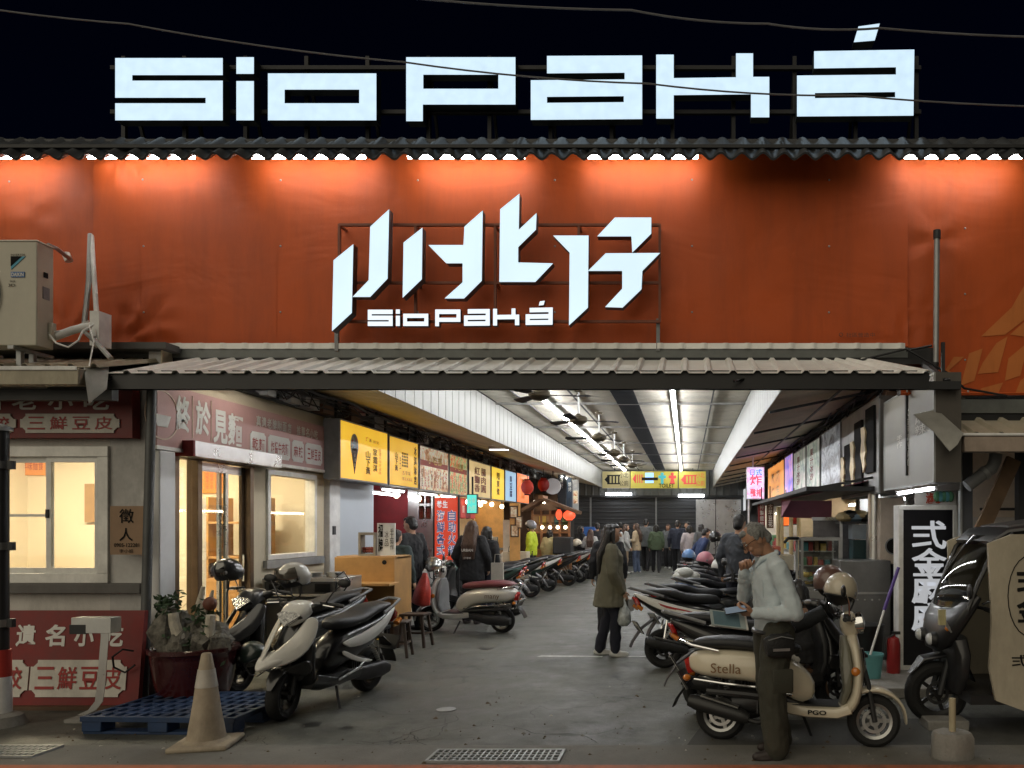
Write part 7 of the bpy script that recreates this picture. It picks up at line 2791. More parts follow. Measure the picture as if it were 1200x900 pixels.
for (px, py, Y, lab, m) in ((872, 655, 12.0, 'white helmet hanging among the black handlebars', 'helmet_white'), (826, 656, 12.2, 'pink helmet on the row of scooters', 'helmet_pink'),
                            (807, 652, 14.0, 'blue helmet on the row of scooters beside the pink helmet', 'helmet_blue'), (844, 664, 11.2, 'white helmet next below the pink helmet', 'helmet_white'),
                            (838, 630, 16.0, 'dark helmet among the mirrors below the hanging sign', 'gloss_black_paint'), (856, 642, 13.2, 'silver grey helmet between the mirrors', 'helmet_silver')):
    if m == 'helmet_pink':
        paint('helmet_pink', (.55, .2, .25))
    if m == 'helmet_blue':
        paint('helmet_blue', (.12, .25, .5))
    helmet(P(px, py, Y), rnd.uniform(120, 260), lab, MATS[m], False, 15)
def f(b):
    c = P(802, 676, 11.4)
    for i in range(7):
        b.ell(c + Vector((rnd.gauss(0, .09), rnd.gauss(0, .08), rnd.gauss(0, .04))), (.12, .1, .08), M('white_plastic_bag', (.6, .6, .55), .5, bump=.5, bscale=30), 10)
quick('plastic_bag', 'crumpled white plastic bag lying on a scooter seat', 'bag', f, smooth=60)

# row on the other side, tails to the lane
LEFT = [(-3.95, 14.3, 176, s2_, {'dark_grey_paint': p_green}, 'dark green scooter partly behind the long haired woman'),
        (-4.15, 15.7, 172, s1_, {MW: p_teal}, 'pale teal scooter with mirrors up beside the poster stall'),
        (-4.1, 17.3, 178, s2_, {'dark_grey_paint': p_grey}, 'grey scooter behind the white and green one'),
        (-3.98, 18.75, 181, s1_, {MB_: p_green}, 'white and dark green scooter with tail to the lane before the yellow vest rider'),
        (-3.75, 20.6, 174, s2_, {'dark_grey_paint': p_black}, 'black scooter carrying a black delivery box beside the white and green scooter'),
        (-3.6, 21.8, 170, s1_, {MW: p_silver}, 'silver scooter with a cream helmet on its seat near the olive coat woman'),
        (-3.5, 23.0, 172, s2_, {'dark_grey_paint': p_black}, 'black scooter next to the dark jacket crowd'),
        (-3.5, 24.3, 176, s1_, {}, 'white scooter last before the black back shutter')]
for X, Y, dg, src, sw, lab in LEFT:
    put(src, X, Y, dg, lab, sw)
helmet(P(676, 637, 21.3), 20, 'cream helmet on the seat of the silver scooter near the olive coat woman', MATS['helmet_cream'], False, 10)
def f(b):
    c = P(660, 638, 20.6)
    b.bx(c.x - .25, c.x + .25, c.y - .2, c.y + .2, c.z - .25, c.z + .2, M('black_delivery_box', (.02, .02, .022), .6))
quick('delivery_box', 'black delivery box on the seat of a black scooter', 'box', f, .03)

# red plastic bag hung on the silver scooter, tote carried by the woman
def f(b):
    c = P(495, 688, 11.5)
    k = len(b.v)
    b.sweep([(0, .2, .03, .02), (.0, .12, .1, .05), (.01, -.05, .14, .07), (.02, -.24, .16, .08), (.02, -.28, .1, .04)], M('red_plastic_bag', (.5, .05, .035), .35, var=.25, scale=12, bump=.3, bscale=25), 3, 18, 0, Matrix.Translation(c) @ Matrix.Rotation(R(55), 4, 'Z') @ Matrix.Rotation(R(14), 4, 'Y'))
    for v in b.v[k:]:
        v += Vector((noise.noise(v * 12), noise.noise(v * 12 + Vector((4, 0, 1))), noise.noise(v * 9))) * .03
quick('shopping_bag', 'red plastic shopping bag hanging at the front of the silver retro scooter', 'bag', f, smooth=60)

# ================================================================== THREE-WHEELER
tk = thing('three_wheeler', 'black three-wheeled delivery scooter with a dirty cream side panel', 'three-wheeler', (px_x(1097, 6.35), 6.35, 0), 0)
m_tkb = M('matt_black_body', (.016, .016, .018), .38, var=.2, scale=4, coat=.2, dirt=.12)
m_canvas = M('dirty_cream_panel', (.44, .39, .3), .7, var=.1, scale=2, dirt=.45)
# local frame: travel along -x
wheel(tk, 0, .26, m_rimblk, None, .06)
b = MB()
for y in (-.09, .09):
    b.tube([(0, y, .26), (.06, y, .5), (.12, y * .6, .75)], [.028, .024, .024], m_dark, 8)
b.build('fork', tk)
b = MB()
b.sweep([(-.22, .42, .05, .01), (-.12, .54, .085, .018), (.05, .575, .1, .02), (.24, .48, .09, .014), (.3, .36, .07, .008)], m_tkb, 2.6, 16)
b.build('front_fender', tk)
b = MB()
b.sweep([(-.03, .62, .12, .04), (.0, .7, .27, .07), (.06, .85, .36, .09), (.15, 1.0, .4, .08), (.22, 1.08, .38, .05)], m_tkb, 3, 22)
b.sweep([(.1, .3, .26, .05), (.12, .45, .34, .06), (.12, .62, .36, .07), (.1, .74, .3, .08)], m_tkb, 3.5, 20)
b.build('front_body', tk, bevel=.01)
b = MB()
b.bx(.12, 1.9, -.45, .45, .26, .33, m_tkb)
b.build('floor_pan', tk)
b = MB()
vv, ff = [], []
for i in range(9):
    f_ = i / 8
    x, z = .0 + .32 * f_ ** 1.15, .98 + .58 * f_ ** .8
    for j in range(9):
        u = -1 + j / 4
        vv.append((x + .12 * u * u, u * (.38 + .04 * f_), z))
for i in range(8):
    for j in range(8):
        ff.append((i * 9 + j, i * 9 + j + 1, i * 9 + j + 10, i * 9 + j + 9))
b.add(vv, ff, glassmat('scratched_windshield', (.3, .31, .3), .12))
ws = b.build('windshield', tk)
b = MB()
for s in (-1, 1):
    b.tube([(.12, s * .385, .98), (.2, s * .4, 1.2), (.31, s * .42, 1.45), (.45, s * .44, 1.57)], .02, m_tkb, 8)
b.tube([(.14, -.385, .985), (.03, 0, .985), (.14, .385, .985)], .016, m_tkb, 8)
b.build('pillar', tk)
b = MB()
b.sweep([(.3, 1.5, .38, .02), (.42, 1.585, .43, .035), (.9, 1.645, .45, .04), (1.4, 1.66, .46, .04), (2.0, 1.66, .46, .04)], m_tkb, 4, 20)
b.sweep([(.48, 1.62, .3, .025), (.9, 1.675, .34, .03), (2.0, 1.7, .36, .03)], M('roof_grey_band', (.07, .07, .072), .4, var=.2), 4, 16)
b.build('roof', tk)
yq = -.455
PAN = [(.24, 1.5), (.27, .9), (.25, .55), (.3, .3), (.6, .19), (1.95, .16), (1.95, 1.58), (.42, 1.57)]
for yy_ in (.455, yq):
    b = MB()
    b.prism([PAN], (0, yy_, 0), X_, Z_, YN * .03, m_canvas)
    cv = b.build('side_panel', tk, bevel=.012)
b = MB()
b.bx(.95, 1.95, -.42, .42, .33, 1.55, m_black)
b.bx(.58, .95, -.3, .3, .33, .62, m_black)
b.build('cargo_box', tk)
b = MB()
b.sweep([(.55, .68, .15, .03), (.7, .69, .2, .05), (.92, .7, .2, .05)], m_seatb, 3, 16)
b.build('seat', tk)
b = MB()
b.column('弍金', (.46, yq - .031, .9), X_, Z_, .2, .42, m_ink, .003, .03, .1)
b.row('弍金麻', (.42, yq - .031, .56), X_, Z_, .42, .09, m_ink, .003, .02, .3)
ring = [(.56 + .17 * math.cos(a * .2618), yq - .034, 1.1 + .31 * math.sin(a * .2618)) for a in range(24)]
b.tube(ring, .004, m_ink, 4, True)
b.build('lettering', cv)
b = MB()
b.tube([(.3, -.3, .98), (.22, -.1, .99), (.22, .1, .99), (.3, .3, .98)], .014, m_black, 8)
b.tube([(.29, -.3, .98), (.33, -.42, .96)], .02, m_black, 8)
b.tube([(.22, -.42, 1.03), (.26, -.48, 1.06)], .01, m_chrome, 6)
b.tube([(.2, -.3, .98), (.12, -.43, 1.1)], .008, m_black, 6)
b.ell((.11, -.46, 1.13), (.02, .05, .06), m_black, 12)
b.build('handlebar', tk)
for s in (-1, 1):
    b = MB()
    b.ell((.02, s * .27, .82), (.04, .05, .04), m_amber, 12)
    b.build('indicator', tk)
    b = MB()
    b.ell((-.06, s * .14, .72), (.06, .07, .06), m_black, 14)
    b.ell((-.095, s * .14, .72), (.035, .055, .05), m_lens, 14)
    b.build('headlight', tk)
b = MB()
b.tube([(.02, -.31, .8), (-.05, -.33, .9), (-.07, -.34, .95)], .012, m_galv, 6)
b.bx(-.09, -.04, -.36, -.32, .86, .98, M('yellowed_reflector', (.4, .36, .2), .4))
b.build('front_reflector', tk)
for y in (-.36, .36):
    w_ = wheel(tk, 1.45, .22, m_rimblk, Matrix.Translation((0, y, 0)), .06)
b = MB()
b.tube([(.35, -.46, .9), (.3, -.47, .6), (.28, -.44, .4), (.32, -.4, .3)], .012, m_black, 6)
b.tube([(.4, -.4, .5), (.5, -.42, .6), (.55, -.4, .5)], .014, m_chrome, 6)
b.build('cable', tk)
def f(b):
    b.bx(.42, .75, -.14, .12, 0, .08, m_conc, Matrix.Translation((1.5, 6.25, 0)))
quick('wheel_chock', 'small broken concrete chock under the front wheel of the three-wheeler', 'chock', f, .01)

# ================================================================== PEOPLE
m_skin = M('skin', (.5, .29, .19), .55, var=.08, scale=12)
m_skin_t = M('tanned_skin', (.40, .215, .135), .42, var=.12, scale=20)
m_hair = M('black_hair', (.012, .01, .009), .45, var=.3, scale=40, bump=.3, bscale=90)
m_hair_b = M('brown_hair', (.06, .03, .018), .45, var=.3, scale=40, bump=.3, bscale=90)
m_hair_g = M('grey_hair', (.21, .21, .2), .6, var=.5, scale=60, bump=.5, bscale=120)
m_eye = M('eye_white', (.6, .58, .55), .3, var=0)
m_lip = M('lips', (.28, .11, .09), .5, var=0)
def cloth(name, c, **k):
    return M(name, c, k.get('rough', .85), var=.16, scale=4, bump=.25, bscale=140)

def prim_mesh(prims):
    b = MB()
    for q in prims:
        if q[0] == 'c':
            _, p0, r0, p1, r1 = q
            p0, p1 = Vector(p0), Vector(p1)
            d_ = p1 - p0
            L = max(1e-4, d_.length)
            T = Matrix.Translation(p0) @ d_.to_track_quat('Z', 'Y').to_matrix().to_4x4()
            prof = [(max(.0008, r0 * math.cos(a)), r0 * math.sin(a)) for a in (-1.5, -1.0, -.5, 0)] + [(max(.0008, r1 * math.cos(a)), L + r1 * math.sin(a)) for a in (0, .5, 1.0, 1.5)]
            b.lathe(prof, m_skin, T, 14)
        elif q[0] == 'f':                       # stack of elliptical sections (centre, rx, ry)
            n = 20
            vv = [Vector(c) + Vector((rx * math.cos(2 * math.pi * k / n), ry * math.sin(2 * math.pi * k / n), 0)) for c, rx, ry in q[1] for k in range(n)]
            N = len(q[1])
            ff = [(i * n + k, i * n + (k + 1) % n, (i + 1) * n + (k + 1) % n, (i + 1) * n + k) for i in range(N - 1) for k in range(n)]
            b.add(vv, ff + [tuple(range(n)), tuple((N - 1) * n + k for k in range(n))], m_skin)
        else:
            _, c, r = q[:3]
            b.ell(c, r, m_skin, 18, q[3] if len(q) > 3 else None)
    return b

def blob(name, prims, voxel, m, parent, smooth=3, wrinkle=0., wf=(9, 9, 5)):
    """one continuous surface grown over the given limbs"""
    b = prim_mesh(prims)
    me = bpy.data.meshes.new('t')
    me.from_pydata([tuple(v) for v in b.v], [], b.f)
    bm = bmesh.new()
    bm.from_mesh(me)
    bmesh.ops.recalc_face_normals(bm, faces=bm.faces)
    bm.to_mesh(me)
    bm.free()
    o = bpy.data.objects.new('t', me)
    r_ = o.modifiers.new('r', 'REMESH')
    r_.mode = 'VOXEL'
    r_.voxel_size = voxel
    if smooth:
        s_ = o.modifiers.new('s', 'SMOOTH')
        s_.factor = .5
        s_.iterations = smooth
    me2 = evaluated(o)
    bpy.data.objects.remove(o)
    bpy.data.meshes.remove(me)
    me2.name = name
    if wrinkle:
        out = []
        for c, nn in [(v.co.copy(), v.normal.copy()) for v in me2.vertices]:
            q = Vector((c.x * wf[0], c.y * wf[1], c.z * wf[2]))
            out.extend(c + nn * wrinkle * (noise.noise(q) + .5 * noise.noise(q * 2.3) - abs(noise.noise(q * 1.3 + Vector((3, 1, 7)))) * .8))
        me2.vertices.foreach_set('co', out)
        me2.update()
    me2.materials.clear()
    me2.materials.append(m)
    me2.polygons.foreach_set('use_smooth', [True] * len(me2.polygons))
    x = bpy.data.objects.new(name, me2)
    COL.objects.link(x)
    x.parent = parent
    return x

def hand(prims, wrist, d_, n, u, curl=(30, 40, 30), s=1., spread=1.):
    """palm, four fingers bending towards n, thumb leaving the side u"""
    wv, d_, n, u = Vector(wrist), Vector(d_).normalized(), Vector(n).normalized(), Vector(u).normalized()
    u = (u - d_ * u.dot(d_)).normalized()
    n = (n - d_ * n.dot(d_) - u * n.dot(u)).normalized()
    for i, (L, off) in enumerate(((.072, .032), (.08, .011), (.075, -.011), (.06, -.031))):
        kn = wv + (d_ * (.086 - .006 * abs(i - 1)) + u * off * spread) * s
        prims.append(('c', wv + d_ * .012 * s + u * off * .55 * s, .016 * s, kn, .0115 * s))
        p, ang = kn, 0.
        for k, fr in enumerate((.45, .31, .24)):
            ang += R(curl[k]) * (1 + .08 * i)
            q = p + (d_ * math.cos(ang) + n * math.sin(ang)) * L * fr * s
            prims.append(('c', p, (.0095 - .0008 * k) * s, q, (.0088 - .0008 * k) * s))
            p = q
    t0 = wv + (d_ * .022 + u * .024) * s
    t1 = t0 + (d_ * .6 + u * .75 + n * .25).normalized() * .042 * s
    t2 = t1 + (d_ * .85 + u * .2 + n * .5).normalized() * .032 * s
    t3 = t2 + (d_ * .9 - u * .1 + n * .6).normalized() * .025 * s
    prims += [('c', t0, .014 * s, t1, .011 * s), ('c', t1, .0105 * s, t2, .0095 * s), ('c', t2, .0095 * s, t3, .008 * s)]

UP = Vector((0, 0, 1))
def person(label, X, Y, rz, H=1.7, top=None, low=None, shoe=None, hair=None, style='short', female=False, arms=None, feet=((.04, .1), (-.02, -.1)),
           lean=0., pitch=5., yaw=0., voxel=.013, hem=.86, loose=1., flare=0., leg=1., skin=None, face=False, sit=False, group=None, hands=True, z=0., collar=None, headoff=0.):
    t = thing('person', label, 'person', (X, Y, z), R(rz), H / 1.72, group)
    skin = skin or m_skin
    sh = .17 if female else .195
    hipz = .5 if sit else .93
    dz = hipz - .93
    ln = Matrix.Translation((0, 0, hipz)) @ Matrix.Rotation(R(lean), 4, 'Y') @ Matrix.Translation((0, 0, -.93))
    def tr(x, y, zz): return ln @ Vector((x, y, zz))
    arms = arms or (((-.03, sh + .07, 1.13), (.06, sh + .08, .88)), ((-.03, -sh - .07, 1.13), (.06, -sh - .08, .88)))
    AR = []
    for (e, wr_) in arms:
        AR.append((Vector(e) + UP * dz, Vector(wr_) + UP * dz))
    legs = []
    for s, ft in ((1, feet[0]), (-1, feet[1])):
        hp = Vector((0, s * .095, hipz - .03))
        an = Vector((ft[0] - .03, ft[1], .085))
        if sit:
            kn = Vector((.42, s * .12, .48))
            an = Vector((.42, s * .12, .085))
        else:
            kn = hp.lerp(an, .5) + Vector((.035, 0, .01))
        legs.append((hp, kn, an))
    nk = tr(-.01, 0, 1.45)
    hd = tr(.02 + headoff, 0, 1.585)
    Th = Matrix.Translation(hd) @ Matrix.Rotation(R(yaw), 4, 'Z') @ Matrix.Rotation(R(pitch), 4, 'Y')
    def h(x, y, zz): return Th @ Vector((x, y, zz))
    Rh = Th.to_3x3()
    # ---- body
    pr = [('e', tr(0, 0, .97), (.09, .13, .12)), ('e', tr(-.005, 0, 1.14), (.08, .11, .14)), ('e', tr(-.005, 0, 1.31), (.085, sh - .05, .12)),
          ('c', tr(-.015, 0, 1.38), .065, nk, .055), ('c', nk, .052, h(-.02, 0, -.06), .05),
          ('e', h(0, 0, .012), (.097, .077, .108), Rh), ('e', h(.03, 0, -.055), (.062, .056, .062), Rh), ('e', h(.055, 0, -.085), (.03, .03, .022), Rh),
          ('c', h(.09, 0, .012), .011, h(.112, 0, -.028), .014), ('c', h(.104, -.012, -.03), .008, h(.104, .012, -.03), .008),
          ('c', h(.082, -.03, .03), .012, h(.082, .03, .03), .012)]
    for s in (-1, 1):
        pr.append(('e', h(-.005, s * .077, -.008), (.024, .011, .033), Rh))
        pr.append(('e', h(.072, s * .035, -.03), (.022, .022, .02), Rh))
    for i, s in ((0, 1), (1, -1)):
        e, wr_ = AR[i]
        so = tr(0, s * sh, 1.385)
        pr += [('c', tr(0, s * sh * .5, 1.4), .05, so, .052), ('c', so, .05, e, .037), ('c', e, .036, wr_, .025)]
        if hands:
            dd = (wr_ - e).normalized()
            cfg = hands[i] if isinstance(hands, (tuple, list)) else None
            if cfg:
                hand(pr, wr_, cfg[0], cfg[1], cfg[2], cfg[3], 1.02)
            else:
                inn = Vector((0, -s, 0))
                hand(pr, wr_, dd, inn, Vector((1, 0, .2)), (18, 25, 20))
        hp, kn, an = legs[i]
        pr += [('c', hp, .08, kn, .056), ('c', kn, .054, kn.lerp(an, .35), .052), ('c', kn.lerp(an, .35), .052, an, .036), ('c', an - UP * .03, .035, an + Vector((.12, 0, -.055)), .028)]
    bd = blob('body', pr, voxel * (.45 if face else .8), skin, t, 2 if face else 3)
    # ---- clothing
    g_ = loose
    low_prims = [('e', tr(0, 0, .965), (.115 * g_, .16 * g_, .1))]
    for i in (0, 1):
        hp, kn, an = legs[i]
        low_prims += [('c', hp, .095 * leg, kn, .078 * leg), ('c', kn, .078 * leg, an + UP * .0, .068 * leg)]
    blob('trousers', low_prims, voxel, low, t, 2, .013 if voxel < .012 else .01, (9, 9, 6))
    sec = []
    for zz, rx, ry in ((1.435, .06, .07), (1.415, .085, sh - .06), (1.38, .105, sh - .01), (1.3, .12 * g_, sh), (1.2, .122 * g_, (sh - .01) * (.9 + .1 * g_)), (1.1, .12 * g_, .16 * g_)):
        sec.append((tr(0 if zz < 1.4 else -.015, 0, zz), rx, ry))
    for i in range(1, 7):
        f_ = i / 6
        zz = 1.1 + (hem - 1.1) * f_
        sec.append((tr(0, 0, zz) if not sit else Vector((0, 0, zz + dz)), .12 * g_ + flare * f_ * .8, .16 * g_ + flare * f_))
    tp = [('f', sec), ('c', tr(-.02, 0, 1.39), .07, tr(-.015, 0, 1.43), .058)]
    for i, s in ((0, 1), (1, -1)):
        e, wr_ = AR[i]
        so = tr(0, s * (sh - .005), 1.375)
        tp += [('c', tr(-.01, s * sh * .45, 1.41), .062, so, .068 * g_), ('c', so, .07 * g_, e, .057 * g_), ('c', e, .056 * g_, wr_ - (wr_ - e).normalized() * .01, .04 * g_)]
    blob('jacket' if hem < .8 or g_ > 1.1 else 'shirt', tp, voxel, top, t, 2, .009 if voxel < .0115 else .012, (11, 11, 9))
    if collar:
        blob('collar', [('c', tr(.075, s * .055, 1.44), .018, tr(.115, s * .035, 1.385), .01) for s in (-1, 1)] + [('c', tr(.075, s * .055, 1.44), .02, tr(-.04, s * .066, 1.475), .02) for s in (-1, 1)] + [('c', tr(-.04, .066, 1.475), .02, tr(-.065, 0, 1.48), .02), ('c', tr(-.04, -.066, 1.475), .02, tr(-.065, 0, 1.48), .02)], .008, collar, t, 2)
    # ---- shoes
    for i in (0, 1):
        an = legs[i][2]
        a = an.copy()
        blob('shoe', [('c', a + Vector((-.035, 0, -.045)), .042, a + Vector((.06, 0, -.048)), .04), ('c', a + Vector((.06, 0, -.048)), .042, a + Vector((.15, 0, -.055)), .03), ('e', a + Vector((.05, 0, -.07)), (.13, .048, .018)), ('c', a, .045, a + Vector((0, 0, -.04)), .045)], voxel * .8, shoe, t, 2)
    # ---- hair
    hair = hair or m_hair
    hp_ = [('e', h(-.022, 0, .03), (.093, .086, .1), Rh), ('c', h(-.05, 0, -.03), .072, h(-.03, 0, .04), .08)]
    if style == 'short':
        hp_ += [('e', h(.045, 0, .088), (.045, .06, .03), Rh)]
    if style == 'receding':
        hp_ = [('e', h(-.02, 0, .032), (.09, .083, .095), Rh), ('c', h(-.06, 0, -.03), .058, h(-.03, 0, .04), .075), ('c', h(.0, .076, .01), .018, h(-.03, .07, .05), .03), ('c', h(.0, -.076, .01), .018, h(-.03, -.07, .05), .03), ('e', h(.05, 0, .085), (.035, .055, .025), Rh)]
    if style == 'bob':
        hp_ += [('e', h(.05, 0, .085), (.045, .065, .03), Rh)] + [('c', h(-.01, s * .08, .02), .035, h(-.015, s * .085, -.1), .03) for s in (-1, 1)] + [('c', h(-.06, 0, 0), .07, h(-.065, 0, -.11), .06)]
    if style == 'long':
        bk = tr(-.13, 0, 1.42)
        hp_ += [('e', h(.045, 0, .088), (.045, .06, .03), Rh)]
        for s in (-1, -.3, .4, 1):
            q = tr(-.135 - .01 * abs(s), s * .08, 1.3)
            hp_ += [('c', h(-.05, s * .06, .0), .05, h(-.07, s * .07, -.1), .05), ('c', h(-.07, s * .07, -.1), .05, q, .05), ('c', q, .05, q + Vector((-.01, 0, -.22)), .022)]
        hp_ += [('c', h(.01, s * .082, .03), .022, tr(.03, s * .1, 1.36), .02) for s in (-1, 1)]
    if style != 'helmet':
        blob('hair', hp_, voxel * .8, hair, t, 2, .006, (40, 40, 8))
    if face:
        for s in (-1, 1):
            b = MB()
            b.ell(h(.085, s * .034, .012), (.011, .015, .009), m_eye, 10, Rh)
            b.ell(h(.092, s * .034, .012), (.006, .007, .007), m_ink, 8, Rh)
            b.build('eye', t)
        b = MB()
        for s in (-1, 1):
            b.tube([h(.094, s * .018, .034), h(.093, s * .036, .04), h(.082, s * .055, .034)], .0045, m_hair_g if style == 'receding' else m_hair, 6)
        b.build('eyebrows', t)
        b = MB()
        b.tube([h(.084, -.024, -.062), h(.094, 0, -.06), h(.084, .024, -.062)], [.003, .006, .003], m_lip, 6)
        b.build('mouth', t)
    else:
        b = MB()
        for s in (-1, 1):
            b.ell(h(.088, s * .034, .012), (.008, .014, .008), m_ink, 8, Rh)
        b.build('eyes', t)
    t['_h'] = 1
    del t['_h']
    return t, h, tr

# ---- the man with the phone
c_shirt = cloth('pale_blue_grey_shirt', (.56, .63, .67))
c_olive_t = cloth('dark_olive_trousers', (.045, .044, .032))
c_blk = cloth('black_cloth', (.012, .012, .014))
c_navy = cloth('navy_cloth', (.016, .02, .034))
m_shoe_d = M('dark_shoe', (.03, .022, .02), .5)
m_shoe_w = M('white_shoe', (.55, .55, .53), .6)
MX, MY = px_x(906, 5.5), 5.5
man, mh, mtr = person('grey haired man in pale shirt and olive trousers looking down at the phone he holds', MX, MY, 193, 1.68, c_shirt, c_olive_t, m_shoe_d, m_hair_g, 'receding',
    arms=(((-.07, .27, 1.06), (.2, .17, 1.06)), ((.14, -.27, 1.14), (.2, -.07, 1.345))), feet=((.05, .12), (-.06, -.1)), lean=4, pitch=38, yaw=-6, voxel=.0095, hem=.9, loose=1.1, leg=1.34, skin=m_skin_t, face=True,
    hands=(((1, -.25, .1), (.1, -.5, .9), (.2, .6, .5), (35, 40, 30)), ((.15, .5, .9), (-.5, .4, .2), (-.7, .2, .6), (55, 55, 40))), collar=c_shirt, headoff=.07)
b = MB()
for s in (-1, 1):
    b.tube([mh(.112, s * .036 + .026 * math.cos(a * .524), .008 + .02 * math.sin(a * .524)) for a in range(12)], .0022, m_ink, 5, True)
    b.tube([mh(.11, s * .062, .014), mh(.05, s * .083, .016), mh(-.01, s * .085, .01)], .0022, m_ink, 5)
b.tube([mh(.112, -.012, .012), mh(.114, 0, .016), mh(.112, .012, .012)], .0022, m_ink, 5)
b.build('glasses', man)
b = MB()
k = 26
b.tube([mtr(.138 * math.cos(2 * math.pi * i / k), .19 * math.sin(2 * math.pi * i / k), .915) for i in range(k)], .018, m_black, 8, True)
b.build('belt', man)
b = MB()
def front(z, y, o=.0):
    return mtr(.13 + o - .02 * abs(y) / .1, y, z)
for i in range(9):                                  # placket with buttons, breast pocket
    z0 = 1.36 - i * .05
    b.plate([front(z0, .014), front(z0, -.014), front(z0 - .05, -.014), front(z0 - .05, .014)], .004, c_shirt)
b.plate([front(1.3, .05), front(1.3, .13, -.006), front(1.18, .13, -.004), front(1.18, .05, .002)], .006, c_shirt)
b.build('placket', man)
b = MB()
for i in range(7):
    b.ell(front(1.34 - i * .065, 0, .004), (.004, .005, .005), m_wht_ink, 8)
b.build('buttons', man)
for s in (1, -1):
    b = MB()
    x, y = (.0, .2) if s > 0 else (-.02, -.18)
    b.sweep([(x, .66, .012, .07), (x, .65, .016, .078), (x, .5, .016, .078), (x, .49, .01, .07)], c_olive_t, 6, 14, y)
    b.build('cargo_pocket', man)
tw = root_matrix(man)
pw = tw @ Vector((.33, .16, 1.085))
T = Matrix.Translation(pw) @ Matrix.Rotation(R(8), 4, 'Z') @ Matrix.Rotation(R(30), 4, 'X') @ Matrix.Rotation(R(-10), 4, 'Y')
t = thing('phone', 'phone held flat in the hand of the grey haired man', 'phone', pw)
b = MB(T)
b.bx(-.08, .07, -.037, .037, -.004, .004, m_black)
b.build('case', t, True, bevel=.003)
b = MB(T)
b.bx(-.075, .065, -.033, .033, .0042, .0048, M('phone_screen', (.02, .03, .04), .1, var=0, emit=(.5, .6, .7), es=.25))
b.build('screen', t, True)
b = MB(Matrix.Translation(tw @ Vector((.36, .15, 1.02))) @ Matrix.Rotation(R(6), 4, 'Z') @ Matrix.Rotation(R(42), 4, 'X') @ Matrix.Rotation(R(12), 4, 'Y'))
m_pap = M('pale_teal_booklet', (.36, .42, .42), .6, var=.1)
b.bx(-.15, .1, -.07, .07, -.012, -.006, m_pap)
b.bx(-.11, .12, -.065, .075, -.024, -.015, m_wht_ink)
b.bx(-.13, .06, -.06, .06, -.0055, -.005, M('booklet_print', (.12, .2, .24), .6))
tag(b.build('booklet'), 'pale teal booklets held under the phone by the grey haired man', 'booklet')
bw = tw @ Vector((.03, .215, .83))
t = thing('waist_bag', 'black waist pouch worn on the hip of the grey haired man', 'bag', bw, R(193))
b = MB()
b.sweep([(-.1, 0, .03, .06), (-.07, .0, .045, .085), (.05, 0, .045, .085), (.1, -.01, .035, .06)], M('black_nylon', (.014, .014, .015), .6, bump=.3), 3, 16)
b.build('pouch', t)
b = MB()
b.bx(-.06, .06, .044, .05, -.03, -.012, M('grey_label', (.22, .2, .2), .6))
b.tube([(-.09, .04, .05), (0, .05, .07), (.09, .035, .045)], .004, m_grey, 5)
b.build('zip', t)

# ---- the woman in the olive coat
c_coat = cloth('olive_coat', (.125, .115, .075))
WY_ = 9.62
wo_, wh, wtr = person('woman in wide olive coat with long black hair holding a plastic bag', px_x(716, WY_), WY_, 8, 1.66, c_coat, cloth('dark_navy_trousers', (.012, .014, .026)), m_shoe_w, m_hair, 'long', True,
    arms=(((-.02, .28, 1.1), (.1, .22, .86)), ((-.0, -.26, 1.1), (.13, -.2, .84))), feet=((-.12, .09), (.08, -.08)), pitch=2, voxel=.011, hem=.65, loose=1.32, flare=.1, leg=1.02, face=True)
hw = root_matrix(wo_) @ Vector((.15, -.19, .74))
b = MB(Matrix.Translation(hw))
b.sweep([(0, .02, .012, .012), (0, -.06, .03, .03), (.01, -.14, .08, .07), (.01, -.26, .1, .085), (.0, -.31, .07, .06), (0, -.325, .03, .03)], M('clear_plastic_bag', (.42, .45, .44), .35, var=.4, scale=14, bump=.4, bscale=30), 2.2, 18)
b.tube([(0, -.0, .02), (0, .015, .06), (.02, -.005, .02), (0, -.01, -.06)], .005, m_wht_ink, 5)
for v in b.v:
    v += Vector((noise.noise(v * 22), noise.noise(v * 22 + Vector((4, 0, 1))), 0)) * .016
tag(b.build('plastic_bag', smooth=60), 'pale plastic bag of food held by the woman in the olive coat', 'bag')
b = MB(Matrix.Translation(hw + Vector((.09, .05, 0))))
b.lathe([(.01, -.14), (.035, -.14), (.045, 0), (.047, .005), (.01, .01)], M('clear_cup', (.35, .35, .36), .2), None, 16)
tag(b.build('drink_cup'), 'small clear drink cup beside the plastic bag of the olive coat woman', 'cup')

# ---- others near enough to read
c_grey_j = cloth('charcoal_jacket', (.045, .05, .06))
c_pale = cloth('pale_trousers', (.48, .46, .42))
person('tall man in a charcoal jacket seen from behind among the scooters', px_x(866, 10.75), 10.75, 62, 1.8, c_grey_j, c_navy, m_shoe_d, None, 'short', voxel=.012, loose=1.15, hem=.8)
person('person in black with pale trousers seated behind the cream scooter', px_x(946, 6.95), 6.95, 100, 1.6, c_blk, c_pale, m_shoe_d, None, 'bob', True, voxel=.012, sit=True, lean=25, pitch=25)
def f(b):
    x, y = px_x(946, 6.95), 6.95
    b.bx(x - .17, x + .17, y - .17, y + .17, .32, .36, m_wood_dark)
    for i in (-1, 1):
        for j in (-1, 1):
            b.bar((x + i * .13, y + j * .13, .32), (x + i * .17, y + j * .17, 0), .03, .03, m_wood_dark)
quick('stool', 'low stool under the person sitting behind the cream scooter', 'stool', f)
person('man in black jacket turned to the stall counter beside the white menu board', px_x(482, 11.9), 11.9, 160, 1.78, c_blk, c_navy, m_shoe_d, None, 'short', voxel=.012, loose=1.2, hem=.78, pitch=12)
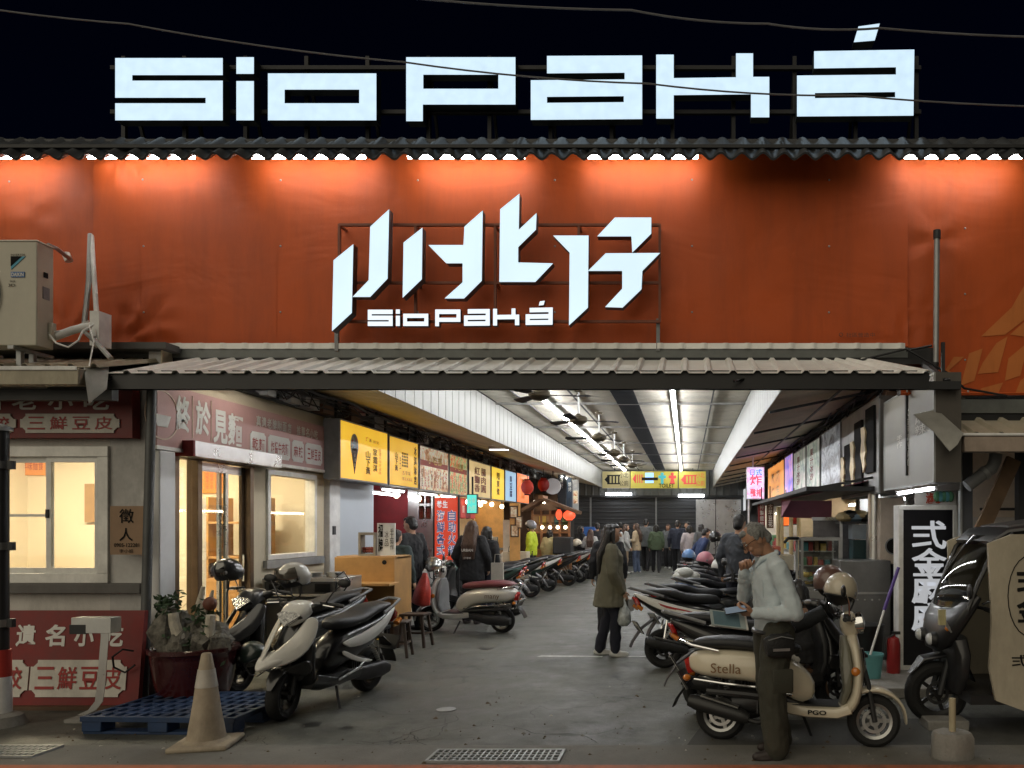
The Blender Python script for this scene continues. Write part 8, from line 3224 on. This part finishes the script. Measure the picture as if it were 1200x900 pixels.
person('person in dark green jacket half hidden behind the white menu board', px_x(464, 11.2), 11.2, 80, 1.58, cloth('dark_teal_jacket', (.03, .045, .045)), c_navy, m_shoe_d, None, 'short', voxel=.014, loose=1.2, hem=.75)
wb, wbh, wbtr = person('woman in black hoodie with long brown hair seen from behind near the red banner', px_x(553, 12.7), 12.7, 84, 1.72, c_blk, c_blk, m_shoe_d, m_hair_b, 'long', True, voxel=.012, loose=1.3, hem=.72, arms=(((-.02, .27, 1.12), (.12, .26, .95)), ((-.02, -.27, 1.12), (.12, -.24, .9))))
b = MB(root_matrix(wb))
b.text('URBAN', (-.175, .1, 1.2), YN, Z_, .2, .045, m_wht_ink, .006, .03)
b.text('crew', (-.172, .06, 1.08), YN, Z_, .12, .03, m_wht_ink, .006)
for i, s_ in enumerate(b.v):
    s_.y -= .03
b.build('back_print', wb, True)
person('dark haired companion standing just beyond the woman in black hoodie', px_x(570, 13.3), 13.3, 75, 1.62, c_blk, c_navy, m_shoe_d, None, 'bob', True, voxel=.014, loose=1.15)
b = MB(Matrix.Translation(P(583, 668, 12.7)))
b.bx(-.1, .1, -.03, .03, -.17, .12, M('canvas_tote', (.45, .42, .36), .8, bump=.2))
b.tube([(-.05, 0, .12), (-.04, 0, .26), (.04, 0, .26), (.05, 0, .12)], .008, MATS['canvas_tote'], 6)
tag(b.build('tote_bag', bevel=.01), 'pale canvas tote bag hanging beside the woman in black hoodie', 'bag')
c_hv = M('yellow_vest', (.5, .6, .03), .7, var=.15, emit=(.6, .8, .05), es=.02)
rd, rh, rtr = person('rider in bright yellow safety vest and grey helmet by the wooden kiosk', px_x(623, 19.3), 19.3, 175, 1.72, c_hv, c_blk, m_shoe_d, None, 'helmet', voxel=.014, loose=1.15)
h0 = root_matrix(rd) @ rh(0, 0, .03)
helmet(h0, 175, 'grey helmet worn by the rider in the yellow vest', paint('helmet_grey', (.2, .2, .22)), False, 0, 0, 1.02)
person('dark haired woman in black just behind the olive coat woman', px_x(713, 11.4), 11.4, 95, 1.66, c_blk, c_blk, m_shoe_d, None, 'long', True, voxel=.013, loose=1.15, hem=.75)
person('person in dark blue shirt bending between scooters below the hanging pink sign', px_x(818, 17.6), 17.6, 20, 1.6, cloth('dark_blue_shirt', (.015, .03, .09)), c_navy, m_shoe_d, None, 'short', voxel=.014, lean=18, pitch=20)

# ---- the crowd at the far end: three builds, then copies with other clothes
walk = ((.22, .1), (-.2, -.1))
pa, _, _ = person('woman in cream sweater and jeans with long brown hair facing the others', px_x(746, 25.8), 25.8, 165, 1.68, cloth('cream_sweater', (.55, .43, .28)), cloth('blue_jeans', (.09, .12, .19)), m_shoe_w, m_hair_b, 'long', True, voxel=.016, loose=1.25, hem=.78, arms=(((0, .27, 1.12), (.22, .16, 1.12)), ((-.02, -.26, 1.1), (.1, -.25, .9))), group='people at the far end of the hall')
pb, _, _ = person('person in olive green jacket and black trousers walking away', px_x(769, 26.2), 26.2, 92, 1.64, cloth('leaf_green_jacket', (.06, .085, .045)), c_blk, m_shoe_d, None, 'bob', True, feet=walk, voxel=.016, loose=1.3, hem=.8, group='people at the far end of the hall')
pc, _, _ = person('man in navy vest with grey sleeves walking away', px_x(794, 25.2), 25.2, 84, 1.78, c_navy, c_blk, m_shoe_d, None, 'short', feet=walk, voxel=.016, loose=1.2, hem=.8, group='people at the far end of the hall')
ctop = {'grey': cloth('mid_grey_jacket', (.1, .105, .105)), 'white': cloth('white_top', (.5, .5, .48)), 'tan': cloth('beige_top', (.4, .3, .2)), 'pink': cloth('pinkish_white_shirt', (.48, .42, .42)), 'yellow': cloth('pale_yellow_top', (.55, .47, .25)), 'blk': c_blk, 'navy': c_navy}
for src, px, Y, rz, s_, top, low, lab in (
    (pc, 757, 27.0, 80, 1.84, 'grey', 'blk', 'tall man in grey jacket beyond the cream sweater woman'),
    (pa, 733, 25.4, 15, 1.66, 'white', 'tan', 'woman in white top and beige trousers facing the cream sweater woman'),
    (pb, 722, 23.4, 60, 1.66, 'white', 'navy', 'person in white top at the far end, near the cart with blue crate'),
    (pc, 700, 24.4, 100, 1.7, 'blk', 'blk', 'dark dressed man beside the cart with blue crate'),
    (pa, 783, 28.4, 250, 1.66, 'grey', 'blk', 'woman in grey top facing the street in the far crowd'),
    (pc, 806, 28.4, 200, 1.74, 'tan', 'navy', 'man in beige top standing before the steel door'),
    (pb, 822, 23.2, 120, 1.66, 'grey', 'navy', 'grey dressed person near the man in beige before the steel door'),
    (pb, 808, 24.0, 100, 1.62, 'pink', 'blk', 'person in pinkish white top walking away beside the row of scooters'),
    (pc, 727, 28.6, 120, 1.72, 'blk', 'blk', 'black dressed man behind the cream sweater woman'),
    (pc, 657, 22.6, 20, 1.72, 'pink', 'navy', 'man in pinkish white shirt standing by the glowing red lantern'),
    (pb, 644, 21.0, 70, 1.52, 'yellow', 'navy', 'person in pale yellow top among the scooters before the kiosk'),
    (pa, 692, 23.6, 90, 1.5, 'white', 'blk', 'short person in white top sitting low beyond the black scooters'),
    (pb, 680, 24.6, 40, 1.6, 'blk', 'blk', 'black dressed person beyond the black delivery box')):
    tn = {pa: 'cream_sweater', pb: 'leaf_green_jacket', pc: 'navy_cloth'}[src]
    ln_ = {pa: 'blue_jeans', pb: 'black_cloth', pc: 'black_cloth'}[src]
    lw = {'blk': c_blk, 'navy': c_navy, 'tan': ctop['tan']}[low]
    o = copy_tree(src, (px_x(px, Y), Y, 0), R(rz), lab, {tn: ctop[top], ln_: lw}, s_ / 1.72)

bpy.data.scenes.remove(SCR)
